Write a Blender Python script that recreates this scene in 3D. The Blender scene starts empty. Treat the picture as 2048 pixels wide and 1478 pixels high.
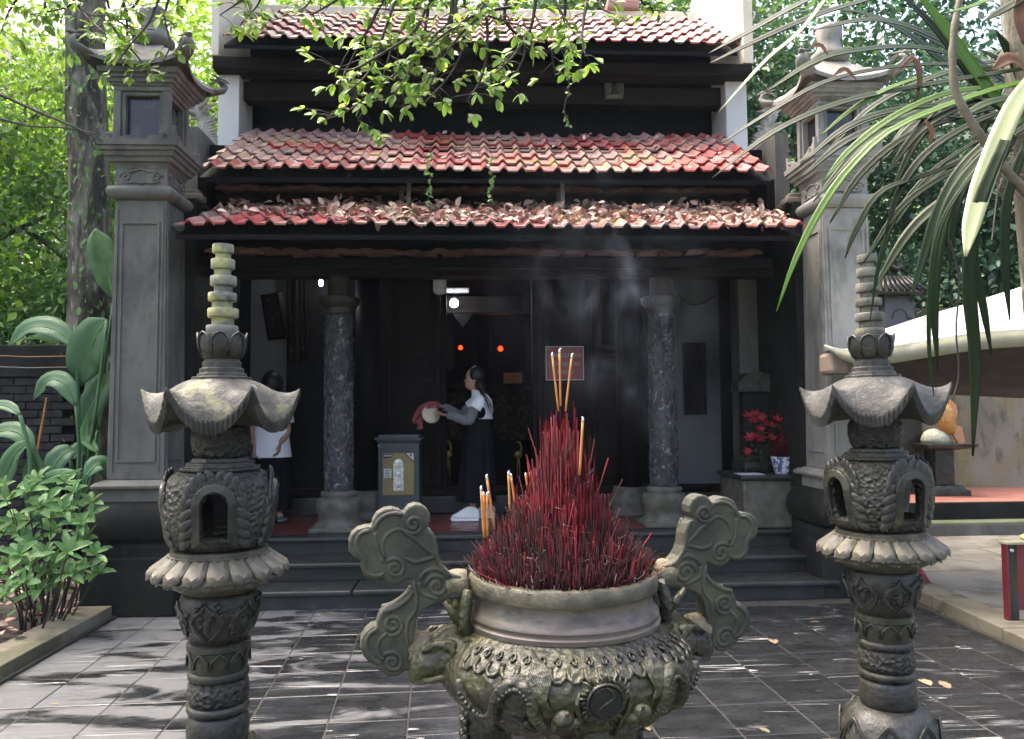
import bpy, bmesh, math, random
import numpy as np
from mathutils import Vector, Matrix, noise
random.seed(7); rng = np.random.default_rng(7)
R_ = math.radians
S = bpy.context.scene
C = S.collection

# ------------------------------------------------------------------ camera, sky, sun, exposure
CAM = Vector((0, 0, 1.55)); FPX = 1580.0; YAW, PITCH, ROLL = R_(3.0), R_(3.1), R_(0.5)
FW = Vector((math.sin(YAW)*math.cos(PITCH), math.cos(YAW)*math.cos(PITCH), math.sin(PITCH)))
r0 = Vector((math.cos(YAW), -math.sin(YAW), 0)); u0 = r0.cross(FW)
RT = r0*math.cos(ROLL) - u0*math.sin(ROLL); UP = u0*math.cos(ROLL) + r0*math.sin(ROLL)
cd = bpy.data.cameras.new('camera'); cam = bpy.data.objects.new('camera', cd); C.objects.link(cam)
cd.sensor_fit = 'HORIZONTAL'; cd.sensor_width = 36; cd.lens = 36*FPX/2048; cd.clip_start = 0.05; cd.clip_end = 3000
mw = Matrix((RT, UP, -FW)).transposed().to_4x4(); mw.translation = CAM; cam.matrix_world = mw
S.camera = cam
SUN_EL, SUN_AZ = R_(66), R_(-52)          # azimuth from +Y towards +X: high sun, left and beyond the roofs
w = bpy.data.worlds.new('World'); S.world = w; w.use_nodes = True
nt = w.node_tree; bg = nt.nodes['Background']; sky = nt.nodes.new('ShaderNodeTexSky')
sky.sky_type = 'NISHITA'; sky.sun_disc = False; sky.sun_elevation = SUN_EL; sky.sun_rotation = SUN_AZ
sky.air_density = 1.0; sky.dust_density = 9.0; sky.ozone_density = 0.4
nt.links.new(sky.outputs[0], bg.inputs[0]); bg.inputs[1].default_value = 0.15
sd = bpy.data.lights.new('sun', 'SUN'); sd.energy = 0.8; sd.angle = R_(45); sd.color = (1.0, 0.97, 0.92)
sun = bpy.data.objects.new('sun', sd); C.objects.link(sun)
sdir = Vector((math.sin(SUN_AZ)*math.cos(SUN_EL), math.cos(SUN_AZ)*math.cos(SUN_EL), math.sin(SUN_EL)))
sun.rotation_euler = sdir.to_track_quat('Z', 'Y').to_euler()
S.view_settings.view_transform = 'Standard'; S.view_settings.look = 'None'
S.view_settings.exposure = 2.25; S.view_settings.gamma = 1.0
S.render.engine = 'CYCLES'; S.cycles.use_denoising = True; S.cycles.max_bounces = 8
S.cycles.transparent_max_bounces = 8; S.cycles.volume_bounces = 0; S.cycles.sample_clamp_indirect = 8

# ------------------------------------------------------------------ picture to place
def ray(px, py): return FW + RT*((px-1024)/FPX) + UP*((739-py)/FPX)
def atY(px, py, Y): d = ray(px, py); return CAM + d*(Y/d.y)
def atZ(px, py, Z): d = ray(px, py); return CAM + d*((Z-CAM.z)/d.z)
def atD(px, py, D): d = ray(px, py); return CAM + d*D

# ------------------------------------------------------------------ materials
MATS = {}
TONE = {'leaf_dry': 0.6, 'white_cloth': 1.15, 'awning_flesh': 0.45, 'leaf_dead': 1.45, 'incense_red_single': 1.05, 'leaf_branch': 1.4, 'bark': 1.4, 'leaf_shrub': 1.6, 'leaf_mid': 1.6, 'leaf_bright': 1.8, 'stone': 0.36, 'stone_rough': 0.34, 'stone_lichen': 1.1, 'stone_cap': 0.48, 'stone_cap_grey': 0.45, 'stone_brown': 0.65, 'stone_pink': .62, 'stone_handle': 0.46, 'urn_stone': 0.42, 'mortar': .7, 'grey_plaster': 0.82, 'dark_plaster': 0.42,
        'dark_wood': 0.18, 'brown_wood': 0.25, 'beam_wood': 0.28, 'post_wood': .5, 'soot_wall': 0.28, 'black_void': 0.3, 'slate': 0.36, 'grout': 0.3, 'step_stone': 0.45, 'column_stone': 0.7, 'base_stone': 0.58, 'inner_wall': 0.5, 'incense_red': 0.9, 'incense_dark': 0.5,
        'red_floor': 0.75, 'old_tile': .6, 'kerb_stone': 0.52, 'beige_slab': 0.55, 'mossy_edge': .6, 'terracotta_floor': .75, 'yard_wall': 0.65, 'brick_dark': .5, 'soil': .5, 'statue_green': 0.8, 'statue_red': .6, 'statue_grey': .5, 'statue_flesh': .6, 'glass_dark': .8, 'gilt_carving': 0.35, 'leaf_strap': 0.42, 'leaf_dark': 1.5, 'safe_grey': .6, 'safe_gold': .75,
        'tarp_edge': .7, 'awning_brown': .6, 'hair': .5, 'black_cloth': .5, 'twig': .6, 'root_bark': .6, 'sign_red': 1.6, 'flower_red': 0.85, 'leaf_banana': 1.7, 'lamp_white': .8, 'pale_plaster': 0.8, 'white_wall': 0.8, 'cornice_tile': .8}
def mat(name, cols, scale=4.0, detail=6, rough=(0.6, 0.8), bump=(20, 0.2), layers=(), stretch=(1, 1, 1), metal=0.0,
        coord='Object', rnd=0.0, spec=0.5, transl=0.0, island=0.0, voro=None, bumpdist=0.01, emit=None, dist=0.0, hue=0.05):
    """cols: list of colours spread over a noise; layers: (colour, noise scale, low, high, strength[, up]) painted over; rnd: hue/value spread per object"""
    k_ = TONE.get(name, 1.0); cols = [tuple(x*k_ for x in c) for c in cols]; layers = [(tuple(x*k_ for x in l[0]), *l[1:]) for l in layers]
    m = bpy.data.materials.new(name); m.use_nodes = True; MATS[name] = m
    t = m.node_tree; N = t.nodes; L = t.links
    b = N['Principled BSDF']
    tc = N.new('ShaderNodeTexCoord'); mp = N.new('ShaderNodeMapping'); mp.inputs['Scale'].default_value = stretch
    if coord == 'World': gg = N.new('ShaderNodeNewGeometry'); L.new(gg.outputs['Position'], mp.inputs['Vector'])
    else: L.new(tc.outputs[coord], mp.inputs['Vector'])
    vec = mp.outputs['Vector']
    oi = N.new('ShaderNodeObjectInfo')
    if rnd and coord != 'World':
        ad = N.new('ShaderNodeVectorMath'); ad.operation = 'ADD'
        cm = N.new('ShaderNodeVectorMath'); cm.operation = 'SCALE'; cm.inputs[0].default_value = (37, 53, 71)
        L.new(oi.outputs['Random'], cm.inputs['Scale']); L.new(vec, ad.inputs[0]); L.new(cm.outputs[0], ad.inputs[1]); vec = ad.outputs[0]
    def nz(s, d=6, di=0.0, rr=0.55):
        n = N.new('ShaderNodeTexNoise'); n.inputs['Scale'].default_value = s; n.inputs['Detail'].default_value = d
        n.inputs['Distortion'].default_value = di; n.inputs['Roughness'].default_value = rr; L.new(vec, n.inputs['Vector']); return n.outputs['Fac']
    def ramp(src, stops):
        r = N.new('ShaderNodeValToRGB'); e = r.color_ramp.elements
        while len(e) < len(stops): e.new(0.5)
        for i, (p, c) in enumerate(stops): e[i].position = p; e[i].color = (*c, 1)
        L.new(src, r.inputs[0]); return r.outputs[0]
    def mixc(f, a, bb):
        x = N.new('ShaderNodeMix'); x.data_type = 'RGBA'
        (L.new(f, x.inputs['Factor']) if hasattr(f, 'is_linked') else setattr(x.inputs['Factor'], 'default_value', f))
        L.new(a, x.inputs[6])
        if hasattr(bb, 'is_linked'): L.new(bb, x.inputs[7])
        else: x.inputs[7].default_value = (*bb, 1)
        return x.outputs[2]
    base = nz(scale, detail, dist)
    n = len(cols)
    col = ramp(base, [(0.3 + 0.4*i/max(1, n-1), c) for i, c in enumerate(cols)]) if n > 1 else ramp(base, [(0.3, tuple(x*0.85 for x in cols[0])), (0.7, cols[0])])
    src = None
    if rnd: src = oi.outputs['Random']; amt = rnd
    if island:
        g = N.new('ShaderNodeNewGeometry'); src = g.outputs['Random Per Island']; amt = island
    if src is not None:
        hs = N.new('ShaderNodeHueSaturation'); mr = N.new('ShaderNodeMapRange'); mr.inputs[3].default_value = 1-amt; mr.inputs[4].default_value = 1+amt
        L.new(src, mr.inputs[0]); L.new(mr.outputs[0], hs.inputs['Value'])
        mh = N.new('ShaderNodeMapRange'); mh.inputs[3].default_value = 0.5-amt*hue; mh.inputs[4].default_value = 0.5+amt*hue
        wn = N.new('ShaderNodeTexWhiteNoise'); wn.noise_dimensions = '1D'; L.new(src, wn.inputs['W'])
        L.new(wn.outputs['Value'], mh.inputs[0]); L.new(mh.outputs[0], hs.inputs['Hue'])
        L.new(col, hs.inputs['Color']); col = hs.outputs[0]
    for ly in layers:
        c, s, lo, hi, st = ly[:5]
        f = nz(s, 8, 0.3, 0.6)
        mr = N.new('ShaderNodeMapRange'); mr.interpolation_type = 'SMOOTHSTEP'
        mr.inputs[1].default_value = lo; mr.inputs[2].default_value = hi; mr.inputs[3].default_value = 0; mr.inputs[4].default_value = st
        L.new(f, mr.inputs[0]); f = mr.outputs[0]
        if len(ly) > 5:
            g = N.new('ShaderNodeNewGeometry'); sp = N.new('ShaderNodeSeparateXYZ'); L.new(g.outputs['Normal'], sp.inputs[0])
            m2 = N.new('ShaderNodeMapRange'); m2.inputs[1].default_value = ly[5]; m2.inputs[2].default_value = ly[5]+0.5; L.new(sp.outputs[2], m2.inputs[0])
            mm = N.new('ShaderNodeMath'); mm.operation = 'MULTIPLY'; L.new(f, mm.inputs[0]); L.new(m2.outputs[0], mm.inputs[1]); f = mm.outputs[0]
        col = mixc(f, col, c)
    L.new(col, b.inputs['Base Color'])
    rr = N.new('ShaderNodeMapRange'); rr.inputs[1].default_value = 0.35; rr.inputs[2].default_value = 0.65
    rr.inputs[3].default_value, rr.inputs[4].default_value = rough
    L.new(nz(scale*1.7, 5), rr.inputs[0]); L.new(rr.outputs[0], b.inputs['Roughness'])
    b.inputs['Metallic'].default_value = metal; b.inputs['Specular IOR Level'].default_value = spec
    if bump:
        bs, bst = bump; h = nz(bs, 8, 0.2, 0.65)
        if voro:
            v = N.new('ShaderNodeTexVoronoi'); v.inputs['Scale'].default_value = voro; L.new(vec, v.inputs['Vector'])
            mm = N.new('ShaderNodeMath'); mm.operation = 'MULTIPLY_ADD'; mm.inputs[1].default_value = 1.0; L.new(v.outputs['Distance'], mm.inputs[0]); L.new(h, mm.inputs[2]); h = mm.outputs[0]
        bp = N.new('ShaderNodeBump'); bp.inputs['Strength'].default_value = bst; bp.inputs['Distance'].default_value = bumpdist
        L.new(h, bp.inputs['Height']); L.new(bp.outputs[0], b.inputs['Normal'])
    if transl:
        tr = N.new('ShaderNodeBsdfTranslucent'); mx = N.new('ShaderNodeMixShader'); mx.inputs[0].default_value = transl
        br = N.new('ShaderNodeHueSaturation'); br.inputs['Value'].default_value = 1.5; br.inputs['Hue'].default_value = 0.485; L.new(col, br.inputs['Color'])
        L.new(br.outputs[0], tr.inputs[0]); L.new(b.outputs[0], mx.inputs[1]); L.new(tr.outputs[0], mx.inputs[2]); L.new(mx.outputs[0], N['Material Output'].inputs[0])
    if emit:
        b.inputs['Emission Color'].default_value = (*emit[0], 1); b.inputs['Emission Strength'].default_value = emit[1]
    return m

LICHEN = (0.34, 0.33, 0.12)
mat('stone_spire', [(0.07, 0.07, 0.062), (0.13, 0.125, 0.10), (0.20, 0.19, 0.15)], 14, rough=(0.6, 0.85), bump=(45, 0.7), bumpdist=0.008, layers=[((0.26, 0.24, 0.12), 6, 0.52, 0.62, 0.6), ((0.03, 0.03, 0.028), 16, 0.52, 0.66, 0.7)])
mat('stone', [(0.031, 0.032, 0.028), (0.073, 0.073, 0.061), (0.135, 0.131, 0.108)], 11, rough=(0.2, 0.5), bump=(45, 0.7), bumpdist=0.008,
    layers=[((0.085, 0.09, 0.035), 3.5, 0.46, 0.62, 0.7), ((0.24, 0.24, 0.22), 14, 0.58, 0.68, 0.55)])
mat('stone_rough', [(0.031, 0.031, 0.027), (0.083, 0.081, 0.068), (0.146, 0.141, 0.117)], 40, rough=(0.25, 0.55), bump=(60, 1.0), bumpdist=0.012, voro=55,
    layers=[((0.075, 0.085, 0.03), 3.0, 0.48, 0.62, 0.7)])
mat('stone_lichen', [(0.10, 0.105, 0.09), (0.17, 0.17, 0.14), (0.22, 0.22, 0.18)], 14, rough=(0.6, 0.85), bump=(60, 0.6), bumpdist=0.006,
    layers=[(LICHEN, 7, 0.46, 0.58, 0.85), ((0.05, 0.05, 0.045), 16, 0.55, 0.68, 0.7)])
mat('stone_cap', [(0.036, 0.036, 0.032), (0.078, 0.076, 0.063), (0.146, 0.141, 0.113)], 12, rough=(0.45, 0.75), bump=(40, 0.8), bumpdist=0.008,
    layers=[((0.27, 0.27, 0.12), 6.5, 0.50, 0.58, 0.85, 0.0), ((0.42, 0.43, 0.38), 20, 0.60, 0.66, 0.75, 0.2)])
mat('stone_cap_grey', [(0.042, 0.042, 0.038), (0.083, 0.083, 0.072), (0.135, 0.131, 0.113)], 12, rough=(0.45, 0.75), bump=(40, 0.8), bumpdist=0.008,
    layers=[((0.20, 0.20, 0.14), 5, 0.62, 0.68, 0.6, 0.1), ((0.3, 0.3, 0.28), 26, 0.64, 0.7, 0.6, 0.2)])
mat('stone_brown', [(0.04, 0.04, 0.032), (0.12, 0.11, 0.08), (0.24, 0.21, 0.14)], 10, rough=(0.35, 0.6), bump=(45, 0.8), bumpdist=0.007,
    layers=[((0.09, 0.10, 0.035), 4, 0.5, 0.62, 0.6)])
mat('stone_pink', [(0.16, 0.13, 0.11), (0.23, 0.185, 0.16), (0.29, 0.24, 0.21)], 7, rough=(0.4, 0.6), bump=(80, 0.25), bumpdist=0.003, stretch=(1, 1, 3),
    layers=[((0.07, 0.065, 0.05), 7, 0.50, 0.66, 0.75), ((0.10, 0.095, 0.06), 2.5, 0.50, 0.62, 0.7), ((0.30, 0.27, 0.23), 16, 0.58, 0.68, 0.5)])
mat('stone_handle', [(0.042, 0.045, 0.034), (0.088, 0.091, 0.063), (0.156, 0.151, 0.104)], 8, rough=(0.5, 0.75), bump=(45, 0.7), bumpdist=0.006,
    layers=[((0.20, 0.20, 0.10), 5, 0.52, 0.66, 0.6), ((0.30, 0.29, 0.22), 12, 0.60, 0.72, 0.5)])
mat('urn_stone', [(0.017, 0.018, 0.014), (0.052, 0.051, 0.041), (0.125, 0.116, 0.086)], 14, rough=(0.15, 0.42), bump=(40, 0.7), bumpdist=0.008, voro=50,
    layers=[((0.14, 0.14, 0.055), 4, 0.44, 0.60, 0.75), ((0.26, 0.25, 0.20), 18, 0.60, 0.70, 0.5)])
mat('mortar', [(0.16, 0.13, 0.07), (0.26, 0.22, 0.14), (0.33, 0.29, 0.2)], 25, bump=(60, 1.0), bumpdist=0.012)
mat('grey_plaster', [(0.099, 0.098, 0.086), (0.156, 0.151, 0.131), (0.198, 0.192, 0.167)], 2.2, rough=(0.7, 0.9), bump=(28, 0.5), bumpdist=0.010,
    layers=[((0.05, 0.052, 0.048), 2.2, 0.46, 0.64, 0.8), ((0.25, 0.245, 0.22), 3.4, 0.56, 0.70, 0.6), ((0.06, 0.06, 0.055), 22, 0.52, 0.72, 0.45), ((0.20, 0.19, 0.12), 1.3, 0.60, 0.72, 0.5)], stretch=(1, 1, 0.4))
mat('dark_plaster', [(0.02, 0.021, 0.02), (0.045, 0.046, 0.043), (0.07, 0.072, 0.066)], 2.5, spec=.12, rough=(0.6, 0.85), bump=(35, 0.4), bumpdist=0.008,
    layers=[((0.03, 0.045, 0.025), 2, 0.5, 0.65, 0.7), ((0.10, 0.10, 0.09), 8, 0.62, 0.74, 0.5)])
mat('pale_plaster', [(0.19, 0.19, 0.17), (0.30, 0.29, 0.26), (0.38, 0.37, 0.33)], 2.0, rough=(0.7, 0.9), bump=(35, 0.25), bumpdist=0.006,
    layers=[((0.32, 0.24, 0.10), 2.5, 0.54, 0.68, 0.7), ((0.08, 0.08, 0.07), 2.0, 0.50, 0.66, 0.8), ((0.10, 0.10, 0.09), 20, 0.54, 0.72, 0.4)], stretch=(1, 1, 0.4))
mat('white_wall', [(0.62, 0.62, 0.61), (0.76, 0.76, 0.75)], 2.0, rough=(0.8, 0.9), bump=(30, 0.12),
    layers=[((0.35, 0.35, 0.34), 1.5, 0.55, 0.75, 0.6), ((0.20, 0.17, 0.13), 4, 0.68, 0.78, 0.5)], stretch=(1, 1, 0.5))
mat('cream_wall', [(0.62, 0.56, 0.44), (0.78, 0.73, 0.62)], 2.0, rough=(0.8, 0.9), bump=(30, 0.12), layers=[((0.35, 0.3, 0.2), 2.5, 0.58, 0.75, 0.6)])
mat('yard_wall', [(0.24, 0.22, 0.16), (0.36, 0.34, 0.26), (0.42, 0.40, 0.33)], 0.9, rough=(0.8, 0.9), bump=(30, 0.2),
    layers=[((0.34, 0.27, 0.10), 1.1, 0.46, 0.62, 0.75), ((0.08, 0.08, 0.06), 0.8, 0.48, 0.62, 0.75), ((0.06, 0.06, 0.05), 5, 0.54, 0.68, 0.5)], stretch=(1, 1, 0.6), coord='World')
mat('inner_wall', [(0.22, 0.225, 0.24), (0.34, 0.35, 0.37)], 1.5, spec=.12, rough=(0.7, 0.9), bump=(30, 0.15), layers=[((0.06, 0.06, 0.065), 1.3, 0.48, 0.7, 0.85)], stretch=(1, 1, 0.5))
mat('dark_wood', [(0.012, 0.009, 0.008), (0.024, 0.018, 0.016), (0.034, 0.025, 0.021)], 3, spec=.12, rough=(0.45, 0.7), bump=(40, 0.3), stretch=(6, 6, 0.6), bumpdist=0.004)
mat('brown_wood', [(0.022, 0.013, 0.011), (0.035, 0.021, 0.018)], 3, spec=.12, rough=(0.4, 0.6), bump=(40, 0.3), stretch=(6, 6, 0.6), bumpdist=0.004)
mat('beam_wood', [(0.03, 0.023, 0.018), (0.055, 0.042, 0.034), (0.07, 0.058, 0.05)], 3, spec=.12, rough=(0.5, 0.8), bump=(40, 0.3), stretch=(0.5, 5, 5), bumpdist=0.004)
mat('post_wood', [(0.06, 0.05, 0.04), (0.12, 0.10, 0.08)], 6, rough=(0.6, 0.85), bump=(30, 0.5), stretch=(3, 3, 0.5))
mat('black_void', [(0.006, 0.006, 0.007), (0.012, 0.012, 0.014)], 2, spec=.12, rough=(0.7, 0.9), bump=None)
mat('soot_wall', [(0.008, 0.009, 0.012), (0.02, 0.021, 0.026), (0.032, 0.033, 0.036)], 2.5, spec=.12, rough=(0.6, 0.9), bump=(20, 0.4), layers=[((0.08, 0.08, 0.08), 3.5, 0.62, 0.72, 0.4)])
mat('roof_tile', [(0.22, 0.028, 0.030), (0.30, 0.055, 0.052), (0.33, 0.11, 0.095)], 1.6, rough=(0.30, 0.5), bump=(22, 0.3), rnd=0.14, hue=.03, coord='World', bumpdist=0.006, stretch=(1, 2.2, 2.2),
    layers=[((0.37, 0.27, 0.235), 1.1, 0.44, 0.56, 0.85), ((0.16, 0.135, 0.125), 1.9, 0.52, 0.64, 0.8), ((0.36, 0.29, 0.12), 0.9, 0.55, 0.66, 0.75), ((0.07, 0.055, 0.05), 9, 0.56, 0.70, 0.6)])
mat('old_tile', [(0.10, 0.045, 0.03), (0.20, 0.09, 0.06), (0.26, 0.14, 0.10)], 8, rough=(0.7, 0.9), bump=(40, 0.4), rnd=0.3)
mat('slate', [(0.026, 0.029, 0.032), (0.040, 0.043, 0.047), (0.058, 0.061, 0.066)], 3.0, rough=(0.14, 0.40), bump=(14, 0.18), rnd=0.22, stretch=(1, 2.6, 1), bumpdist=0.006)
mat('grout', [(0.05, 0.048, 0.042), (0.12, 0.11, 0.09), (0.17, 0.16, 0.13)], 2.5, bump=(60, 0.6))
mat('step_stone', [(0.03, 0.032, 0.031), (0.055, 0.057, 0.054), (0.08, 0.08, 0.075)], 3, rough=(0.3, 0.55), bump=(40, 0.35), bumpdist=0.006,
    layers=[((0.025, 0.05, 0.03), 2, 0.5, 0.64, 0.7), ((0.17, 0.17, 0.16), 7, 0.6, 0.7, 0.5)])
mat('red_floor', [(0.16, 0.03, 0.025), (0.22, 0.05, 0.04)], 5, rough=(0.25, 0.45), bump=(20, 0.1))
mat('terracotta_floor', [(0.42, 0.16, 0.11), (0.52, 0.22, 0.16)], 3, rough=(0.5, 0.7), bump=(30, 0.1), layers=[((0.25, 0.13, 0.10), 2, 0.55, 0.7, 0.5)])
mat('beige_slab', [(0.26, 0.235, 0.19), (0.36, 0.33, 0.27), (0.43, 0.40, 0.33)], 2.2, rough=(0.5, 0.8), bump=(40, 0.3), rnd=0.12,
    layers=[((0.13, 0.12, 0.10), 2.5, 0.52, 0.64, 0.6), ((0.40, 0.25, 0.16), 1.2, 0.55, 0.7, 0.4)])
mat('kerb_stone', [(0.20, 0.175, 0.12), (0.31, 0.27, 0.19), (0.38, 0.34, 0.25)], 2.5, rough=(0.6, 0.85), bump=(40, 0.35), layers=[((0.07, 0.08, 0.03), 1.6, 0.5, 0.62, 0.75)])
mat('mossy_edge', [(0.10, 0.14, 0.06), (0.17, 0.20, 0.10), (0.2, 0.2, 0.15)], 4, rough=(0.7, 0.9), bump=(40, 0.4))
mat('soil', [(0.03, 0.022, 0.016), (0.06, 0.045, 0.032), (0.10, 0.08, 0.055)], 9, bump=(30, 1.0), bumpdist=0.02)
mat('ground', [(0.05, 0.06, 0.03), (0.08, 0.09, 0.045)], 2, bump=(10, 0.6), bumpdist=0.05)
mat('hill', [(0.012, 0.022, 0.01), (0.03, 0.05, 0.02)], 1.5, bump=(6, 0.8), bumpdist=0.1)
mat('bark', [(0.05, 0.045, 0.035), (0.13, 0.12, 0.09), (0.22, 0.21, 0.17)], 5, rough=(0.8, 0.95), bump=(8, 1.0), bumpdist=0.05, stretch=(3, 3, 0.8),
    layers=[((0.018, 0.017, 0.015), 1.6, 0.46, 0.56, 0.85), ((0.33, 0.33, 0.29), 9, 0.60, 0.66, 0.7), ((0.09, 0.12, 0.05), 3, 0.55, 0.68, 0.6)])
mat('twig', [(0.035, 0.028, 0.02), (0.08, 0.065, 0.05)], 12, bump=(40, 0.5))
mat('root_bark', [(0.18, 0.15, 0.11), (0.30, 0.26, 0.19)], 20, bump=(60, 0.7), bumpdist=0.004)
mat('leaf_bright', [(0.085, 0.16, 0.022), (0.14, 0.23, 0.035)], 1.2, rough=(0.35, 0.5), bump=None, transl=0.5, island=0.4)
mat('leaf_mid', [(0.05, 0.11, 0.03), (0.085, 0.16, 0.04)], 1.0, rough=(0.35, 0.5), bump=None, transl=0.38, island=0.4)
mat('leaf_dark', [(0.022, 0.06, 0.03), (0.045, 0.095, 0.05)], 1.0, rough=(0.35, 0.5), bump=None, transl=0.25, island=0.4)
mat('leaf_branch', [(0.065, 0.13, 0.02), (0.12, 0.20, 0.03)], 6.0, rough=(0.3, 0.45), bump=None, transl=0.45, rnd=0.4)
mat('leaf_shrub', [(0.05, 0.11, 0.04), (0.10, 0.19, 0.06)], 8.0, spec=.35, rough=(0.35, 0.55), bump=None, transl=0.35, rnd=0.3)
mat('leaf_banana', [(0.045, 0.10, 0.05), (0.07, 0.14, 0.065)], 3.0, spec=.35, rough=(0.35, 0.55), bump=(90, 0.25), transl=0.25, rnd=0.2, stretch=(1, 8, 1), bumpdist=0.003)
mat('leaf_strap', [(0.028, 0.065, 0.018), (0.05, 0.10, 0.025)], 5.0, spec=.3, rough=(0.38, 0.55), bump=(60, 0.2), transl=0.30, rnd=0.25, bumpdist=0.002)
mat('leaf_strap_bright', [(0.09, 0.19, 0.02), (0.13, 0.25, 0.03)], 5.0, rough=(0.25, 0.4), bump=(60, 0.2), transl=0.45, bumpdist=0.002)
mat('leaf_strap_pale', [(0.27, 0.32, 0.16), (0.36, 0.40, 0.22)], 9.0, rough=(0.25, 0.4), bump=(60, 0.2), transl=0.3, bumpdist=0.002, layers=[((0.10, 0.16, 0.05), 6, 0.55, 0.7, 0.5)])
mat('leaf_dead', [(0.10, 0.06, 0.045), (0.26, 0.17, 0.13), (0.42, 0.32, 0.26)], 3.0, rough=(0.6, 0.8), bump=(40, 0.3), island=0.55)
mat('leaf_dry', [(0.16, 0.11, 0.06), (0.42, 0.34, 0.2)], 30.0, rough=(0.6, 0.8), bump=(60, 0.3), rnd=0.3)
mat('leaf_brown', [(0.10, 0.04, 0.025), (0.22, 0.11, 0.06)], 20.0, rough=(0.5, 0.7), bump=(60, 0.3), rnd=0.2)
mat('incense_red', [(0.030, 0.005, 0.007), (0.075, 0.006, 0.010), (0.16, 0.008, 0.014)], 7.0, hue=0.012, spec=.12, rough=(0.5, 0.7), bump=None, island=0.75)
mat('incense_red_single', [(0.07, 0.008, 0.013), (0.20, 0.012, 0.02)], 7.0, hue=0.012, spec=.12, rough=(0.5, 0.7), bump=None, rnd=0.7)
mat('incense_dark', [(0.022, 0.009, 0.010), (0.06, 0.014, 0.018)], 9.0, hue=0.012, spec=.12, rough=(0.6, 0.8), bump=None, island=0.6)
mat('incense_orange', [(0.48, 0.20, 0.055), (0.56, 0.26, 0.08)], 30.0, rough=(0.7, 0.85), bump=(200, 0.3), bumpdist=0.001)
mat('ash_tip', [(0.55, 0.54, 0.50), (0.7, 0.69, 0.66)], 60.0, rough=(0.8, 0.95), bump=None)
mat('ash', [(0.12, 0.115, 0.105), (0.28, 0.27, 0.25), (0.4, 0.39, 0.37)], 40.0, rough=(0.8, 0.95), bump=(120, 1.0), bumpdist=0.01)
mat('skin', [(0.36, 0.20, 0.14), (0.44, 0.26, 0.19)], 6, rough=(0.45, 0.6), bump=None)
mat('hair', [(0.006, 0.006, 0.007), (0.013, 0.012, 0.012)], 30, rough=(0.35, 0.5), bump=(120, 0.5), stretch=(6, 6, 0.6), bumpdist=0.003)
mat('white_cloth', [(0.70, 0.69, 0.76), (0.78, 0.77, 0.82)], 6, rough=(0.8, 0.9), bump=(10, 0.25), bumpdist=0.01)
mat('grey_cloth', [(0.13, 0.135, 0.15), (0.18, 0.185, 0.2)], 6, rough=(0.8, 0.9), bump=(16, 0.5), bumpdist=0.012)
mat('black_cloth', [(0.008, 0.009, 0.014), (0.014, 0.015, 0.022)], 6, spec=.12, rough=(0.7, 0.9), bump=(10, 0.4), bumpdist=0.01)
mat('white_shoe', [(0.72, 0.72, 0.72), (0.8, 0.8, 0.8)], 9, rough=(0.5, 0.7), bump=(60, 0.2))
mat('red_cloth', [(0.20, 0.035, 0.045), (0.27, 0.06, 0.07)], 9, rough=(0.8, 0.9), bump=(25, 0.4))
mat('cream_cloth', [(0.55, 0.46, 0.36), (0.62, 0.53, 0.43)], 9, rough=(0.8, 0.9), bump=(60, 0.3))
mat('safe_grey', [(0.085, 0.10, 0.105), (0.115, 0.13, 0.135)], 4, rough=(0.4, 0.6), bump=(60, 0.08), layers=[((0.2, 0.21, 0.22), 6, 0.64, 0.72, 0.5)])
mat('safe_gold', [(0.33, 0.25, 0.10), (0.38, 0.30, 0.13)], 6, rough=(0.4, 0.55), bump=None)
mat('chrome', [(0.55, 0.56, 0.58), (0.68, 0.69, 0.72)], 20, rough=(0.2, 0.35), bump=None, metal=0.8)
mat('sticker_white', [(0.6, 0.6, 0.6), (0.7, 0.7, 0.7)], 20, rough=(0.4, 0.5), bump=None)
mat('black_print', [(0.012, 0.012, 0.014)], 5, rough=(0.4, 0.6), bump=None)
mat('red_print', [(0.4, 0.03, 0.03)], 5, rough=(0.4, 0.6), bump=None)
mat('sign_red', [(0.14, 0.012, 0.022), (0.18, 0.02, 0.03)], 3, rough=(0.25, 0.4), bump=None)
mat('sign_gold', [(0.42, 0.30, 0.12)], 5, rough=(0.4, 0.5), bump=None)
mat('clear_edge', [(0.45, 0.45, 0.48), (0.6, 0.6, 0.62)], 5, rough=(0.2, 0.3), bump=None)
mat('gold', [(0.40, 0.25, 0.06), (0.55, 0.38, 0.12)], 8, rough=(0.3, 0.5), bump=(30, 0.4), metal=0.6)
mat('gilt_carving', [(0.012, 0.01, 0.009), (0.02, 0.015, 0.012), (0.30, 0.22, 0.12)], 22, spec=.12, rough=(0.4, 0.6), bump=(22, 1.0), bumpdist=0.02)
mat('column_stone', [(0.022, 0.023, 0.026), (0.05, 0.052, 0.057), (0.13, 0.135, 0.14)], 9, rough=(0.25, 0.5), bump=(13, 1.0), bumpdist=0.022, dist=1.2,
    layers=[((0.36, 0.36, 0.36), 15, 0.56, 0.62, 0.85)])
mat('column_carving', [(0.015, 0.015, 0.016), (0.05, 0.05, 0.052), (0.16, 0.16, 0.16)], 14, rough=(0.4, 0.6), bump=(40, 0.6), bumpdist=0.006)
mat('base_stone', [(0.104, 0.098, 0.079), (0.177, 0.167, 0.135), (0.239, 0.222, 0.180)], 10, rough=(0.6, 0.85), bump=(30, 0.6), bumpdist=0.008, layers=[((0.07, 0.085, 0.03), 4, 0.55, 0.66, 0.7)])
mat('lamp_white', [(0.55, 0.56, 0.57), (0.62, 0.63, 0.64)], 4, rough=(0.3, 0.4), bump=None)
mat('bulb_lit', [(0.9, 0.9, 0.95)], 4, bump=None, emit=((0.85, 0.87, 1.0), 14))
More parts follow.
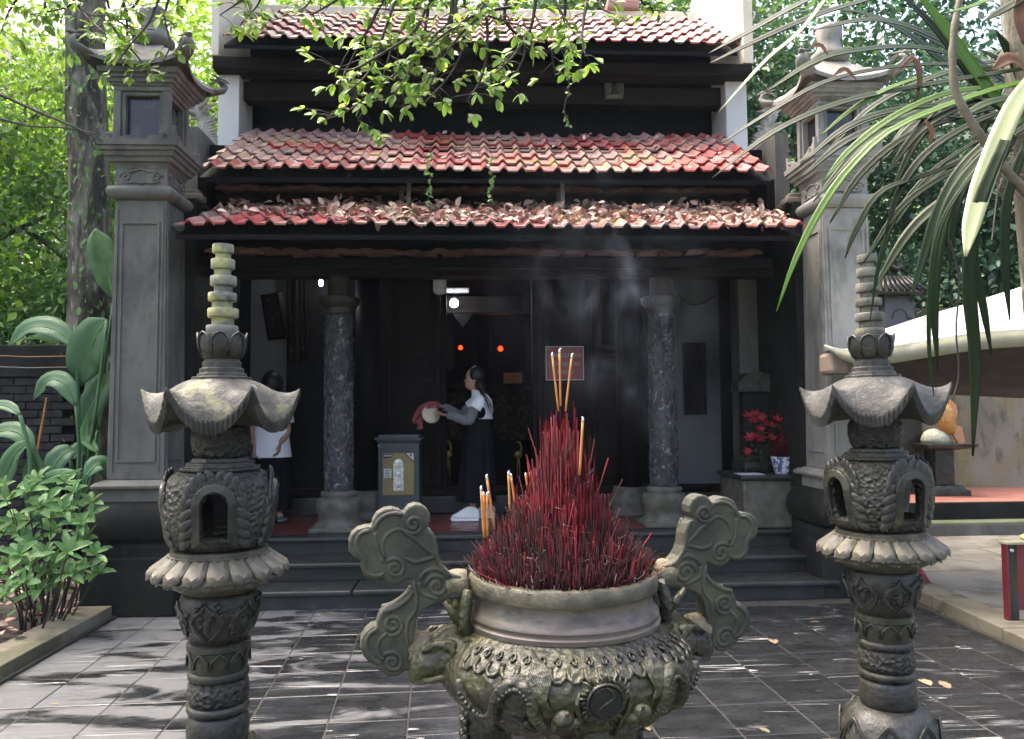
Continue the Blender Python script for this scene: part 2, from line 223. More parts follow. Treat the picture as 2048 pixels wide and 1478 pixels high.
mat('bulb_red', [(0.6, 0.05, 0.02)], 4, bump=None, emit=((1.0, 0.022, 0.004), 1.6))
mat('statue_green', [(0.015, 0.06, 0.05), (0.035, 0.11, 0.085), (0.09, 0.11, 0.09)], 7, rough=(0.4, 0.7), bump=(25, 0.8), bumpdist=0.02, layers=[((0.05, 0.05, 0.05), 3, 0.45, 0.6, 0.8)])
mat('statue_red', [(0.10, 0.025, 0.025), (0.24, 0.05, 0.05)], 7, rough=(0.4, 0.7), bump=(25, 0.8), bumpdist=0.02, layers=[((0.05, 0.045, 0.045), 3, 0.5, 0.64, 0.8)])
mat('statue_grey', [(0.03, 0.032, 0.032), (0.07, 0.07, 0.068), (0.12, 0.115, 0.11)], 7, rough=(0.5, 0.7), bump=(25, 0.8), bumpdist=0.02)
mat('statue_flesh', [(0.08, 0.045, 0.04), (0.14, 0.08, 0.07)], 7, rough=(0.5, 0.7), bump=(25, 0.5), bumpdist=0.01)
mat('flower_red', [(0.26, 0.008, 0.02), (0.42, 0.02, 0.045)], 9, rough=(0.5, 0.7), bump=None, transl=0.2, rnd=0.3)
mat('porcelain', [(0.55, 0.57, 0.62), (0.6, 0.62, 0.66)], 7, rough=(0.15, 0.25), bump=None, layers=[((0.03, 0.05, 0.20), 22, 0.49, 0.54, 0.9)])
mat('paper', [(0.6, 0.6, 0.63)], 4, rough=(0.7, 0.8), bump=None)
mat('tarp', [(0.66, 0.67, 0.64), (0.78, 0.79, 0.77)], 1.5, rough=(0.5, 0.7), bump=(8, 0.3), transl=0.2, layers=[((0.45, 0.42, 0.28), 1.5, 0.55, 0.72, 0.5)])
mat('tarp_edge', [(0.26, 0.25, 0.15), (0.40, 0.38, 0.25), (0.48, 0.46, 0.34)], 3, rough=(0.6, 0.8), bump=(20, 0.3), layers=[((0.10, 0.10, 0.06), 3, 0.55, 0.7, 0.6)])
mat('awning_brown', [(0.055, 0.037, 0.03), (0.085, 0.06, 0.048)], 3, rough=(0.7, 0.9), bump=(10, 0.3))
mat('awning_flesh', [(0.42, 0.31, 0.24), (0.5, 0.38, 0.3)], 3, rough=(0.7, 0.9), bump=(10, 0.3))
mat('fish_orange', [(0.45, 0.17, 0.03), (0.58, 0.30, 0.08)], 9, rough=(0.3, 0.5), bump=(20, 0.3), voro=60, layers=[((0.62, 0.45, 0.2), 14, 0.52, 0.62, 0.7)])
mat('fish_fin', [(0.55, 0.22, 0.09), (0.62, 0.33, 0.18)], 9, rough=(0.4, 0.5), bump=(40, 0.3))
mat('coral_white', [(0.38, 0.37, 0.26), (0.60, 0.59, 0.47)], 30, rough=(0.6, 0.8), bump=(40, 1.0), bumpdist=0.02)
mat('black_marble', [(0.010, 0.012, 0.011), (0.02, 0.024, 0.022)], 6, rough=(0.1, 0.2), bump=None, layers=[((0.22, 0.25, 0.23), 7, 0.62, 0.65, 0.8)])
mat('maroon_paint', [(0.12, 0.012, 0.02), (0.16, 0.02, 0.03)], 3, rough=(0.3, 0.45), bump=None)
mat('yellow_cloth', [(0.55, 0.42, 0.16), (0.7, 0.58, 0.28)], 6, rough=(0.7, 0.9), bump=(30, 0.3))
mat('blue_cloth', [(0.03, 0.06, 0.2)], 6, rough=(0.7, 0.9), bump=None)
mat('wire', [(0.015, 0.015, 0.015)], 6, rough=(0.5, 0.7), bump=None)
mat('rope', [(0.28, 0.25, 0.2)], 6, rough=(0.7, 0.9), bump=None)
mat('orange_wood', [(0.38, 0.17, 0.06)], 6, rough=(0.6, 0.8), bump=(40, 0.3))
mat('brick_dark', [(0.012, 0.013, 0.013), (0.028, 0.028, 0.027), (0.045, 0.043, 0.04)], 6, rough=(0.7, 0.9), bump=(30, 0.6), rnd=0.3, layers=[((0.02, 0.035, 0.015), 3, 0.5, 0.62, 0.6)])
mat('glass_dark', [(0.02, 0.022, 0.028), (0.03, 0.032, 0.04)], 3, rough=(0.12, 0.3), bump=None, layers=[((0.13, 0.13, 0.15), 2.5, 0.45, 0.6, 0.7)])
mat('cornice_tile', [(0.13, 0.10, 0.08), (0.24, 0.19, 0.15), (0.33, 0.28, 0.22)], 12, rough=(0.7, 0.9), bump=(40, 0.6), rnd=0.2)
mat('carved_pale', [(0.20, 0.19, 0.16), (0.34, 0.32, 0.28), (0.42, 0.40, 0.36)], 8, rough=(0.7, 0.9), bump=(40, 0.6), bumpdist=0.01, layers=[((0.08, 0.08, 0.06), 5, 0.52, 0.64, 0.7)])

# slate: dry pale film in drifting patches, white quartz veins
def slate_extra():
    m = MATS['slate']; t = m.node_tree; N = t.nodes; L = t.links; b = N['Principled BSDF']
    old = b.inputs['Base Color'].links[0].from_socket
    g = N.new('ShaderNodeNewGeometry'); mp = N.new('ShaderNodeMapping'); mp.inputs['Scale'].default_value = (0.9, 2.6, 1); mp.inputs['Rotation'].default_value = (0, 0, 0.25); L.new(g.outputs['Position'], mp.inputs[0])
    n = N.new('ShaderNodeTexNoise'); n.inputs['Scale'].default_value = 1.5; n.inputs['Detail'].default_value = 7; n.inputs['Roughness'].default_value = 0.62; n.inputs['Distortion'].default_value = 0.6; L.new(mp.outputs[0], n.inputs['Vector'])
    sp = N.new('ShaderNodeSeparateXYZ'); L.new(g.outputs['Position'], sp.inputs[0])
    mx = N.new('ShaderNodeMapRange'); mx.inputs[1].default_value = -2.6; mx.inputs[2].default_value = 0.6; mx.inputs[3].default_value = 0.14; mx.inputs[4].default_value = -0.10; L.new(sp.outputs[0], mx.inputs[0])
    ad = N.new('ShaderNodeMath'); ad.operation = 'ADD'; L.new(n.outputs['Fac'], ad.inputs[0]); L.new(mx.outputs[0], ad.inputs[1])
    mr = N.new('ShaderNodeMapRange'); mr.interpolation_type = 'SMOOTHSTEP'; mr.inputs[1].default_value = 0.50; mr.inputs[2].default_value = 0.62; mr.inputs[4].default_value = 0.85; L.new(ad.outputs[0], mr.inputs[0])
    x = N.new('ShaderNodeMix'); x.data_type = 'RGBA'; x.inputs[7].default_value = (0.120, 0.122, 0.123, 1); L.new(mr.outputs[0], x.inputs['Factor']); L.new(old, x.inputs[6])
    # veins
    oi = N.new('ShaderNodeObjectInfo'); cm = N.new('ShaderNodeVectorMath'); cm.operation = 'SCALE'; cm.inputs[0].default_value = (41, 67, 0); L.new(oi.outputs['Random'], cm.inputs['Scale'])
    a2 = N.new('ShaderNodeVectorMath'); a2.operation = 'ADD'; L.new(g.outputs['Position'], a2.inputs[0]); L.new(cm.outputs[0], a2.inputs[1])
    m2 = N.new('ShaderNodeMapping'); m2.inputs['Scale'].default_value = (0.32, 4.2, 1); m2.inputs['Rotation'].default_value = (0, 0, 0.10); L.new(a2.outputs[0], m2.inputs[0])
    n2 = N.new('ShaderNodeTexNoise'); n2.inputs['Scale'].default_value = 1.6; n2.inputs['Detail'].default_value = 2; n2.inputs['Distortion'].default_value = 0.15; L.new(m2.outputs[0], n2.inputs['Vector'])
    s = N.new('ShaderNodeMath'); s.operation = 'SUBTRACT'; s.inputs[1].default_value = 0.52; L.new(n2.outputs['Fac'], s.inputs[0])
    ab = N.new('ShaderNodeMath'); ab.operation = 'ABSOLUTE'; L.new(s.outputs[0], ab.inputs[0])
    n3 = N.new('ShaderNodeTexNoise'); n3.inputs['Scale'].default_value = 2.2; L.new(a2.outputs[0], n3.inputs['Vector'])
    wd = N.new('ShaderNodeMapRange'); wd.inputs[1].default_value = 0.50; wd.inputs[2].default_value = 0.78; wd.inputs[3].default_value = 0.0; wd.inputs[4].default_value = 0.014; L.new(n3.outputs['Fac'], wd.inputs[0])
    lt = N.new('ShaderNodeMath'); lt.operation = 'LESS_THAN'; L.new(ab.outputs[0], lt.inputs[0]); L.new(wd.outputs[0], lt.inputs[1])
    y = N.new('ShaderNodeMix'); y.data_type = 'RGBA'; y.inputs[7].default_value = (0.32, 0.315, 0.30, 1); L.new(lt.outputs[0], y.inputs['Factor']); L.new(x.outputs[2], y.inputs[6])
    L.new(y.outputs[2], b.inputs['Base Color'])
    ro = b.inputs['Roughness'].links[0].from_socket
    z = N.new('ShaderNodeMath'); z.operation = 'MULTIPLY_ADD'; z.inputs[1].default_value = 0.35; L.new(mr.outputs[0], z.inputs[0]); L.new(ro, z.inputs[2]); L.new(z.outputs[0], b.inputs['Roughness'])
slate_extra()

# ------------------------------------------------------------------ mesh helpers
BASE = {}
class MB:
    def __init__(s): s.v = []; s.f = []
    def add(s, vs, fs, m=None):
        o = len(s.v)
        s.v += [tuple(m @ Vector(p)) if m is not None else tuple(p) for p in vs]
        s.f += [tuple(o+i for i in f) for f in fs]; return s
    def box(s, x0, x1, y0, y1, z0, z1, m=None):
        return s.add([(x0, y0, z0), (x1, y0, z0), (x1, y1, z0), (x0, y1, z0), (x0, y0, z1), (x1, y0, z1), (x1, y1, z1), (x0, y1, z1)],
                     [(0, 3, 2, 1), (4, 5, 6, 7), (0, 1, 5, 4), (1, 2, 6, 5), (2, 3, 7, 6), (3, 0, 4, 7)], m)
    def rings(s, rings, cap=True, closed=True, m=None):
        n = len(rings[0]); vs = [p for r in rings for p in r]; fs = []
        for i in range(len(rings)-1):
            for j in range(n if closed else n-1):
                k = (j+1) % n; fs.append((i*n+j, i*n+k, (i+1)*n+k, (i+1)*n+j))
        if cap and closed:
            fs.append(tuple(range(n-1, -1, -1))); fs.append(tuple((len(rings)-1)*n+j for j in range(n)))
        return s.add(vs, fs, m)
    def lathe(s, prof, seg=32, c=(0, 0, 0), rot=0.0, wob=None, m=None, cap=True):
        rs = []
        for z, r in prof:
            rs.append([(c[0]+(r*(wob(j/seg*2*math.pi, z) if wob else 1))*math.cos(2*math.pi*j/seg+rot), c[1]+(r*(wob(j/seg*2*math.pi, z) if wob else 1))*math.sin(2*math.pi*j/seg+rot), c[2]+z) for j in range(seg)])
        return s.rings(rs, cap=cap, m=m)
    def square(s, prof, c=(0, 0, 0), m=None):     # square section: (z, half width)
        return s.rings([[(c[0]-h, c[1]-h, c[2]+z), (c[0]+h, c[1]-h, c[2]+z), (c[0]+h, c[1]+h, c[2]+z), (c[0]-h, c[1]+h, c[2]+z)] for z, h in prof], m=m)
    def tube(s, pts, rad, seg=6, m=None, flat=1.0, up=None):
        pts = [Vector(p) for p in pts]; n = len(pts)
        if not hasattr(rad, '__len__'): rad = [rad]*n
        rs = []; prev = None
        for i, p in enumerate(pts):
            t = (pts[min(i+1, n-1)] - pts[max(i-1, 0)]).normalized()
            a = prev if prev is not None else (Vector(up) if up else (Vector((0, 0, 1)) if abs(t.z) < 0.9 else Vector((1, 0, 0))))
            b = t.cross(a)
            if b.length < 1e-6: b = t.cross(Vector((0.3, 1, 0.2)))
            b.normalize(); a = b.cross(t).normalized(); prev = a
            rs.append([tuple(p + b*(rad[i]*math.cos(2*math.pi*j/seg)) + a*(rad[i]*flat*math.sin(2*math.pi*j/seg))) for j in range(seg)])
        return s.rings(rs, m=m)
    def prism(s, poly, y0, y1, m=None):           # polygon in XZ pushed along Y
        n = len(poly)
        vs = [(x, y0, z) for x, z in poly] + [(x, y1, z) for x, z in poly]
        return s.add(vs, [tuple(range(n)), tuple(range(2*n-1, n-1, -1))] + [(j, j+n, (j+1) % n+n, (j+1) % n) for j in range(n)], m)
    def ball(s, c, r, seg=10, m=None):
        rx, ry, rz = r if hasattr(r, '__len__') else (r, r, r)
        k = max(4, seg//2+1)
        rs = [[(c[0]+rx*math.sin(math.pi*max(0.02, min(0.98, i/k)))*math.cos(2*math.pi*j/seg), c[1]+ry*math.sin(math.pi*max(0.02, min(0.98, i/k)))*math.sin(2*math.pi*j/seg), c[2]-rz*math.cos(math.pi*i/k)) for j in range(seg)] for i in range(k+1)]
        return s.rings(rs, m=m)
    def mesh(s, name, off=(0, 0, 0), smooth=False):
        me = bpy.data.meshes.new(name)
        me.from_pydata([(v[0]-off[0], v[1]-off[1], v[2]-off[2]) for v in s.v], [], s.f)
        bm = bmesh.new(); bm.from_mesh(me); bmesh.ops.recalc_face_normals(bm, faces=bm.faces); bm.to_mesh(me); bm.free()
        if smooth: me.polygons.foreach_set('use_smooth', [True]*len(me.polygons))
        return me
    def build(s, name, m, parent=None, smooth=False, bev=0.0, label=None, seg=2, auto=None, origin=None):
        off = BASE.get(parent.name, Vector((0, 0, 0))) if parent else Vector((0, 0, 0))
        o0 = Vector(origin) if origin is not None else off
        me = s.mesh(name, o0, smooth); o = bpy.data.objects.new(name, me); C.objects.link(o)
        me.materials.append(MATS[m] if isinstance(m, str) else m)
        if parent:
            o.parent = parent
            o.location = o0-off
        elif origin is not None: o.location = o0
        BASE[o.name] = o0
        if bev:
            b = o.modifiers.new('bevel', 'BEVEL'); b.width = bev; b.segments = seg; b.limit_method = 'ANGLE'; b.angle_limit = R_(40); b.harden_normals = False
        if auto: sharp(me, auto)
        if label: o['label'] = label
        return o
def sharp(me, deg):
    me.polygons.foreach_set('use_smooth', [True]*len(me.polygons)); me.set_sharp_from_angle(angle=R_(deg))
def tag(o, label, cat, group=None, kind=None):
    if label: o['label'] = label
    if cat: o['category'] = cat
    if group: o['group'] = group
    if kind: o['kind'] = kind
    return o
def thing(name, label, cat, loc, group=None):
    o = bpy.data.objects.new(name, None); C.objects.link(o); o.location = loc; o.empty_display_size = 0.1
    BASE[o.name] = Vector(loc); return tag(o, label, cat, group)
def struct(o): o['kind'] = 'structure'; return o
def link_copy(me, name, parent, loc, rot=(0, 0, 0), sc=(1, 1, 1)):
    o = bpy.data.objects.new(name, me); C.objects.link(o); o.parent = parent; o.location = loc; o.rotation_euler = rot; o.scale = sc; return o
def copy_tree(root, loc, rotz=0.0, **props):
    r = root.copy(); C.objects.link(r); r.location = loc; r.rotation_euler.z = rotz; BASE[r.name] = Vector(loc)
    for k, v in props.items(): r[k] = v
    for ch in list(root.children):
        c = ch.copy(); C.objects.link(c); c.parent = r
        for g in ch.children: d = g.copy(); C.objects.link(d); d.parent = c
    return r
def np_mesh(name, V, F):
    me = bpy.data.meshes.new(name); n = len(F); k = F.shape[1]
    me.vertices.add(len(V)); me.vertices.foreach_set('co', np.ascontiguousarray(V, dtype=np.float32).ravel())
    me.loops.add(n*k); me.loops.foreach_set('vertex_index', np.ascontiguousarray(F, dtype=np.int32).ravel())
    me.polygons.add(n); me.polygons.foreach_set('loop_start', np.arange(0, n*k, k, dtype=np.int32)); me.polygons.foreach_set('loop_total', np.full(n, k, dtype=np.int32))
    me.update(calc_edges=True); me.validate(); return me
LEAF4 = np.array([(0, 0, 0), (0.5, 0.28, 0.06), (1.0, 0, -0.10), (0.5, -0.28, 0.06)]); LEAF4F = np.array([(0, 2, 1), (0, 3, 2)])
LEAF8 = np.array([(0, 0, 0), (0.22, 0.17, 0.05), (0.55, 0.25, 0.06), (0.85, 0.15, 0.0), (1, 0, -0.08), (0.85, -0.15, 0.0), (0.55, -0.25, 0.06), (0.22, -0.17, 0.05), (0.5, 0, 0.0)])
LEAF8F = np.array([(8, 1, 0), (8, 2, 1), (8, 3, 2), (8, 4, 3), (8, 5, 4), (8, 6, 5), (8, 7, 6), (8, 0, 7)])
def leaf_cloud(P, D, Nn, size, T=LEAF4, TF=LEAF4F):
    """leaves at P, pointing along D, facing Nn, sizes"""
    D = D/np.linalg.norm(D, axis=1)[:, None]; B = np.cross(Nn, D); B /= (np.linalg.norm(B, axis=1)[:, None]+1e-9); N2 = np.cross(D, B)
    V = P[:, None, :] + size[:, None, None]*(T[None, :, 0, None]*D[:, None, :] + T[None, :, 1, None]*B[:, None, :] + T[None, :, 2, None]*N2[:, None, :])
    n = len(P); k = len(T); F = (TF[None] + (np.arange(n)*k)[:, None, None]).reshape(-1, 3)
    return V.reshape(-1, 3), F
def smoothpath(pts, n):
    """Catmull-Rom through pts, n samples"""
    P = [Vector(p) for p in pts]; P = [2*P[0]-P[1]] + P + [2*P[-1]-P[-2]]; out = []; m = len(P)-3
    for i in range(n):
        u = i/(n-1)*m; k = min(int(u), m-1); t = u-k; a, b, c, d = P[k:k+4]
        out.append(0.5*((2*b) + (c-a)*t + (2*a-5*b+4*c-d)*t*t + (3*b-a-3*c+d)*t**3))
    return out
# ================================================================== SETTING
def X(px, Y, py=800): return atY(px, py, Y).x
def Zp(py, Y, px=1000): return atY(px, py, Y).z

g = MB(); g.add([(-90, -60, -0.06), (90, -60, -0.06), (90, 90, -0.06), (-90, 90, -0.06)], [(0, 1, 2, 3)]); struct(g.build('ground', 'ground'))
# hillside behind the temple
def hillz(x, y):
    d = max(0.0, y-13.0) + max(0.0, (-x-6.5))*0.8 + max(0.0, x-9.0)*0.6
    return 0.75*d if d < 18 else 13.5+(d-18)*0.2
hv, hf = [], []
NX, NY = 60, 40
for j in range(NY):
    for i in range(NX):
        x = -45+90*i/(NX-1); y = 4+56*j/(NY-1)
        z = hillz(x, y) + (noise.noise(Vector((x*0.3, y*0.3, 1)))*1.2 if hillz(x, y) > 0.3 else 0) - 0.1
        hv.append((x, y, z))
for j in range(NY-1):
    for i in range(NX-1): hf.append((j*NX+i, j*NX+i+1, (j+1)*NX+i+1, (j+1)*NX+i))
h = MB(); h.add(hv, hf); struct(h.build('hillside', 'hill', smooth=True))

# --- courtyard paving, square slate slabs laid a little askew to the steps
ROT = R_(2.6); c0 = atZ(675, 1390, 0); ca, sa = math.cos(ROT), math.sin(ROT)
bed = MB(); bed.box(-3.25, 3.7, 0.6, 6.6, -0.05, -0.004); pav = struct(bed.build('courtyard_paving', 'grout'))
kL = [atZ(0, 1367, 0), atZ(219, 1240, 0)]; kR = [atZ(2048, 1304, 0), atZ(1846, 1207, 0)]
def xk(k, y): t = (y-k[0].y)/(k[1].y-k[0].y); return k[0].x+t*(k[1].x-k[0].x)
sl = MB(); hs = 0.196
sl.add([(-hs, -hs, -0.03), (hs, -hs, -0.03), (hs, hs, -0.03), (-hs, hs, -0.03), (-hs, -hs, -0.003), (hs, -hs, -0.003), (hs, hs, -0.003), (-hs, hs, -0.003),
        (-hs+.004, -hs+.004, 0), (hs-.004, -hs+.004, 0), (hs-.004, hs-.004, 0), (-hs+.004, hs-.004, 0)],
       [(0, 3, 2, 1), (0, 1, 5, 4), (1, 2, 6, 5), (2, 3, 7, 6), (3, 0, 4, 7), (4, 5, 9, 8), (5, 6, 10, 9), (6, 7, 11, 10), (7, 4, 8, 11), (8, 9, 10, 11)])
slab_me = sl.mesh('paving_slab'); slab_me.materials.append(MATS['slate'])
slabs = []
for i in range(-14, 18):
    for j in range(-8, 9):
        lx, ly = (i+0.5)*0.4, (j+0.5)*0.4
        x = c0.x+lx*ca-ly*sa; y = c0.y+lx*sa+ly*ca
        if y < 2.0 or y > 6.42 or x < xk(kL, y)+0.02 or x > xk(kR, y)-0.02: continue
        if abs(x-y*0.05) > 0.72*y+0.5: continue
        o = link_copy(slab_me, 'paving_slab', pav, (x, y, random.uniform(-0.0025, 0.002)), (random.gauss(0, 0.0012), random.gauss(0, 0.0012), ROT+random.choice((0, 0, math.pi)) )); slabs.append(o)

# --- kerbs, bed, terrace
def kerb(name, k, side, wdt, hgt, y0, y1, label=None):
    n = max(2, int((y1-y0)/0.9)); root = None
    bb = MB(); bb.box(xk(k, (y0+y1)/2)-0.02, xk(k, (y0+y1)/2)+0.02, y0, y1, -0.05, 0.02); root = struct(bb.build(name, 'grout'))
    for a in range(n):
        ya = y0+(y1-y0)*a/n+0.004; yb = y0+(y1-y0)*(a+1)/n-0.004
        b = MB(); p = [(xk(k, ya), ya), (xk(k, yb), yb), (xk(k, yb)+side*wdt, yb), (xk(k, ya)+side*wdt, ya)]
        hh = hgt+random.uniform(-0.004, 0.004)
        b.add([(q[0], q[1], -0.04) for q in p]+[(q[0], q[1], hh) for q in p], [(0, 3, 2, 1), (4, 5, 6, 7), (0, 1, 5, 4), (1, 2, 6, 5), (2, 3, 7, 6), (3, 0, 4, 7)])
        b.build('kerb_stone', 'kerb_stone', root, bev=0.008)
    return root
kerb('kerb_left', kL, -1, 0.27, 0.10, 2.4, 6.3)
kerb('kerb_right', kR, 1, 0.26, 0.09, 2.4, 7.0)
b = MB()
vs = []; nbx, nby = 26, 30
for j in range(nby):
    for i in range(nbx):
        y = 2.2+7.8*j/(nby-1); x = xk(kL, y)-0.2-5.5*i/(nbx-1)
        vs.append((x, y, 0.05+0.05*noise.noise(Vector((x*2, y*2, 3)))+0.05*(i/(nbx-1))+0.03*max(0, y-6)))
b.add(vs, [(j*nbx+i, j*nbx+i+1, (j+1)*nbx+i+1, (j+1)*nbx+i) for j in range(nby-1) for i in range(nbx-1)])
struct(b.build('planting_bed', 'soil', smooth=True))
# right terrace of beige slabs
b = MB(); b.box(3.72, 14, 2.2, 9.0, -0.05, 0.062); ter = struct(b.build('side_path', 'grout'))
yy = 2.6; row = 0
while yy < 8.95:
    d = min(random.choice((0.55, 0.75, 0.9)), 9.0-yy); xx = 3.78+0.02*row
    while xx < 8.5:
        wd = random.choice((0.7, 0.95, 1.2)); s = MB(); s.box(xx+.005, xx+wd-.005, yy+.005, yy+d-.005, 0.02, 0.075+random.uniform(-.003, .004))
        if abs(xx-yy*.05) < .72*yy+1.5: s.build('path_slab', 'beige_slab', ter, bev=0.006, origin=(xx+wd/2, yy+d/2, 0))
        xx += wd
    yy += d; row += 1
# raised terracotta terrace behind with two mossy steps
tz = 0.42
b = MB(); b.box(3.32, 12, 9.32, 13.2, -0.05, tz); rt = struct(b.build('raised_terrace', 'terracotta_floor'))
b = MB(); b.box(3.30, 12, 9.24, 9.318, -0.05, tz+0.004); b.build('riser', 'dark_plaster', rt, bev=0.01)
b = MB(); b.box(3.6, 12, 8.98, 9.236, -0.05, 0.225); b.build('step', 'mossy_edge', rt, bev=0.015)
b = MB(); b.box(3.58, 12, 8.965, 8.978, -0.05, 0.20); b.build('riser', 'grey_plaster', rt)

# ================================================================== TEMPLE
CXB = 0.21
T = thing('temple_hall', 'dark timber temple hall under three tiers of red wavy tiled eaves', 'temple', (CXB, 7.2, 0))
WAVE = [(0.0, 0.0), (0.46, 0.0), (0.58, 0.62), (0.70, 1.0), (0.82, 0.62), (0.94, 0.0)]
def roof(name, label, xl, xr, ey, ez, ty, tz_, nw, rows, parent, m='roof_tile'):
    sl = math.hypot(ty-ey, tz_-ez); ang = math.atan2(tz_-ez, ty-ey)
    under = MB()
    dn = 0.09
    under.add([(xl, ey+.03, ez-.05), (xr, ey+.03, ez-.05), (xr, ty, tz_-.05), (xl, ty, tz_-.05), (xl, ey+.03, ez-dn), (xr, ey+.03, ez-dn), (xr, ty, tz_-dn), (xl, ty, tz_-dn)],
              [(0, 1, 2, 3), (7, 6, 5, 4), (0, 4, 5, 1), (1, 5, 6, 2), (2, 6, 7, 3), (3, 7, 4, 0)])
    r = under.build(name, 'dark_wood', parent, label=label)
    p = (xr-xl)/nw; L = sl/rows; lift = 0.030; ht = 0.040; th = 0.016
    xs = [(k+x)*p for k in (0, 1) for x, _ in WAVE]+[2*p]; hz = [h_*ht for k in (0, 1) for _, h_ in WAVE]+[0]
    n = len(xs); vs = []
    for (yy, zz) in ((0, lift-th), (0, lift), (L+0.02, 0.002)):
        vs += [(x-p, yy, zz+hh) for x, hh in zip(xs, hz)]
    me = bpy.data.meshes.new('roof_tile'); me.from_pydata(vs, [], [(k*n+i, k*n+i+1, (k+1)*n+i+1, (k+1)*n+i) for k in (0, 1) for i in range(n-1)])
    me.materials.append(MATS[m]); sharp(me, 35)
    off = BASE[parent.name]
    for rr in range(rows):
        for c in range(nw//2):
            x = xl+(2*c+1)*p; t = rr*L; sag = 0.012*math.sin(x*1.3+ez)
            link_copy(me, 'roof_tile', r, (x-off.x, ey+t*math.cos(ang)-off.y, ez+t*math.sin(ang)-off.z+sag+random.uniform(-.006, .006)),
                      (ang+random.gauss(0, .011), random.gauss(0, .007), random.gauss(0, .008)))
    return r
LOW = (-2.37, 2.80, 6.40, 3.055, 7.38, 3.455); MID = (-2.39, 2.78, 7.0, 3.705, 8.48, 4.575); TOP = (-2.50, 2.84, 8.0, 5.38, 9.45, 6.40)
roof('lower_roof', 'lowest red tiled eave strewn with dead leaves', *LOW, 32, 3, T)
roof('middle_roof', 'middle red tiled eave with faded and mossy patches', *MID, 32, 6, T)
roof('upper_roof', 'highest red tiled roof shaded by leafy branches', *TOP, 32, 6, T)
b = MB(); b.box(TOP[0], TOP[1], 9.42, 9.62, 6.30, 6.50); b.build('ridge', 'cream_wall', T, bev=0.02)
b = MB(); b.box(1.7, 2.1, 9.36, 9.66, 6.50, 6.62); b.build('ridge_cap', 'roof_tile', T, bev=0.03)
# old fish-scale tiles showing under the two lower eaves
et = MB(); n = 9
et.rings([[(0.10*math.cos(math.pi*k/(n-1)), 0.0, z+0.042*math.sin(math.pi*k/(n-1))) for k in range(n)] + [(0, 0.0, z)] for z in (0,)] +
         [[(0.10*math.cos(math.pi*k/(n-1)), 0.16, 0.012+0.042*math.sin(math.pi*k/(n-1))) for k in range(n)] + [(0, 0.16, 0.012)]])
et_me = et.mesh('eave_tile'); et_me.materials.append(MATS['old_tile'])
for (Y, z, stp, x0, x1) in ((7.42, 3.655, 0.205, -2.3, 2.75), (7.36, 3.635, 0.205, -2.2, 2.7), (7.05, 2.985, 0.22, -2.25, 2.75), (7.0, 2.962, 0.22, -2.14, 2.7)):
    x = x0
    while x < x1:
        if random.random() > 0.06: link_copy(et_me, 'eave_tile', T, (x-CXB, Y-7.2, z+random.uniform(-.008, .008)), (random.gauss(0, .05), random.gauss(0, .05), random.gauss(0, .05)), (random.uniform(.9, 1.1), 1, random.uniform(.8, 1.2)))
        x += stp
def P_(nm, m, *bx, bev=0.0, parent=T, label=None):
    b = MB(); b.box(*bx); return b.build(nm, m, parent, bev=bev, label=label)
P_('eave_beam', 'brown_wood', -2.4, 2.8, 7.44, 7.56, 3.52, 3.62, bev=0.01)
P_('eave_beam', 'dark_wood', -2.4, 2.8, 7.10, 7.2, 2.86, 2.955, bev=0.01)
P_('gable_board', 'dark_wood', -2.46, -2.38, 7.2, 8.4, 3.45, 3.72); P_('gable_board', 'dark_wood', 2.79, 2.87, 7.2, 8.4, 3.45, 3.72)
for px in (815, 1135): P_('eave_strut', 'grey_plaster', X(px, 7.0)-.018, X(px, 7.0)+.018, 7.16, 7.20, 3.40, 3.66)
for px in (802, 1124): P_('eave_strut', 'grey_plaster', X(px, 7.3)-.02, X(px, 7.3)+.02, 7.36, 7.40, 3.50, 3.63)
P_('front_beam', 'beam_wood', -2.55, 3.0, 7.54, 7.76, 2.86, 3.03, bev=0.015)
P_('roof_wall', 'dark_wood', -2.55, 2.98, 7.78, 7.86, 2.9, 4.2)
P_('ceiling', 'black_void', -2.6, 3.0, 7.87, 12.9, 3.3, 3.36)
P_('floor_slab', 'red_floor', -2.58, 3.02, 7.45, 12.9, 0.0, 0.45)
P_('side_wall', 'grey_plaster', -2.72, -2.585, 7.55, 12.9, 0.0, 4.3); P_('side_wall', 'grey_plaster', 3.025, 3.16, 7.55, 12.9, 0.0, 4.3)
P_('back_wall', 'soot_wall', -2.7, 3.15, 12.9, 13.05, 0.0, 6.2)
# upper storey
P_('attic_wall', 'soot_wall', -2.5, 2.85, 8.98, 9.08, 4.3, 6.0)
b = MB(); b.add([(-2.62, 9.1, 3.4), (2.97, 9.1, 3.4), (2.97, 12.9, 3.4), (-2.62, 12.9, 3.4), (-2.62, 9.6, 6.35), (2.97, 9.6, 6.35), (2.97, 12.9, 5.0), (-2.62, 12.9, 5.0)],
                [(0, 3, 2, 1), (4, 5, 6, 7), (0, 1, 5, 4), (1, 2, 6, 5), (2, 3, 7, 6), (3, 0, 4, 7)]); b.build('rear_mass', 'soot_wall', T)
xl0, xl1 = X(436, 8.46, 210), X(478, 8.46, 210); xr0, xr1 = X(1452, 8.46, 210), X(1494, 8.46, 210)
P_('end_wall', 'white_wall', xl0, xl1, 8.46, 9.6, 3.9, 5.22, bev=0.008); P_('end_wall', 'white_wall', xr0, xr1, 8.46, 9.6, 3.9, 5.22, bev=0.008)
P_('attic_beam', 'beam_wood', xl0-.02, xr1+.02, 8.30, 8.58, 5.20, 5.34, bev=0.02); P_('attic_beam', 'beam_wood', xl1+.01, xr0-.01, 8.6, 8.78, 4.98, 5.19, bev=0.01)
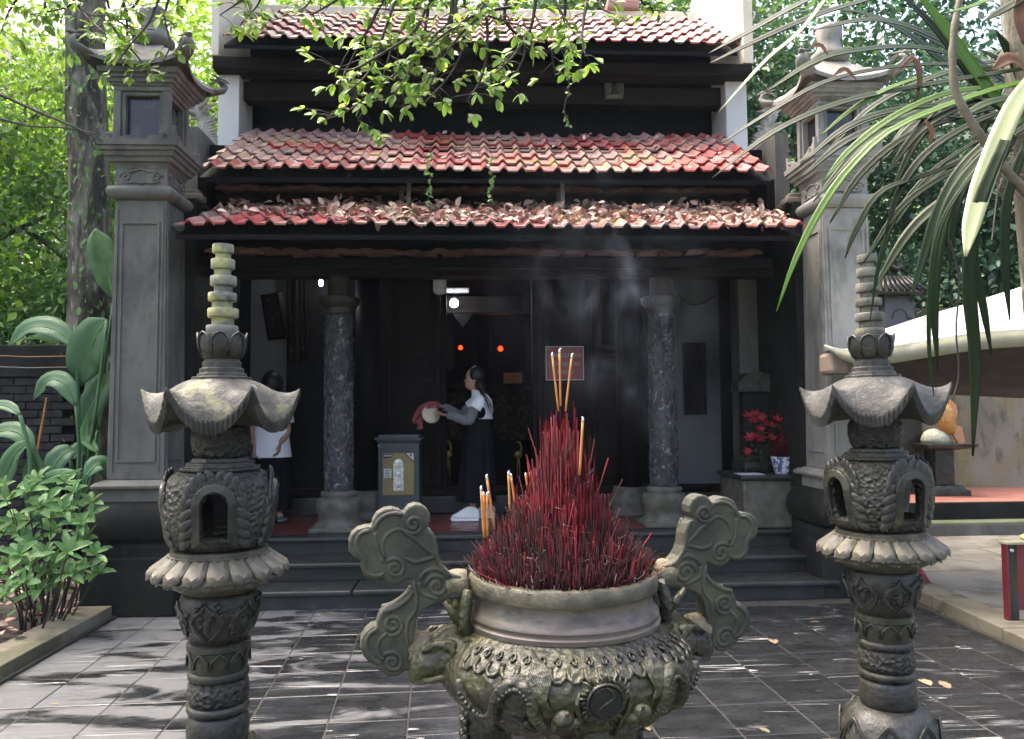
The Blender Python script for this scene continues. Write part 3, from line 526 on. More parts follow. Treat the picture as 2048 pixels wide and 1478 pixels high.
b = MB(); b.prism([(xl0-.03, 5.345), (xl0+.05, 5.345), (xl0+.05, 7.2), (xl0-.03, 7.2)], 8.30, 9.9); b.build('gable_parapet', 'cream_wall', T, bev=0.01)
b = MB(); b.prism([(xr1-.08, 5.345), (xr1+.03, 5.345), (xr1+.03, 7.4), (xr1-.08, 7.4)], 8.30, 9.9); b.build('gable_parapet', 'cream_wall', T, bev=0.01)
b = MB(); b.add([(xr1-.20, 8.45, 5.72), (xr1-.081, 8.35, 5.72), (xr1-.081, 9.9, 7.0), (xr1-.20, 9.9, 6.85), (xr1-.20, 8.45, 5.65), (xr1-.081, 8.35, 5.65), (xr1-.081, 9.9, 6.8), (xr1-.20, 9.9, 6.65)],
                [(0, 1, 2, 3), (4, 7, 6, 5), (0, 4, 5, 1), (1, 5, 6, 2), (2, 6, 7, 3), (3, 7, 4, 0)]); b.build('gable_coping', 'cream_wall', T)
# bell-shaped plaques on the attic wall
for px, py in ((1228, 176), (697, 178)):
    c = atY(px, py, 8.57); q = MB(); q.prism([(c.x-.10, c.z-.13), (c.x+.10, c.z-.13), (c.x+.11, c.z+.05), (c.x+.07, c.z+.13), (c.x-.07, c.z+.13), (c.x-.11, c.z+.05)], 8.54, 8.595)
    pl = q.build('plaque', 'base_stone', T, bev=0.015)
    q = MB(); q.tube([(c.x-.085, 8.535, c.z-.09), (c.x-.085, 8.535, c.z+.04), (c.x-.05, 8.535, c.z+.105), (c.x+.05, 8.535, c.z+.105), (c.x+.085, 8.535, c.z+.04), (c.x+.085, 8.535, c.z-.09)], 0.011, 6); q.build('plaque_rim', 'base_stone', pl, smooth=True)
    q = MB(); q.lathe([(-.08, .055), (-.06, .045), (-.03, .03), (0, .035), (.03, .03), (.05, .012)], 10, (c.x, 8.545, c.z)); q.build('plaque_figure', 'stone', pl, smooth=True)
# main stone columns with lotus bases and old wooden necks
colp = []
for px in (678, 1325):
    cx = X(px, 7.65); cy = 7.65; rt_ = MB(); rt_.lathe([(0.80, .132), (0.84, .137), (1.6, .135), (2.48, .128), (2.50, .128)], 40, (cx, cy, 0))
    col = rt_.build('column', 'column_stone', T, smooth=True, label='round stone column carved with vines')
    # carved vine relief on the shaft
    q = MB(); 
    for s in range(7):
        ph = random.uniform(0, 6.28); zz = 0.95; pts = []
        while zz < 2.45:
            a = ph+0.55*math.sin(zz*6+s*1.7)+0.4*zz; rr = 0.134; pts.append((cx+rr*math.cos(a), cy+rr*math.sin(a), zz)); zz += 0.05
        q.tube(pts, [0.005+0.004*abs(math.sin(i*1.3)) for i in range(len(pts))], 5)
    for s in range(240):
        a = random.uniform(math.pi*.95, math.pi*2.05); zz = random.uniform(0.95, 2.42); l = random.uniform(.02, .04); da = random.uniform(-.25, .25); rr = .136
        q.tube([(cx+rr*math.cos(a), cy+rr*math.sin(a), zz), (cx+rr*1.02*math.cos(a+da*.5), cy+rr*1.02*math.sin(a+da*.5), zz+l*.5), (cx+rr*math.cos(a+da), cy+rr*math.sin(a+da), zz+l)], [.003, .009, .002], 5)
    q.build('carving', 'column_carving', col, smooth=True)
    q = MB(); q.lathe([(2.5, .135), (2.53, .150), (2.56, .150), (2.575, .165), (2.60, .185), (2.625, .195), (2.66, .195), (2.665, .19)], 40, (cx, cy, 0)); q.build('capital', 'stone', col, smooth=False, auto=40)
    q = MB(); q.lathe([(2.665, .10), (2.7, .105), (2.9, .10), (3.05, .115)], 14, (cx, cy, 0), wob=lambda a, z: 1+.06*math.sin(5*a+z*9)); q.build('neck_post', 'post_wood', col, smooth=True)
    q = MB(); q.lathe([(.45, .235), (.50, .235), (.53, .20), (.56, .185), (.60, .195), (.66, .215), (.72, .215), (.755, .195), (.765, .165), (.78, .17), (.80, .172), (.815, .165), (.825, .14)], 40, (cx, cy, 0))
    ba = q.build('column_base', 'base_stone', col, auto=45)
    q = MB()
    for k in range(22):
        a = 2*math.pi*k/22; q.tube([(cx+.208*math.cos(a+d), cy+.208*math.sin(a+d), .735-zz) for d, zz in ((-.13, 0), (-.09, .03), (0, .045), (.09, .03), (.13, 0))], .006, 5)
    q.build('lotus_band', 'base_stone', ba, smooth=True)
    q = MB(); q.box(cx-.24, cx+.24, cy-.24, cy+.24, .452, .495); q.build('base_plinth', 'base_stone', col, bev=0.01)
# inner wooden columns
for px in (735, 1258):
    cx = X(px, 8.45); q = MB(); q.lathe([(.75, .14), (3.28, .13)], 24, (cx, 8.45, 0)); c_ = q.build('inner_column', 'dark_wood', T, smooth=True)
    q = MB(); q.lathe([(.45, .24), (.49, .24), (.50, .20), (.56, .225), (.64, .225), (.70, .19), (.75, .18)], 28, (cx, 8.45, 0)); q.build('column_base', 'base_stone', c_, smooth=True)
# door wall
YW = 8.8; xa, xb, xc, xd = X(700, YW), X(775, YW), X(882, YW), X(1076, YW); xe = X(1290, YW)
P_('threshold_stone', 'step_stone', -2.55, 3.0, YW-.12, YW+.1, .45, Zp(988, YW), bev=.02)
P_('door_sill', 'brown_wood', -2.55, 3.0, YW-.10, YW+.06, Zp(987, YW)+.001, Zp(972, YW), bev=.008)
zs = Zp(972, YW)
def panel_door(x0, x1, z0, z1, rows, m='brown_wood', y=YW):
    d = MB(); st = 0.06
    d.box(x0, x0+st, y-.03, y+.03, z0, z1); d.box(x1-st, x1, y-.03, y+.03, z0, z1)
    zz = [z0+(z1-z0)*r for r in rows]
    for a in range(len(zz)): d.box(x0+st+.001, x1-st-.001, y-.028, y+.028, max(z0, zz[a]-.03), min(z1, zz[a]+.03))
    o = d.build('door', m, T, bev=.004)
    for a in range(len(zz)-1):
        q = MB(); q.box(x0+st-.01, x1-st+.01, y-.012, y+.012, zz[a]+.02, zz[a+1]-.02); q.box(x0+st+.05, x1-st-.05, y-.022, y-.013, zz[a]+.08, zz[a+1]-.08); q.build('door_panel', m, o, bev=.004)
    return o
panel_door(xb, xc, zs, 3.28, (0, .36, .46, .58, 1)); panel_door(xa, xb-.01, zs, 3.28, (0, .36, .46, .58, 1), 'dark_wood')
panel_door(xd, xd+(xe-xd)/2-.005, zs, 3.28, (0, .36, .46, .58, 1)); panel_door(xd+(xe-xd)/2+.005, xe, zs, 3.28, (0, .36, .46, .58, 1))
for x in (xd-.035, xc+.035): P_('door_post', 'dark_wood', x-.03, x+.03, YW-.06, YW+.06, zs, 3.28, bev=.01)
# bays left and right of the doors
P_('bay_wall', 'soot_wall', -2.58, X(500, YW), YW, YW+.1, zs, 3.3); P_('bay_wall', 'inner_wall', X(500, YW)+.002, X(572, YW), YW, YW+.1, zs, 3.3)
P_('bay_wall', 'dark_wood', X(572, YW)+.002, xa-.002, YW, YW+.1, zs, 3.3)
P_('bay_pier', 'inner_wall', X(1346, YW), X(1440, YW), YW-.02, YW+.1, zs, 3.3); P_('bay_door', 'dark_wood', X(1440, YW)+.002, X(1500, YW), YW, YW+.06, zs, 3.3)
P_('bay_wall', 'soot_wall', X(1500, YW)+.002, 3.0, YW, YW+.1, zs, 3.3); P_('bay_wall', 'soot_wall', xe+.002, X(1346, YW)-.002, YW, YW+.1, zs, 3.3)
P_('pilaster', 'grey_plaster', X(1482, 8.0), X(1542, 8.0), 8.0, 8.28, .45, 3.28, bev=.01)
P_('niche_wall', 'dark_plaster', X(1542, 8.0)+.002, 3.0, 8.02, 8.1, .45, 3.28); P_('niche_wall', 'dark_plaster', -2.57, X(395, 8.0), 8.02, 8.1, .45, 3.28)
# lattice window in the right bay
wx0, wx1 = X(1366, YW), X(1411, YW); wz0, wz1 = Zp(829, YW, 1390), Zp(686, YW, 1390)
q = MB(); q.box(wx0, wx1, YW-.035, YW-.022, wz0, wz1); wn = q.build('window', 'black_void', T)
q = MB()
for (a0, a1, c0_, c1_) in ((wx0, wx0+.025, wz0, wz1), (wx1-.025, wx1, wz0, wz1), (wx0+.026, wx1-.026, wz0, wz0+.03), (wx0+.026, wx1-.026, wz1-.03, wz1)): q.box(a0, a1, YW-.06, YW-.036, c0_, c1_)
q.build('window_frame', 'black_void', wn)
for k in range(5): q = MB(); xx = wx0+.075+k*.035; q.box(xx, xx+.009, YW-.05, YW-.04, wz0+.03, wz1-.03); q.build('lattice_bar', 'gilt_carving', wn)
for k in range(9): q = MB(); zz = wz0+.08+k*.08; q.box(wx0+.07, wx1-.03, YW-.056, YW-.0505, zz, zz+.009); q.build('lattice_bar', 'gilt_carving', wn)
# inner shrine room: lit lintel, altar, hangings
P_('lintel', 'beam_wood', X(878, 10.0), X(1085, 10.0), 10.0, 10.2, Zp(626, 10.0), Zp(592, 10.0), bev=.01)
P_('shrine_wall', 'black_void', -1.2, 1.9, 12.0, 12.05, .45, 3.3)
for px, w_ in ((900, 20), (950, 16), (985, 10), (1060, 14)): P_('hanging_board', 'dark_wood', X(px-w_/2, 10.6), X(px+w_/2, 10.6), 10.6, 10.63, Zp(740, 10.6), Zp(635, 10.6), bev=.01)
b = MB(); b.prism([(X(905, 10.05), Zp(626, 10.05)), (X(948, 10.05), Zp(626, 10.05)), (X(938, 10.05), Zp(640, 10.05)), (X(926, 10.05), Zp(655, 10.05)), (X(915, 10.05), Zp(640, 10.05))], 10.02, 10.06); b.build('valance', 'dark_wood', T)

# --- stone steps
ST = thing('stone_steps', 'three dark worn stone steps up to the temple veranda', 'steps', (0.35, 6.8, 0))
sx0, sx1 = -2.28, 3.02
for (y0, y1, z0, z1, cuts) in ((6.40, 6.80, 0, .15, (-.95,)), (6.76, 7.24, .15, .30, (.4,)), (7.19, 7.449, .30, .45, (-.5, 1.3))):
    xs_ = [sx0]+list(cuts)+[sx1]
    body = MB(); body.box(sx0+.01, sx1-.01, y0+.045, y1, z0-.0, z1-.046); st = body.build('step', 'step_stone', ST)
    for a in range(len(xs_)-1):
        q = MB(); q.box(xs_[a]+.004, xs_[a+1]-.004, y0+random.uniform(0, .006), y1-.002, z1-.045, z1+random.uniform(-.002, .002)); q.build('tread', 'step_stone', st, bev=.016, seg=3)
b = MB(); b.box(sx0, sx1, 7.449, 12.8, -.05, .0); 

# ================================================================== GATE PILLARS
def curve_xz(cx, cz, r, turns, n, start=0.0, sgn=1, shrink=0.12):
    return [(cx+sgn*r*(1-(1-shrink)*i/(n-1))*math.cos(start+turns*2*math.pi*i/(n-1)), cz+r*(1-(1-shrink)*i/(n-1))*math.sin(start+turns*2*math.pi*i/(n-1))) for i in range(n)]
def gate_pillar(cx, cy, label, plaster):
    t = thing('gate_pillar', label, 'pillar', (cx, cy, 0), 'tall lantern-topped pillars flanking the temple')
    c = (cx, cy, 0)
    q = MB(); q.square([(0, .36), (.44, .345), (.445, .33), (.52, .33), (.56, .30)], c); q.build('plinth', 'dark_plaster', t, bev=.012)
    q = MB(); q.square([(.56, .305), (.60, .345), (.68, .365), (.76, .36), (.84, .325), (.87, .29)], c); q.build('base_moulding', 'dark_plaster', t, auto=50)
    q = MB(); q.square([(.87, .27), (.97, .265), (.975, .31), (1.0, .315), (1.02, .29), (1.04, .245)], c); q.build('base_neck', plaster, t, bev=.006)
    q = MB(); q.square([(1.04, .225), (3.30, .20)], c); sh = q.build('shaft', plaster, t, bev=.008)
    for f in range(4):
        m = Matrix.Translation((cx, cy, 0)) @ Matrix.Rotation(f*math.pi/2, 4, 'Z')
        q = MB(); y = -.212
        for (x0, x1, z0, z1) in ((-.155, -.135, 1.18, 3.12), (.135, .155, 1.18, 3.12), (-.134, .134, 1.18, 1.20), (-.134, .134, 3.10, 3.12), (-.185, -.175, 1.10, 3.22), (.175, .185, 1.10, 3.22)):
            k0 = .008*(1.7-z0)/1.0; q.add([(x0, y-.012+.011*(z-2.17), z) for z in (z0, z1)]+[(x1, y-.012+.011*(z-2.17), z) for z in (z1, z0)]+[(x0, y+.02+.011*(z-2.17), z) for z in (z0, z1)]+[(x1, y+.02+.011*(z-2.17), z) for z in (z1, z0)],
                   [(0, 1, 2, 3), (7, 6, 5, 4), (0, 4, 5, 1), (1, 5, 6, 2), (2, 6, 7, 3), (3, 7, 4, 0)], m)
        q.build('panel_moulding', plaster, sh)
    q = MB(); q.square([(3.30, .215), (3.325, .245), (3.36, .262), (3.40, .245), (3.415, .205)], c); q.build('torus', plaster, t, auto=50)
    q = MB(); q.square([(3.415, .205), (3.56, .205)], c); fr = q.build('frieze', plaster, t)
    for f in range(4):
        m = Matrix.Translation((cx, cy, 0)) @ Matrix.Rotation(f*math.pi/2, 4, 'Z'); q = MB()
        for s in (-1, 1):
            q.tube([(x, -.208, z) for x, z in curve_xz(s*.125, 3.485, .045, 1.4, 18, 0, s)], [.012]*17+[.006], 6, m)
            q.tube([(s*.125, -.208, 3.535), (s*.07, -.208, 3.53), (s*.03, -.208, 3.545), (0, -.208, 3.55)], .011, 6, m); q.tube([(s*.15, -.208, 3.45), (s*.09, -.208, 3.435), (s*.04, -.208, 3.445), (0, -.208, 3.43)], .010, 6, m)
        q.build('scroll_relief', plaster, fr, smooth=True)
    q = MB(); q.square([(3.56, .21), (3.60, .225), (3.605, .25), (3.64, .255), (3.645, .275), (3.68, .28), (3.685, .30), (3.715, .30), (3.72, .315), (3.765, .318)], c); q.build('cornice', plaster, t)
    # lantern chamber: four corner posts, framed recessed windows
    z0, z1 = 3.766, 4.235; H = .225; lc = MB()
    lc.square([(z0, H), (z0+.04, H)], c); lc.square([(z1-.04, H), (z1, H)], c)
    for sx in (-1, 1):
        for sy in (-1, 1): lc.box(cx+sx*H-(.06 if sx > 0 else 0), cx+sx*H+(.06 if sx < 0 else 0), cy+sy*H-(.06 if sy > 0 else 0), cy+sy*H+(.06 if sy < 0 else 0), z0+.041, z1-.041)
    ch = lc.build('lantern_chamber', plaster, t, bev=.006)
    for f in range(4):
        m = Matrix.Translation((cx, cy, 0)) @ Matrix.Rotation(f*math.pi/2, 4, 'Z'); q = MB()
        q.box(-.163, .163, -H+.07, -H+.085, z0+.045, z1-.045, m); pn = q.build('window', 'glass_dark', ch)
        q = MB()
        for (a0, a1, b0, b1) in ((-.163, -.135, z0+.042, z1-.042), (.135, .163, z0+.042, z1-.042), (-.134, .134, z0+.042, z0+.07), (-.134, .134, z1-.07, z1-.042)): q.box(a0, a1, -H+.022, -H+.069, b0, b1, m)
        q.build('window_frame', plaster, pn)
        for s in (-1, 1):   # leaf scrolls standing on the ledge corners
            q = MB(); pl = [(s*.295, z0), (s*.30, z0+.12), (s*.265, z0+.075), (s*.235, z0+.055), (s*.19, z0+.062), (s*.15, z0+.03), (s*.10, z0+.022), (s*.07, z0+.001)]
            q.prism(pl if s > 0 else pl[::-1], -.300, -.27, m); q.tube([(x, -.302, z) for x, z in curve_xz(s*.215, z0+.03, .024, 1.3, 12, 0, s)], .006, 5, m); q.build('corner_leaf', plaster, ch, bev=.004)
    q = MB(); q.square([(z1, .235), (z1+.02, .24), (z1+.022, .262), (z1+.05, .266), (z1+.052, .288), (z1+.08, .292), (z1+.082, .315), (z1+.125, .32)], c); q.build('cornice', plaster, t)
    # hipped roof with upswept corners
    zr = z1+.126; N_ = 13; top = []; 
    def edge(u, v):   # u,v in -1..1 -> point on roof
        r = max(abs(u), abs(v)); hh = .34*(1-r)**.9
        cor = (abs(u)*abs(v))**3*.08
        k = .36+.07*(abs(u)*abs(v))**2
        return (cx+u*k, cy+v*k, zr+hh+cor+.03)
    gr = [[edge(-1+2*i/(N_-1), -1+2*j/(N_-1)) for i in range(N_)] for j in range(N_)]
    q = MB(); vs = [p for r in gr for p in r]; o2 = len(vs); vs += [(p[0], p[1], p[2]-.035 if max(abs(p[0]-cx), abs(p[1]-cy)) > .30 else zr-.0) for r in gr for p in r]
    fs = []
    for j in range(N_-1):
        for i in range(N_-1):
            a = j*N_+i; fs.append((a, a+1, a+N_+1, a+N_)); fs.append((o2+a, o2+a+N_, o2+a+N_+1, o2+a+1))
    for i in range(N_-1):
        for a, bb in ((i, i+1), ((N_-1)*N_+i+1, (N_-1)*N_+i), ((i+1)*N_, i*N_), (i*N_+N_-1, (i+1)*N_+N_-1)): fs.append((a, o2+a, o2+bb, bb))
    q.add(vs, fs); rf = q.build('pillar_roof', plaster, t, auto=35)
    for sx in (-1, 1):
        for sy in (-1, 1):    # curling ends with phoenix heads
            m = Matrix.Translation((cx+sx*.40, cy+sy*.40, zr+.085)) @ Matrix.Rotation(math.atan2(sy, sx), 4, 'Z') @ Matrix.Diagonal((.75, 1.4, .60, 1)); q = MB()
            q.tube([(-.10, 0, -.05), (0, 0, .0), (.07, 0, .04), (.10, 0, .10), (.075, 0, .155), (.03, 0, .17)], [.05, .05, .045, .036, .032, .026], 8, m)
            q.ball((.085, 0, .20), (.04, .026, .032), 8, m); q.tube([(.11, 0, .20), (.15, 0, .195), (.165, 0, .175)], [.016, .009, .002], 5, m)
            for k in range(6): q.tube([(.07, 0, .21), (.02-.012*k, .01*(-1)**k, .235-.022*k), (-.06-.01*k, .02*(-1)**k, .27-.045*k)], [.012, .012, .003], 5, m)
            q.build('phoenix_head', plaster, rf, smooth=True)
    q = MB(); q.lathe([(zr+.28, .14), (zr+.33, .17), (zr+.36, .17), (zr+.42, .11), (zr+.5, .09), (zr+.6, .12), (zr+.66, .06)], 16, c); q.build('finial', plaster, rf, smooth=True)
    return t
gate_pillar(-2.665, 6.68, 'dark grey lantern-topped pillar beside the big tree trunk', 'grey_plaster')
gate_pillar(3.245, 6.80, 'pale weathered lantern-topped pillar half hidden behind strap leaves', 'pale_plaster')
# wing walls behind the pillars, with stepped tile coping
def wing(x0, x1, label, sgn):
    t = thing('wing_wall', label, 'wall', ((x0+x1)/2, 7.5, 0))
    q = MB(); q.box(x0, x1, 7.02, 8.4, 0, 3.46); q.build('wall', 'dark_plaster', t)
    n = 9
    for k in range(n):
        y = 7.06+k*.145; z = 3.62-.018*k; q = MB(); q.box((x0+x1)/2-.13, (x0+x1)/2+.13, y, y+.155, z-.155, z-.10); q.box((x0+x1)/2-.10, (x0+x1)/2+.10, y+.02, y+.13, z-.0995, z-.06)
        q.build('coping_tile', 'cornice_tile', t, bev=.012)
    q = MB(); cx = (x0+x1)/2; q.tube([(cx, 8.33, 3.40), (cx, 8.42, 3.44), (cx, 8.47, 3.50), (cx, 8.44, 3.56), (cx, 8.39, 3.54), (cx, 8.40, 3.50)], [.05, .045, .04, .035, .025, .01], 8); q.build('scroll_end', 'base_stone', t, smooth=True)
wing(-2.60, -2.42, 'sooty wing wall with stepped coping behind the dark pillar', -1); wing(2.97, 3.15, 'grey wing wall with stepped coping behind the pale pillar', 1)
# carved phoenix gables on blocks beside the middle roof
def gable_carving(px0, px1, pyb, pyt, label, seedv, mir):
    Y = 8.55; x0, x1 = X(px0, Y, 300), X(px1, Y, 300); zb, zt = Zp(pyb, Y, px0), Zp(pyt, Y, px0)
    t = thing('carved_gable', label, 'carving', ((x0+x1)/2, Y, 3.3)); q = MB(); w_ = x1-x0
    s0, s1 = (x0, x0+w_*.62) if mir > 0 else (x1-w_*.62, x1)
    q.box(s0, s1, Y, Y+.5, 3.0, zb+.02); q.build('block', 'carved_pale', t, bev=.03, seg=3)
    rnd = random.Random(seedv)
    q = MB()
    sx = [x0+w_*.35, x0+w_*.45, x0+w_*.2, x0+w_*.4] if mir > 0 else [x1-w_*.35, x1-w_*.45, x1-w_*.2, x1-w_*.4]
    sp = smoothpath([(sx[0], Y+.1, zb), (sx[1], Y+.1, zb+(zt-zb)*.35), (sx[2], Y+.1, zb+(zt-zb)*.7), (sx[3], Y+.1, zt-.05)], 14)
    q.tube(sp, [.075-.003*i for i in range(14)], 8); q.ball(tuple(sp[-1]), (.06, .05, .05), 8)
    for i in range(46):
        p = sp[rnd.randrange(13)]; a = rnd.uniform(-.6, 3.7); l = rnd.uniform(.08, .2); d = Vector((math.cos(a), rnd.uniform(-.5, .2), math.sin(a)*.8))
        q.tube([p, p+d*l*.6+Vector((0, 0, .02)), p+d*l+Vector((0, 0, rnd.uniform(-.06, .06)))], [.03, .024, .008], 5)
    for k in range(16):
        f = k/15; xx = (x0+w_*.45+w_*.75*f) if mir > 0 else (x1-w_*.45-w_*.75*f); q.tube([(xx, Y+.05, zb-.08-.45*f), (xx+.04*mir, Y+.02, zb+.10-.45*f), (xx+.10*mir, Y, zb+.12-.5*f)], [.05, .035, .01], 6)
    q.build('phoenix', 'carved_pale', t, smooth=True)
gable_carving(374, 436, 262, 195, 'weathered phoenix carving on a block beside the dark pillar', 3, 1)
gable_carving(1500, 1570, 275, 200, 'sunlit phoenix carving on a block beside the pale pillar', 5, -1)
# ================================================================== STONE LANTERNS
def zl(y): return 1.55-(y-830)*0.00186
HK = 0.00186
def lantern(label, loc, rot_cap, rot_win, tilt, capm, spm):
    t = thing('stone_lantern', label, 'lantern', loc, 'carved stone lanterns flanking the urn'); L0 = Vector(loc); c = (loc[0], loc[1], 0)
    # shaft: base bulb up to the lotus plate
    q = MB(); q.square([(0, .24), (.10, .24), (.11, .21), (.16, .20)], c); q.build('base_block', 'stone', t, bev=.01)
    q = MB(); q.lathe([(.16, .17), (.19, .185), (.25, .19), (.31, .175), (.35, .14), (.365, .11)], 40, c, wob=lambda a, z: 1+.05*abs(math.sin(4*a))); bb = q.build('base_bulb', 'stone', t, smooth=True)
    q = MB()
    for k in range(8):
        a = k*math.pi/4+.3; m = Matrix.Translation(c) @ Matrix.Rotation(a, 4, 'Z')
        for s in (.035, .055, .075): q.tube([(.185-.10*abs(z-.24)*(abs(z-.24)*4), s*1.2*math.cos((z-.18)/.16*math.pi/2)*(1 if s2 else -1), z) for s2 in (0, 1) for z in ([.19, .23, .27, .31, .335] if s2 == 0 else [.335, .31, .27, .23, .19])], .006, 5, m)
    q.build('lotus_relief', 'stone', bb, smooth=True)
    prof = [(.365, .104), (.38, .108), (.42, .110), (.455, .106), (.465, .100), (.472, .094)]
    q = MB(); q.lathe(prof, 32, c); q.build('shaft_drum', 'stone', t, smooth=True)
    q = MB(); q.lathe([(.472, .096), (.478, .106), (.490, .110), (.502, .106), (.507, .097)], 32, c); q.build('shaft_ring', 'stone', t, smooth=True)
    q = MB(); q.lathe([(.507, .098), (.52, .106), (.55, .109), (.58, .106), (.593, .098)], 32, c); q.build('shaft_bulge', 'stone_rough', t, smooth=True)
    q = MB(); q.lathe([(.593, .096), (.598, .105), (.610, .108), (.622, .105), (.627, .098)], 32, c); q.build('shaft_ring', 'stone', t, smooth=True)
    q = MB(); q.lathe([(.627, .100), (.65, .104), (.70, .107), (.705, .112), (.725, .112), (.73, .102)], 32, c); sd_ = q.build('lotus_drum', 'stone', t, auto=40)
    q = MB()
    for k in range(10):
        a = 2*math.pi*k/10; q.tube([(c[0]+.109*math.cos(a+d), c[1]+.109*math.sin(a+d), z) for d, z in ((-.29, .645), (-.25, .675), (-.12, .69), (0, .70), (.12, .69), (.25, .675), (.29, .645))], .0045, 5)
    q.build('petal_relief', 'stone', sd_, smooth=True)
    q = MB(); q.lathe([(.73, .102), (.76, .112), (.80, .128), (.84, .139), (.87, .141), (.895, .134), (.905, .128)], 36, c); vs_ = q.build('vase', 'stone', t, smooth=True)
    q = MB()
    for k in range(6):
        a = 2*math.pi*k/6+.5
        def rv(z): return .104+.037*max(0, min(1, (z-.735)/.115))
        for s in (-1, 1):
            q.tube([(c[0]+(rv(z)+.003)*math.cos(a+s*d), c[1]+(rv(z)+.003)*math.sin(a+s*d), z) for d, z in ((0, .75), (.18, .765), (.34, .79), (.42, .82), (.30, .845), (.10, .86), (0, .885))], [.004, .008, .010, .010, .009, .007, .004], 6)
            q.tube([(c[0]+(rv(z)+.003)*math.cos(a+s*d), c[1]+(rv(z)+.003)*math.sin(a+s*d), z) for d, z in ((.06, .80), (.16, .81), (.2, .83), (.12, .838), (.08, .826))], .005, 5)
        q.ball((c[0]+.122*math.cos(a), c[1]+.122*math.sin(a), .815), (.018, .018, .035), 8)
        for k2 in range(7): a2 = a+random.uniform(-.5, .5); z2 = random.uniform(.76, .88); q.tube([(c[0]+(rv(z2)+.002)*math.cos(a2), c[1]+(rv(z2)+.002)*math.sin(a2), z2), (c[0]+(rv(z2+.018)+.005)*math.cos(a2+.07), c[1]+(rv(z2+.018)+.005)*math.sin(a2+.07), z2+.018), (c[0]+(rv(z2+.03)+.002)*math.cos(a2+.16), c[1]+(rv(z2+.03)+.002)*math.sin(a2+.16), z2+.022)], [.003, .008, .002], 5)
    q.build('leaf_relief', 'stone', vs_, smooth=True)
    # lotus plate
    q = MB(); q.lathe([(.905, .125), (.925, .155), (.955, .215), (.968, .235), (.975, .232), (1.03, .178), (1.035, .175)], 48, c); lp = q.build('lotus_plate', 'stone_brown', t, auto=40)
    pm = MB(); P0 = []
    for (u, wd) in ((0, .026), (.03, .030), (.06, .033), (.080, .032), (.090, .024), (.096, .004)): P0.append((u, wd))
    n = len(P0); vs = []
    for u, wd in P0:
        for s in (-1, -.55, 0, .55, 1): vs.append((.172+u*.80, s*wd, 1.034-u*.56+(.010 if abs(s) < .6 else .004)+(.006 if abs(s) == .55 else 0)-(.005 if u > .095 else 0)))
    o2 = len(vs); vs += [(x, y, z-.013) for x, y, z in vs]
    fs = [(i*5+j, i*5+j+1, (i+1)*5+j+1, (i+1)*5+j) for i in range(n-1) for j in range(4)]
    fs += [(o2+a, o2+b_, b_, a) for i in range(n-1) for a, b_ in ((i*5, (i+1)*5), ((i+1)*5+4, i*5+4))] + [(o2+(n-1)*5+j, o2+(n-1)*5+j+1, (n-1)*5+j+1, (n-1)*5+j) for j in range(4)]
    pm.add(vs, fs); pme = pm.mesh('petal'); pme.materials.append(MATS['stone_brown']); sharp(pme, 50)
    for k in range(18): link_copy(pme, 'petal', lp, (0, 0, -loc[2]), (0, 0, 2*math.pi*k/18+.1), (1, 1.12, 1))
    for k in range(18): link_copy(pme, 'petal', lp, (0, 0, -loc[2]-.020), (0, 0, 2*math.pi*(k+.5)/18+.1), (.90, .95, 1))
    q = MB(); q.lathe([(1.028, .178), (1.045, .182), (1.047, .17), (1.062, .17), (1.064, .158)], 48, c); q.build('plate_ring', 'stone_brown', t, auto=40)
    # fire chamber: rounded body with four arched openings
    pr = [(1.064, .150), (1.075, .168), (1.09, .180)]+[(1.09+.155*i/16, .180+.026*math.sin(math.pi/2*min(1, i/12))) for i in range(1, 17)]+[(1.26, .205), (1.275, .204), (1.29, .202), (1.305, .198), (1.32, .190), (1.333, .176), (1.342, .155), (1.346, .12)]
    SEG = 128
    def sup(a): e = 2.25; return 1.0/((abs(math.cos(a))**e+abs(math.sin(a))**e)**(1/e))*.96
    def inside(a, z):      # arch opening on the faces
        u = .2*math.sin(a); 
        if math.cos(a) < .5 or z < 1.105: return False
        if z < 1.235: return abs(u) < .047
        return (u*u+(z-1.235)**2) < .047**2
    vs, fs = [], []
    for z, r in pr:
        for j in range(SEG):
            a = 2*math.pi*j/SEG; rr = r*sup(a); 
            vs.append((c[0]+rr*math.cos(a+rot_win), c[1]+rr*math.sin(a+rot_win), z))
    for i in range(len(pr)-1):
        for j in range(SEG):
            a = 2*math.pi*(j+.5)/SEG; z = (pr[i][0]+pr[i+1][0])/2; al = (a+math.pi/4) % (math.pi/2)-math.pi/4
            if inside(al, z): continue
            k = (j+1) % SEG; fs.append((i*SEG+j, i*SEG+k, (i+1)*SEG+k, (i+1)*SEG+j))
    q = MB(); q.add(vs, fs); bo = q.build('fire_chamber', 'stone_rough', t, smooth=True)
    so = bo.modifiers.new('solid', 'SOLIDIFY'); so.thickness = .035; so.offset = -1
    cv = lambda y: .2-math.sqrt(.04-y*y)
    dp = lambda z: .206-float(np.interp(z, [a_ for a_, _ in pr], [b_ for _, b_ in pr]))
    q = MB(); q.ball((0, 0, 0), (.008, .019, .033), 10); pe = q.mesh('leaf_boss', smooth=True); pe.materials.append(MATS['stone'])
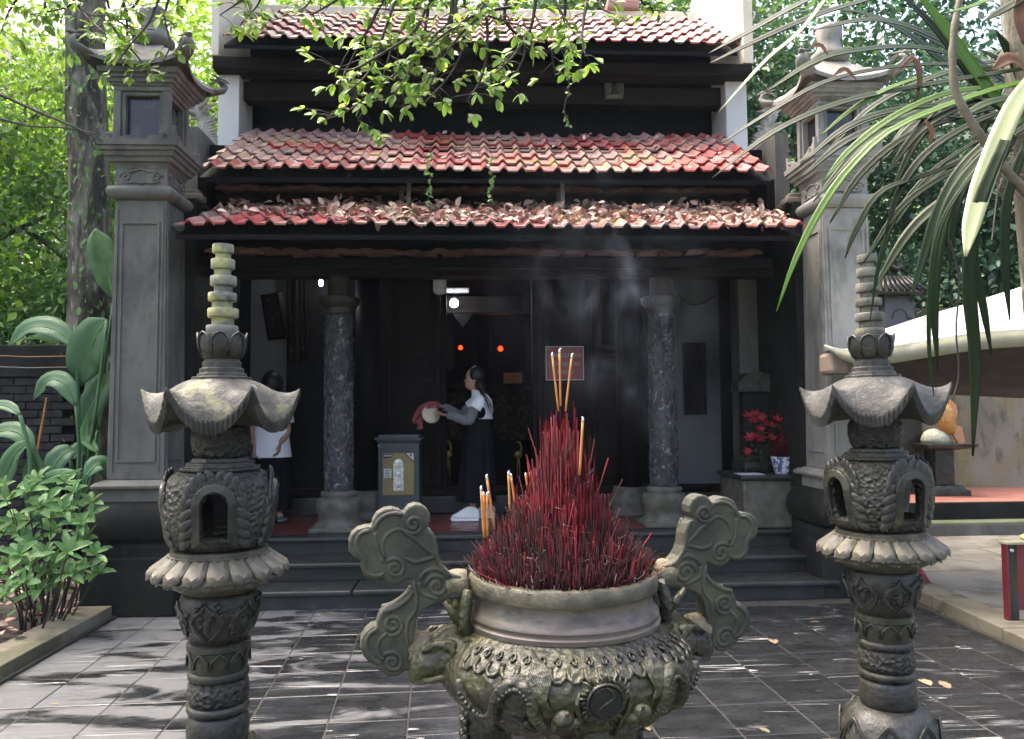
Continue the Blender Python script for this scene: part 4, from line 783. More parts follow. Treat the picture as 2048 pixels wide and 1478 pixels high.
    for f in range(4):
        m = Matrix.Translation(c) @ Matrix.Rotation(rot_win+f*math.pi/2, 4, 'Z'); q = MB()
        def arch(hw, zb, zc): return [(-hw, zb), (-hw, zc)]+[(-hw*math.cos(math.pi*k/12), zc+hw*math.sin(math.pi*k/12)) for k in range(1, 12)]+[(hw, zc), (hw, zb)]
        o_, i_ = arch(.076, 1.085, 1.235), arch(.046, 1.11, 1.235); n = len(o_); R1, R2, R3 = .212, .150, .200
        vs = [(R1-cv(y)-dp(z), y, z) for y, z in o_]+[(R1-cv(y)-dp(z), y, z) for y, z in i_]+[(R2, y, z) for y, z in i_]+[(R3-.03-cv(y)-dp(z), y, z) for y, z in o_]
        fs = []
        for k in range(n):
            e = (k+1) % n; fs += [(k, e, n+e, n+k), (n+k, n+e, 2*n+e, 2*n+k), (k, 3*n+k, 3*n+e, e)]
        q.add(vs, fs, m); fr = q.build('window_frame', 'stone', bo, bev=.004)
        for s in (-1, 1):
            for k in range(5):
                mm = m @ Matrix.Translation((.200-cv(.094)-dp(1.102+k*.034), s*.094, 1.102+k*.034)); l_ = link_copy(pe, 'leaf_boss', fr, tuple(mm.translation-L0), (0, 0, rot_win+f*math.pi/2)); l_.rotation_euler = (mm.to_3x3() @ Matrix.Rotation(s*.45, 3, 'Z') @ Matrix.Rotation(s*.9, 3, 'X')).to_euler()
            for k in range(5):
                an = .12+k*.32; mm = m @ Matrix.Translation((.200-cv(.092*math.cos(an))-dp(1.250+.08*math.sin(an)), s*.092*math.cos(an), 1.250+.08*math.sin(an))); l_ = link_copy(pe, 'leaf_boss', fr, tuple(mm.translation-L0)); l_.rotation_euler = (mm.to_3x3() @ Matrix.Rotation(s*(.35-an*.55), 3, 'X')).to_euler()
    q = MB(); q.lathe([(1.346, .150), (1.358, .150), (1.360, .128), (1.376, .126), (1.378, .108), (1.392, .104)], 8, c, rot=rot_win+math.pi/8); q.build('chamber_step', 'stone', t, bev=.003)
    q = MB(); q.lathe([(1.39, .085), (1.41, .098), (1.45, .106), (1.49, .104), (1.515, .09), (1.55, .085)], 32, c); q.build('neck', 'stone_rough', t, smooth=True)
    # six-lobed cap with sagging ribbed eaves
    SG = 192; rows = []
    def hexr(a): b_ = ((a-rot_cap) % (math.pi/3))-math.pi/6; return .246/math.cos(b_)*(1-.03*(1-abs(b_)/(math.pi/6)))
    def cf(a): b_ = abs(((a-rot_cap) % (math.pi/3))-math.pi/6)/(math.pi/6); return b_*b_*(.35+.65*b_)
    top = []
    for u in (0, .12, .25, .4, .55, .7, .82, .92, 1.0):
        ring = []
        for j in range(SG):
            a = 2*math.pi*j/SG; R_e = hexr(a); k = cf(a); r = .10+(R_e-.10)*u
            zm = 1.682-.025*u-.062*u*u-.062*u**3; zc_ = 1.682-.10*u+.01*u*u+.062*u**4
            ring.append((r, a, zm+(zc_-zm)*k))
        top.append(ring)
    ed = [[(r+(.0045 if j % 2 else -.001), a, z-.012) for j, (r, a, z) in enumerate(top[-1])], [(r-.012+(.0045 if j % 2 else -.001), a, z-.050) for j, (r, a, z) in enumerate(top[-1])],
          [(r*.78, a, 1.512+(z-1.55)*.45) for r, a, z in top[-1]], [(.09, a, 1.512) for r, a, z in top[-1]]]
    q = MB(); q.rings([[(c[0]+r*math.cos(a), c[1]+r*math.sin(a), z) for r, a, z in rg] for rg in top+ed]); q.build('cap', capm, t, auto=30)
    q = MB(); q.lathe([(1.676, .108), (1.690, .108), (1.691, .09), (1.703, .088), (1.704, .080), (1.722, .080), (1.724, .070), (1.745, .070), (1.747, .066), (1.757, .062)], 12, c, rot=rot_cap); q.build('cap_collar', capm, t, bev=.002)
    q = MB(); q.lathe([(1.757, .064), (1.775, .078), (1.80, .084), (1.835, .086), (1.85, .084), (1.853, .07), (1.852, .05)], 24, c); bd = q.build('lotus_bud', 'stone', t, auto=45)
    q = MB()
    for k in range(8):
        a = 2*math.pi*k/8+.2
        q.tube([(c[0]+rr*math.cos(a+d), c[1]+rr*math.sin(a+d), z) for d, z, rr in ((-.36, 1.765, .072), (-.37, 1.80, .086), (-.33, 1.83, .088), (-.2, 1.845, .088), (0, 1.855, .088), (.2, 1.845, .088), (.33, 1.83, .088), (.37, 1.80, .086), (.36, 1.765, .072))], .0042, 5)
    q.build('petal_relief', 'stone', bd, smooth=True)
    zz = 1.853
    for (h, r) in [(a_, b_*.9) for a_, b_ in ((.030, .064), (.030, .045), (.034, .062), (.028, .041), (.031, .057), (.028, .037), (.035, .053), (.028, .034), (.036, .048), (.024, .031), (.032, .043))]:
        q = MB(); q.lathe([(zz, r*.96), (zz+.004, r), (zz+h-.004, r), (zz+h, r*.96)], 28, (c[0]+random.uniform(-.002, .002), c[1], 0)); q.build('spire_ring' if h >= .03 else 'spire_neck', spm, t, auto=40); zz += h
    t.rotation_euler = tilt
    return t
pL = atY(440, 1100, 3.0); pR = atY(1769, 1100, 3.17)
lantern('mossy stone lantern with yellow lichen on its spire, beside the leafy kerb', (pL.x, 3.0, 0), R_(8), R_(-79), (0, 0, 0), 'stone_cap', 'stone_lichen')
lantern('grey stone lantern with plain cap, below the hanging strap leaves', (pR.x, 3.17, 0.03), R_(-28), R_(-78), (0, R_(-0.9), 0), 'stone_cap_grey', 'stone_spire')

# ================================================================== INCENSE URN
UC = atY(1125, 1150, 2.2); UX, UY = UC.x, 2.2; UROT = R_(9)
UR = thing('incense_urn', 'large carved stone incense urn with cloud-shaped handles and dragon heads', 'urn', (UX, UY, 0))
UM = Matrix.Translation((UX, UY, 0)) @ Matrix.Rotation(UROT, 4, 'Z'); uc = (0, 0, 0)
ax = Vector((math.cos(UROT), math.sin(UROT), 0)); nrm = Vector((-math.sin(UROT), math.cos(UROT), 0))
def up_(px, py):
    d = ray(px, py); t = (Vector((UX, UY, 0))-CAM).dot(nrm)/d.dot(nrm); p = CAM+d*t; return ((p-Vector((UX, UY, 0))).dot(ax), p.z)
bowl = [(.70, .10), (.71, .15), (.724, .19), (.745, .235), (.775, .28), (.805, .312), (.84, .337), (.875, .348), (.905, .344), (.93, .328), (.95, .306), (.968, .280), (.98, .260)]
fine = []
for i in range(len(bowl)-1):
    for k in range(3): f = k/3; fine.append((bowl[i][0]*(1-f)+bowl[i+1][0]*f, bowl[i][1]*(1-f)+bowl[i+1][1]*f))
fine.append(bowl[-1])
def wobb(a, z):
    p = Vector((math.cos(a)*5, math.sin(a)*5, z*16)); n1 = noise.noise(p+Vector((0, 0, 3*noise.noise(p*.7)))); n2 = noise.noise(p*2.3)
    return 1+.012*max(-.3, n1)+.012*abs(n2)+.006*abs(noise.noise(p*5)) if .72 < z < .965 else 1
q = MB(); q.lathe(fine, 220, uc, wob=wobb, m=UM); bw = q.build('bowl', 'urn_stone', UR, smooth=True)
q = MB(); q.lathe([(.972, .250), (.98, .263), (.992, .265), (.997, .258), (1.003, .258), (1.008, .262), (1.016, .260), (1.022, .253), (1.035, .246), (1.05, .243), (1.066, .246)], 96, uc, m=UM); q.build('neck', 'stone_pink', UR, auto=40)
q = MB(); q.lathe([(1.066, .244), (1.068, .257), (1.075, .260), (1.104, .259), (1.110, .254), (1.111, .234), (1.104, .224), (1.07, .222)], 96, uc, wob=lambda a, z: 1+.004*noise.noise(Vector((a*4, z*60, 0))), m=UM); q.build('rim', 'stone_brown', UR, auto=40)
q = MB(); q.lathe([(1.06, .23), (1.095, .226), (1.10, .17), (1.115, .08), (1.12, .01)], 64, uc, wob=lambda a, z: 1+.03*noise.noise(Vector((a*3, z*90, 0))), m=UM); q.build('ash_bed', 'ash', UR, smooth=True)
def rb(z):
    for i in range(len(bowl)-1):
        if bowl[i][0] <= z <= bowl[i+1][0]: f = (z-bowl[i][0])/(bowl[i+1][0]-bowl[i][0]); return bowl[i][1]*(1-f)+bowl[i+1][1]*f
    return .255
def onb(a, z, e=.006): z = .98-(.98-z)*.97; r = rb(z)+e; return (r*math.cos(a), r*math.sin(a), z)
# yin-yang medallion with flame rays
fa = -math.pi/2; q = MB()
mdc = Vector((0, -rb(.882), .882)); nor = Vector((0, -.985, -.17)).normalized(); tu = Vector((1, 0, 0)); tv = nor.cross(tu)*-1
if tv.z < 0: tv = -tv
mdm = UM @ Matrix((tu, tv, nor)).transposed().to_4x4().copy() if False else None
mb_ = Matrix((tu, tv, nor)).transposed().to_4x4(); mb_.translation = mdc; mdm = UM @ mb_
q.lathe([(-.03, .040), (.012, .040), (.016, .038)], 36, uc, m=mdm); md = q.build('medallion', 'black_marble', UR, auto=40)
q = MB(); q.tube([(.043*math.cos(2*math.pi*k/36), .043*math.sin(2*math.pi*k/36), .012) for k in range(37)], .0035, 6, mdm)
q.tube([(.019*math.sin(2*math.pi*k/20)*(1 if 1 else 0), .038-.076*k/20, .017) for k in range(21)], .0022, 5, mdm); q.build('yin_yang_line', 'stone', md, smooth=True)
q = MB()
for k in range(30):
    a = 2*math.pi*k/30; w1 = random.uniform(.055, .072); q.tube([(.046*math.cos(a), .046*math.sin(a), .006), ((w1-.006)*math.cos(a+.06), (w1-.006)*math.sin(a+.06), .004), (w1*math.cos(a+.12), w1*math.sin(a+.12), -.004)], [.004, .0035, .001], 5, mdm)
q.build('flame_rays', 'urn_stone', md, smooth=True)
# paired dragons and clouds in relief
for s in (-1, 1):
    q = MB(); path = [(.30, .84), (.38, .80), (.46, .83), (.50, .89), (.60, .915), (.72, .88), (.80, .82), (.92, .80), (1.04, .84), (1.10, .89)]
    pp = smoothpath([(a, z, 0) for a, z in path], 44); q.tube([onb(fa+s*p.x, p.y, .004) for p in pp], [.013+.006*math.sin(math.pi*i/43) for i in range(44)], 8, UM)
    for i in range(6, 40):        # scales
        p = pp[i]; 
        for d in (-.022, 0, .022): q.ball(onb(fa+s*(p.x), p.y+d*.6, .016), (.007, .007, .006), 6, UM)
    for k in range(13):           # mane strands
        a0 = .34+.012*k; q.tube([onb(fa+s*(a0+.03*math.sin(j*.9)+.010*j), .855+.014*j+.002*k, .010) for j in range(8)], [.002, .0042, .0045, .0042, .004, .0036, .003, .0012], 5, UM)
    hd = onb(fa+s*.27, .84, .014); q.ball(hd, (.026, .020, .020), 10, UM); q.ball(onb(fa+s*.205, .828, .016), (.020, .016, .013), 8, UM); q.ball(onb(fa+s*.25, .858, .026), .006, 6, UM)
    for k in range(3): q.tube([onb(fa+s*.2, .82-.008*k, .014), onb(fa+s*(.17-.01*k), .80-.012*k, .010), onb(fa+s*(.20+.02*k), .785-.012*k, .008)], [.004, .003, .001], 5, UM)
    for k in range(4):            # claws
        a0, z0 = (.55, .80) if k < 2 else (.95, .77); q.tube([onb(fa+s*a0, z0+.02), onb(fa+s*(a0-.04+.05*(k % 2)), z0), onb(fa+s*(a0-.10+.10*(k % 2)), z0-.012)], [.009, .007, .002], 6, UM)
    q.tube([onb(fa+s*(.165+.02*math.sin(j*.8)), .90-.016*j, .008) for j in range(10)], [.003]+[.006]*8+[.002], 6, UM)
    for k in range(9):            # scalloped cloud collar below the neck
        a0 = .06+.125*k; q.tube([onb(fa+s*(a0+d), z, .005) for d, z in ((-.055, .945), (-.05, .928), (-.02, .918), (.02, .918), (.05, .928), (.055, .945))], .0055, 6, UM)
        q.tube([onb(fa+s*(a0+.03*math.cos(tt)*(1-tt/9)), .955+.011*math.sin(tt)*(1-tt/9), .006) for tt in (0, 1, 2, 3, 4, 5, 6, 7)], .0035, 5, UM)
    q.build('dragon_relief', 'urn_stone', bw, smooth=True)
# tripod legs and plinth
for k, a in enumerate((-math.pi/2, math.pi*5/6, math.pi/6)):
    d = Vector((math.cos(a), math.sin(a), 0)); q = MB()
    q.tube([d*.20+Vector((0, 0, .84)), d*.225+Vector((0, 0, .755)), d*.225+Vector((0, 0, .66)), d*.20+Vector((0, 0, .52)), d*.17+Vector((0, 0, .42)), d*.20+Vector((0, 0, .32)), d*.23+Vector((0, 0, .285))], [.06, .080, .075, .062, .055, .065, .075], 16, UM, flat=.9)
    lg = q.build('leg', 'urn_stone', UR, smooth=True); q = MB()
    for i in range(7):
        for j in range(-3, 4):
            an = a+j*.10+(.05 if i % 2 else 0); p = d*.0+Vector((0, 0, 0)); zz = .715-.02*i; pr_ = d*(.228)+Vector((0, 0, zz)); side = Vector((-d.y, d.x, 0)); pt = pr_+side*(j*.019+(.0095 if i % 2 else 0))+d*(.064*math.cos(j*.33)); q.ball(tuple(pt), (.011, .011, .010), 6, UM)
    q.build('scales', 'base_stone' if k == 0 else 'urn_stone', lg, smooth=True)
q = MB(); q.lathe([(0, .42), (.10, .42), (.12, .36), (.20, .34), (.26, .34), (.28, .36), (.285, .36)], 40, uc, m=UM); q.build('plinth', 'stone', UR, auto=40)
# cloud handles: outline read on the handle's own plane
HO = [(905, 600), (860, 590), (800, 540), (765, 450), (750, 350), (710, 270), (660, 230), (690, 170), (692, 110), (665, 60), (620, 30), (570, 22), (520, 40), (490, 75), (478, 100), (440, 70), (380, 55), (320, 65), (260, 100), (225, 160), (218, 205), (170, 205), (100, 225), (50, 270), (28, 330), (30, 400), (60, 450), (110, 470), (130, 475), (125, 530), (145, 590), (190, 635), (250, 645), (310, 620), (340, 650), (400, 675), (460, 660), (510, 630), (540, 622), (555, 690), (540, 740), (480, 790), (400, 840), (330, 880), (290, 910), (265, 970), (260, 1010), (220, 1015), (165, 1060), (130, 1120), (125, 1190), (150, 1260), (200, 1310), (250, 1335), (270, 1370), (320, 1405), (390, 1425), (450, 1410), (490, 1370), (520, 1385), (570, 1400), (640, 1390), (640, 1200), (575, 1180), (555, 1130), (565, 1060), (580, 960), (620, 900), (680, 860), (760, 825), (830, 800), (930, 790), (1010, 780), (1010, 620)]
def hz(p): return up_(690+p[0]/4.104, 1000+p[1]/4.104)
outl = [hz(p) for p in HO]
def spiral(cx, cy, r, turns=1.75, d=1, st=0.0, n=30): return [hz((cx+r*(1-.88*i/(n-1))*math.cos(st+d*turns*2*math.pi*i/(n-1)), cy+r*(1-.88*i/(n-1))*math.sin(st+d*turns*2*math.pi*i/(n-1)))) for i in range(n)]
lines = [spiral(555, 190, 80, d=-1, st=2.6), spiral(405, 545, 88, d=1, st=-2.6), spiral(745, 690, 100, d=1, st=3.0), spiral(385, 1000, 92, d=-1, st=2.2), spiral(385, 1305, 92, d=1, st=-2.7)]
for pl in ([(330, 470), (300, 400), (310, 320), (360, 255), (440, 225), (500, 265), (590, 320), (660, 390), (730, 440), (650, 475), (560, 495), (480, 455)], [(215, 240), (150, 250), (100, 300), (95, 380), (130, 440), (155, 475), (165, 560), (220, 605), (290, 600), (322, 570)],
           [(470, 115), (400, 100), (320, 120), (265, 170), (240, 230)], [(245, 250), (250, 340), (270, 430), (310, 500)], [(270, 1030), (200, 1080), (170, 1150), (185, 1220), (240, 1290), (300, 1310)], [(350, 1065), (290, 1110), (260, 1180), (280, 1250), (315, 1290)],
           [(550, 640), (575, 760), (572, 880), (510, 970), (495, 1080), (520, 1200), (560, 1300), (590, 1380)], [(680, 240), (720, 330), (735, 440), (780, 540), (860, 620)], [(300, 900), (400, 870), (500, 800), (560, 720)],
           [(600, 640), (640, 580), (720, 545), (790, 570), (840, 640)], [(600, 650), (610, 730), (680, 770), (760, 790)]):
    lines.append([(p.x, p.y) for p in smoothpath([(*hz(k), 0) for k in pl], 22)])
TH = .030
for s in (1, -1):
    q = MB(); poly = [(s*u, z) for u, z in outl]; q.prism(poly, -TH, TH, UM)
    hd_ = q.build('handle', 'stone_handle', UR, bev=.006, label='cloud-shaped flat stone handle')
    q = MB()
    for ln in lines:
        for yy in (-TH+.0030, TH-.0030): q.tube([(s*u, yy, z) for u, z in ln], [.004]+[.0075]*(len(ln)-2)+[.004], 8, UM)
    q.build('cloud_scroll', 'stone_handle', hd_, smooth=True)
    # mortar patches where the handle meets rim and snout
    e1 = hz((900, 690)); e2 = hz((600, 1240))
    for e_, k_ in ((e1, 1.0), (e2, 1.3)):
        q = MB(); n_ = 14
        q.rings([[(s*(e_[0]+uu+.010*noise.noise(Vector((th*2, uu*60, 1)))), (TH+.008+.008*noise.noise(Vector((th*1.5, uu*40, 5))))*math.cos(th), e_[1]+.036*k_*math.sin(th)*(1+.25*noise.noise(Vector((th*1.3, uu*30, 9))))) for th in [2*math.pi*k/n_ for k in range(n_)]] for uu in (-.024, -.012, 0, .012, .03)], m=UM)
        q.build('mortar', 'mortar', hd_, smooth=True)
    # dragon head carrying the handle
    q = MB(); secs = [(.24, .895, .12, .070), (.29, .910, .105, .074), (.325, .915, .088, .068), (.35, .910, .075, .060), (.385, .898, .070, .054), (.412, .892, .062, .046), (.425, .89, .045, .032)]
    q.rings([[(s*u, hy*math.cos(2*math.pi*k/16), zc+hh*math.sin(2*math.pi*k/16)*(1.0 if math.sin(2*math.pi*k/16) > 0 else 1.15)) for k in range(16)] for u, zc, hy, hh in secs], m=UM)
    hd2 = q.build('dragon_head', 'urn_stone', UR, smooth=True)
    for e in (-1, 1):
        q = MB(); UD = UM @ Matrix.Translation((-s*.036, 0, .028))
        q.tube([(s*.445, e*.045, .832), (s*.40, e*.070, .838), (s*.355, e*.082, .85), (s*.345, e*.086, .865), (s*.35, e*.085, .90), (s*.36, e*.078, .925), (s*.39, e*.072, .93), (s*.43, e*.055, .905)], [.006, .010, .010, .010, .010, .014, .010, .004], 6, UD)
        q.build('jaw_line', 'urn_stone', hd2, smooth=True)
        q = MB(); q.ball((s*.36, e*.074, .922), (.022, .018, .018), 8, UD); q.build('eye', 'urn_stone', hd2, smooth=True)
        q = MB(); q.ball((s*.452, e*.03, .885), (.015, .016, .013), 8, UD); q.build('nostril', 'urn_stone', hd2, smooth=True)
        for k in range(6): q = MB(); q.tube([(s*.32, e*(.075+.004*k), .935-.022*k), (s*(.28-.004*k), e*(.105+.004*k), .935-.026*k), (s*(.235), e*(.135+.006*k), .945-.03*k)], [.010, .013, .004], 6, UD); q.build('mane_lock', 'urn_stone', hd2, smooth=True)
    for e in (-1, 1):
        q = MB(); q.tube([(s*.275, e*.045, .965), (s*.285, e*.05, 1.01), (s*.275, e*.05, 1.055), (s*.272, e*.045, 1.085)], [.022, .020, .017, .012], 8, UM); q.tube([(s*.285, e*.05, .995), (s*.315, e*.055, 1.03), (s*.335, e*.06, 1.06)], [.014, .012, .006], 7, UM)
        q.build('horn', 'urn_stone', hd2, smooth=True)
# ------------------------------------------------------------------ incense
def hmax(r): return float(np.interp(r, [0, .035, .06, .09, .12, .16, .20, .235], [.445, .415, .35, .25, .185, .125, .085, .06]))
def stick_mesh(P, tips, rad):
    k = 4; ang = np.arange(k)*2*np.pi/k; n = len(P); V = np.zeros((n, 2*k, 3))
    for j in range(k):
        off = np.stack([np.cos(ang[j])*rad, np.sin(ang[j])*rad, np.zeros(n)], 1); V[:, j] = P+off; V[:, k+j] = tips+off
    F = np.array([(j, (j+1) % k, k+(j+1) % k, k+j) for j in range(k)]+[(k, k+1, k+2, k+3)]); F = (F[None]+(np.arange(n)*2*k)[:, None, None]).reshape(-1, 4)
    return V.reshape(-1, 3), F
def sticks(n, rlo, rhi, hscale, zj, wild=.06):
    r = np.sqrt(rng.uniform(rlo**2, rhi**2, n)); a = rng.uniform(0, 2*np.pi, n); P = np.stack([UX+r*np.cos(a), UY+r*np.sin(a), np.full(n, 1.09)], 1)
    cl = np.array([noise.noise(Vector((x*26, y*26, 4.0))) for x, y, _ in P])          # clumps and gaps
    hh = np.array([hmax(x) for x in r])*hscale(n)*(1+.22*cl)+rng.normal(0, zj, n); lean = np.maximum(0, r-.10)*.75+.01
    jt = np.where(rng.random(n) < wild, .045, .008)
    T_ = P+np.stack([np.cos(a)*lean*hh*2.2+rng.normal(0, 1, n)*jt, np.sin(a)*lean*hh*2.2+rng.normal(0, 1, n)*jt, np.maximum(.03, hh)], 1); return P, T_
def mass(name, label, m, sets, r0, r1):
    P = np.concatenate([x[0] for x in sets]); T_ = np.concatenate([x[1] for x in sets]); V, F = stick_mesh(P, T_, rng.uniform(r0, r1, len(P))); me = np_mesh(name, V, F); me.materials.append(MATS[m]); o = bpy.data.objects.new(name, me); C.objects.link(o); tag(o, label, 'incense', kind='stuff')
mass('burnt_incense', 'dense mound of burnt-down red incense stems in the urn', 'incense_red', [sticks(1900, 0, .115, lambda n: rng.uniform(.5, 1.0, n), .012), sticks(900, .11, .232, lambda n: rng.uniform(.5, 1.0, n), .014, .12)], .0012, .0021)
mass('charred_incense', 'dark charred incense stems low in the urn', 'incense_dark', [sticks(900, .04, .12, lambda n: rng.uniform(.3, .8, n), .012), sticks(3000, .11, .234, lambda n: rng.uniform(.45, 1.08, n), .013, .10)], .0010, .0019)
mass('ashen_incense', 'grey ash-dusted incense stubs around the rim of the mound', 'ash', [sticks(420, .13, .236, lambda n: rng.uniform(.12, .55, n), .010, .25)], .0009, .0015)
q = MB(); q.lathe([(0, .0022), (1, .0019)], 5); st_me = q.mesh('incense_stick'); st_me.materials.append(MATS['incense_red_single'])
sa_, sb_ = sticks(215, 0, .115, lambda n: rng.uniform(.9, 1.10, n), .014), sticks(75, .115, .22, lambda n: rng.uniform(.85, 1.2, n), .016, .2); P, T_ = np.concatenate([sa_[0], sb_[0]]), np.concatenate([sa_[1], sb_[1]])
for a, b_ in zip(P, T_):
    d = Vector(b_-a); o = bpy.data.objects.new('incense_stick', st_me); C.objects.link(o); o.location = a; o.rotation_euler = d.to_track_quat('Z', 'Y').to_euler(); o.scale = (1, 1, d.length)
    tag(o, 'single red burnt-out incense stem standing out of the mound', 'incense stick', 'red incense stems in the urn')
q = MB()   # curled grey ash threads
for k in range(230):
    r = random.uniform(.02, .22); a = random.uniform(math.pi, 2*math.pi); z = 1.10+hmax(r)*random.uniform(.15, .8); p = Vector((UX+r*1.08*math.cos(a), UY+r*1.08*math.sin(a)-.004, z)); l = random.uniform(.01, .035); th = random.uniform(0, 6.28); pts = []
    for i in range(6): pts.append(p.copy()); th += random.uniform(-.2, .7); p = p+Vector((math.cos(th), random.uniform(-.6, .2), math.sin(th)))*l*.3
    q.tube(pts, random.uniform(.0003, .0007), 4)
o = q.build('ash_curls', 'ash', None, smooth=True); tag(o, 'fine pale curls of incense ash caught in the stems', 'ash', kind='stuff')
def joss(bp, tp, D, label, rad=.0035):
    a, b_ = atD(*bp, D), atD(*tp, D); d = b_-a; t = thing('joss_stick', label, 'incense stick', tuple(a), 'fresh burning incense sticks')
    q = MB(); n = 6; pts = [a+d*(i/(n-1))*.93+Vector((.0, 0, 0)) for i in range(n)]; q.tube(pts, rad, 8); q.build('stick', 'incense_orange', t, smooth=True)
    q = MB(); q.tube([a+d*.93, a+d*.97, b_, b_+Vector((random.uniform(-.004, .006), 0, .004))], [rad*1.02, rad*1.02, rad*.85, rad*.3], 8); q.build('ash_tip', 'ash_tip', t, smooth=True)
    q = MB(); q.tube([a-d.normalized()*.12, a+d*.003], rad*.45, 6); q.build('stem', 'incense_red_single', t)
for bp, tp, D, lb in (((1117, 822), (1104, 707), 2.2, 'middle-height orange incense stick leaning out at the mound peak, under the red sign'), ((1121, 812), (1119, 699), 2.2, 'upright orange incense stick in front of the red sign, tallest of three'), ((1131, 822), (1144, 709), 2.2, 'orange incense stick with bent ash tip at the mound peak'),
                      ((1159, 950), (1166, 836), 2.1, 'single thick orange incense stick standing apart high on the mound'), ((968, 1075), (962, 974), 2.12, 'orange incense stick with long ash tip in the cluster of four'), ((971, 1075), (967, 986), 2.13, 'short orange incense stick inside the cluster of four'),
                      ((975, 1072), (974, 986), 2.12, 'short pale orange incense stick inside the cluster of four'), ((989, 1058), (973, 951), 2.13, 'leaning orange incense stick, tallest of the cluster of four'), ((1020, 1022), (1017, 944), 2.15, 'orange incense stick beside two thin brown ones'),
                      ((1030, 1010), (1022, 949), 2.2, 'thin brown incense stick leaning beside an orange one'), ((1056, 980), (1051, 948), 2.2, 'short incense stub with bent ash tip'), ((1064, 965), (1061, 945), 2.2, 'tiny incense stub with white ash tip')): joss(bp, tp, D, lb, .0032 if D < 2.19 else .0028)

# ================================================================== VERANDA FURNISHINGS
# donation safe
YS = 8.22; sx0_, sx1_ = X(756, YS, 950), X(838, YS, 950); zt = Zp(886, YS, 800); zb = .452
SF = thing('donation_safe', 'grey metal donation safe with gold front panel and dials', 'safe', ((sx0_+sx1_)/2, YS+.2, zb)); w_ = sx1_-sx0_
q = MB(); q.box(sx0_, sx1_, YS, YS+.40, zb+.09, zt); q.build('body', 'safe_grey', SF, bev=.006)
q = MB(); q.box(sx0_-.012, sx1_+.012, YS-.012, YS+.41, zb, zb+.088); q.build('foot', 'safe_grey', SF, bev=.008)
q = MB(); cx = (sx0_+sx1_)/2
q.rings([[(cx-a, YS+.2-b_, z), (cx+a, YS+.2-b_, z), (cx+a, YS+.2+b_, z), (cx-a, YS+.2+b_, z)] for z, a, b_ in ((zt, w_/2+.002, .202), (zt+.012, w_/2+.006, .206), (zt+.014, w_/2+.016, .216), (zt+.032, w_/2+.020, .22), (zt+.034, w_/2+.034, .234), (zt+.054, w_/2+.036, .236), (zt+.056, w_/2+.0, .2), (zt+.085, w_/2-.004, .196))]); q.build('lid', 'safe_grey', SF, bev=.003)
gx0, gx1, gz0, gz1 = X(765, YS, 950), X(828, YS, 950), Zp(990, YS, 800), Zp(906, YS, 800)
q = MB(); q.box(gx0, gx1, YS-.010, YS+.001, gz0, gz1); gp = q.build('front_panel', 'safe_gold', SF, bev=.002)
q = MB(); kx = X(797, YS, 950); q.box(kx-.052, kx+.052, YS-.016, YS-.0105, Zp(981, YS, 800), Zp(926, YS, 800)); q.lathe([(0, .050), (.006, .050)], 28, uc, m=Matrix.Translation((kx, YS-.0105, Zp(927, YS, 800))) @ Matrix.Rotation(math.pi/2, 4, 'X')); q.build('dial_plate', 'chrome', gp, auto=40)
for py, r in ((928, .042), (948, .024), (969, .034)):
    q = MB(); q.lathe([(0, r), (.012, r), (.013, r*.8), (.022, r*.75), (.023, r*.35), (.03, r*.3)], 24 if py != 969 else 6, uc, m=Matrix.Translation((kx, YS-.0165, Zp(py, YS, 800))) @ Matrix.Rotation(math.pi/2, 4, 'X')); q.build('dial', 'chrome', gp, auto=30)
def deco(nm, m, pts, y=YS-.0125, th=.0015):
    q = MB(); q.prism([(X(a, YS, 950), Zp(b_, YS, 800)) for a, b_ in pts], y-th, y); return q.build(nm, m, gp)
deco('corner_sticker', 'black_print', [(809, 906), (828, 925), (828, 906)]); deco('corner_sticker', 'sticker_white', [(812, 906.5), (827.6, 922), (827.6, 906.5)], y=YS-.0142)
q = deco('sticker_mark', 'red_print', [(819, 908), (824, 908), (824, 913), (820, 912)], y=YS-.0160)
deco('brand_badge', 'black_print', [(766, 908), (786, 908), (783, 915), (769, 916), (766, 912)])
for k in range(5): deco('badge_letter', 'sticker_white', [(768+k*3.2, 909.5), (770.4+k*3.2, 909.5), (770+k*3.2, 912.6), (768.2+k*3.2, 912.6)], y=YS-.0142, th=.001)
deco('instruction_label', 'sticker_white', [(768, 937), (783, 937), (783, 955), (768, 955)])
for k in range(5): deco('label_line', 'safe_grey', [(770, 940+k*3), (781-(k % 2)*3, 940+k*3), (781-(k % 2)*3, 941.2+k*3), (770, 941.2+k*3)], y=YS-.0142, th=.001)
q = MB(); q.lathe([(0, .006), (.01, .006)], 8, uc, m=Matrix.Translation((X(757, YS, 950), YS-.001, Zp(891, YS, 800))) @ Matrix.Rotation(math.pi/2, 4, 'X')); q.build('rivet', 'chrome', SF)
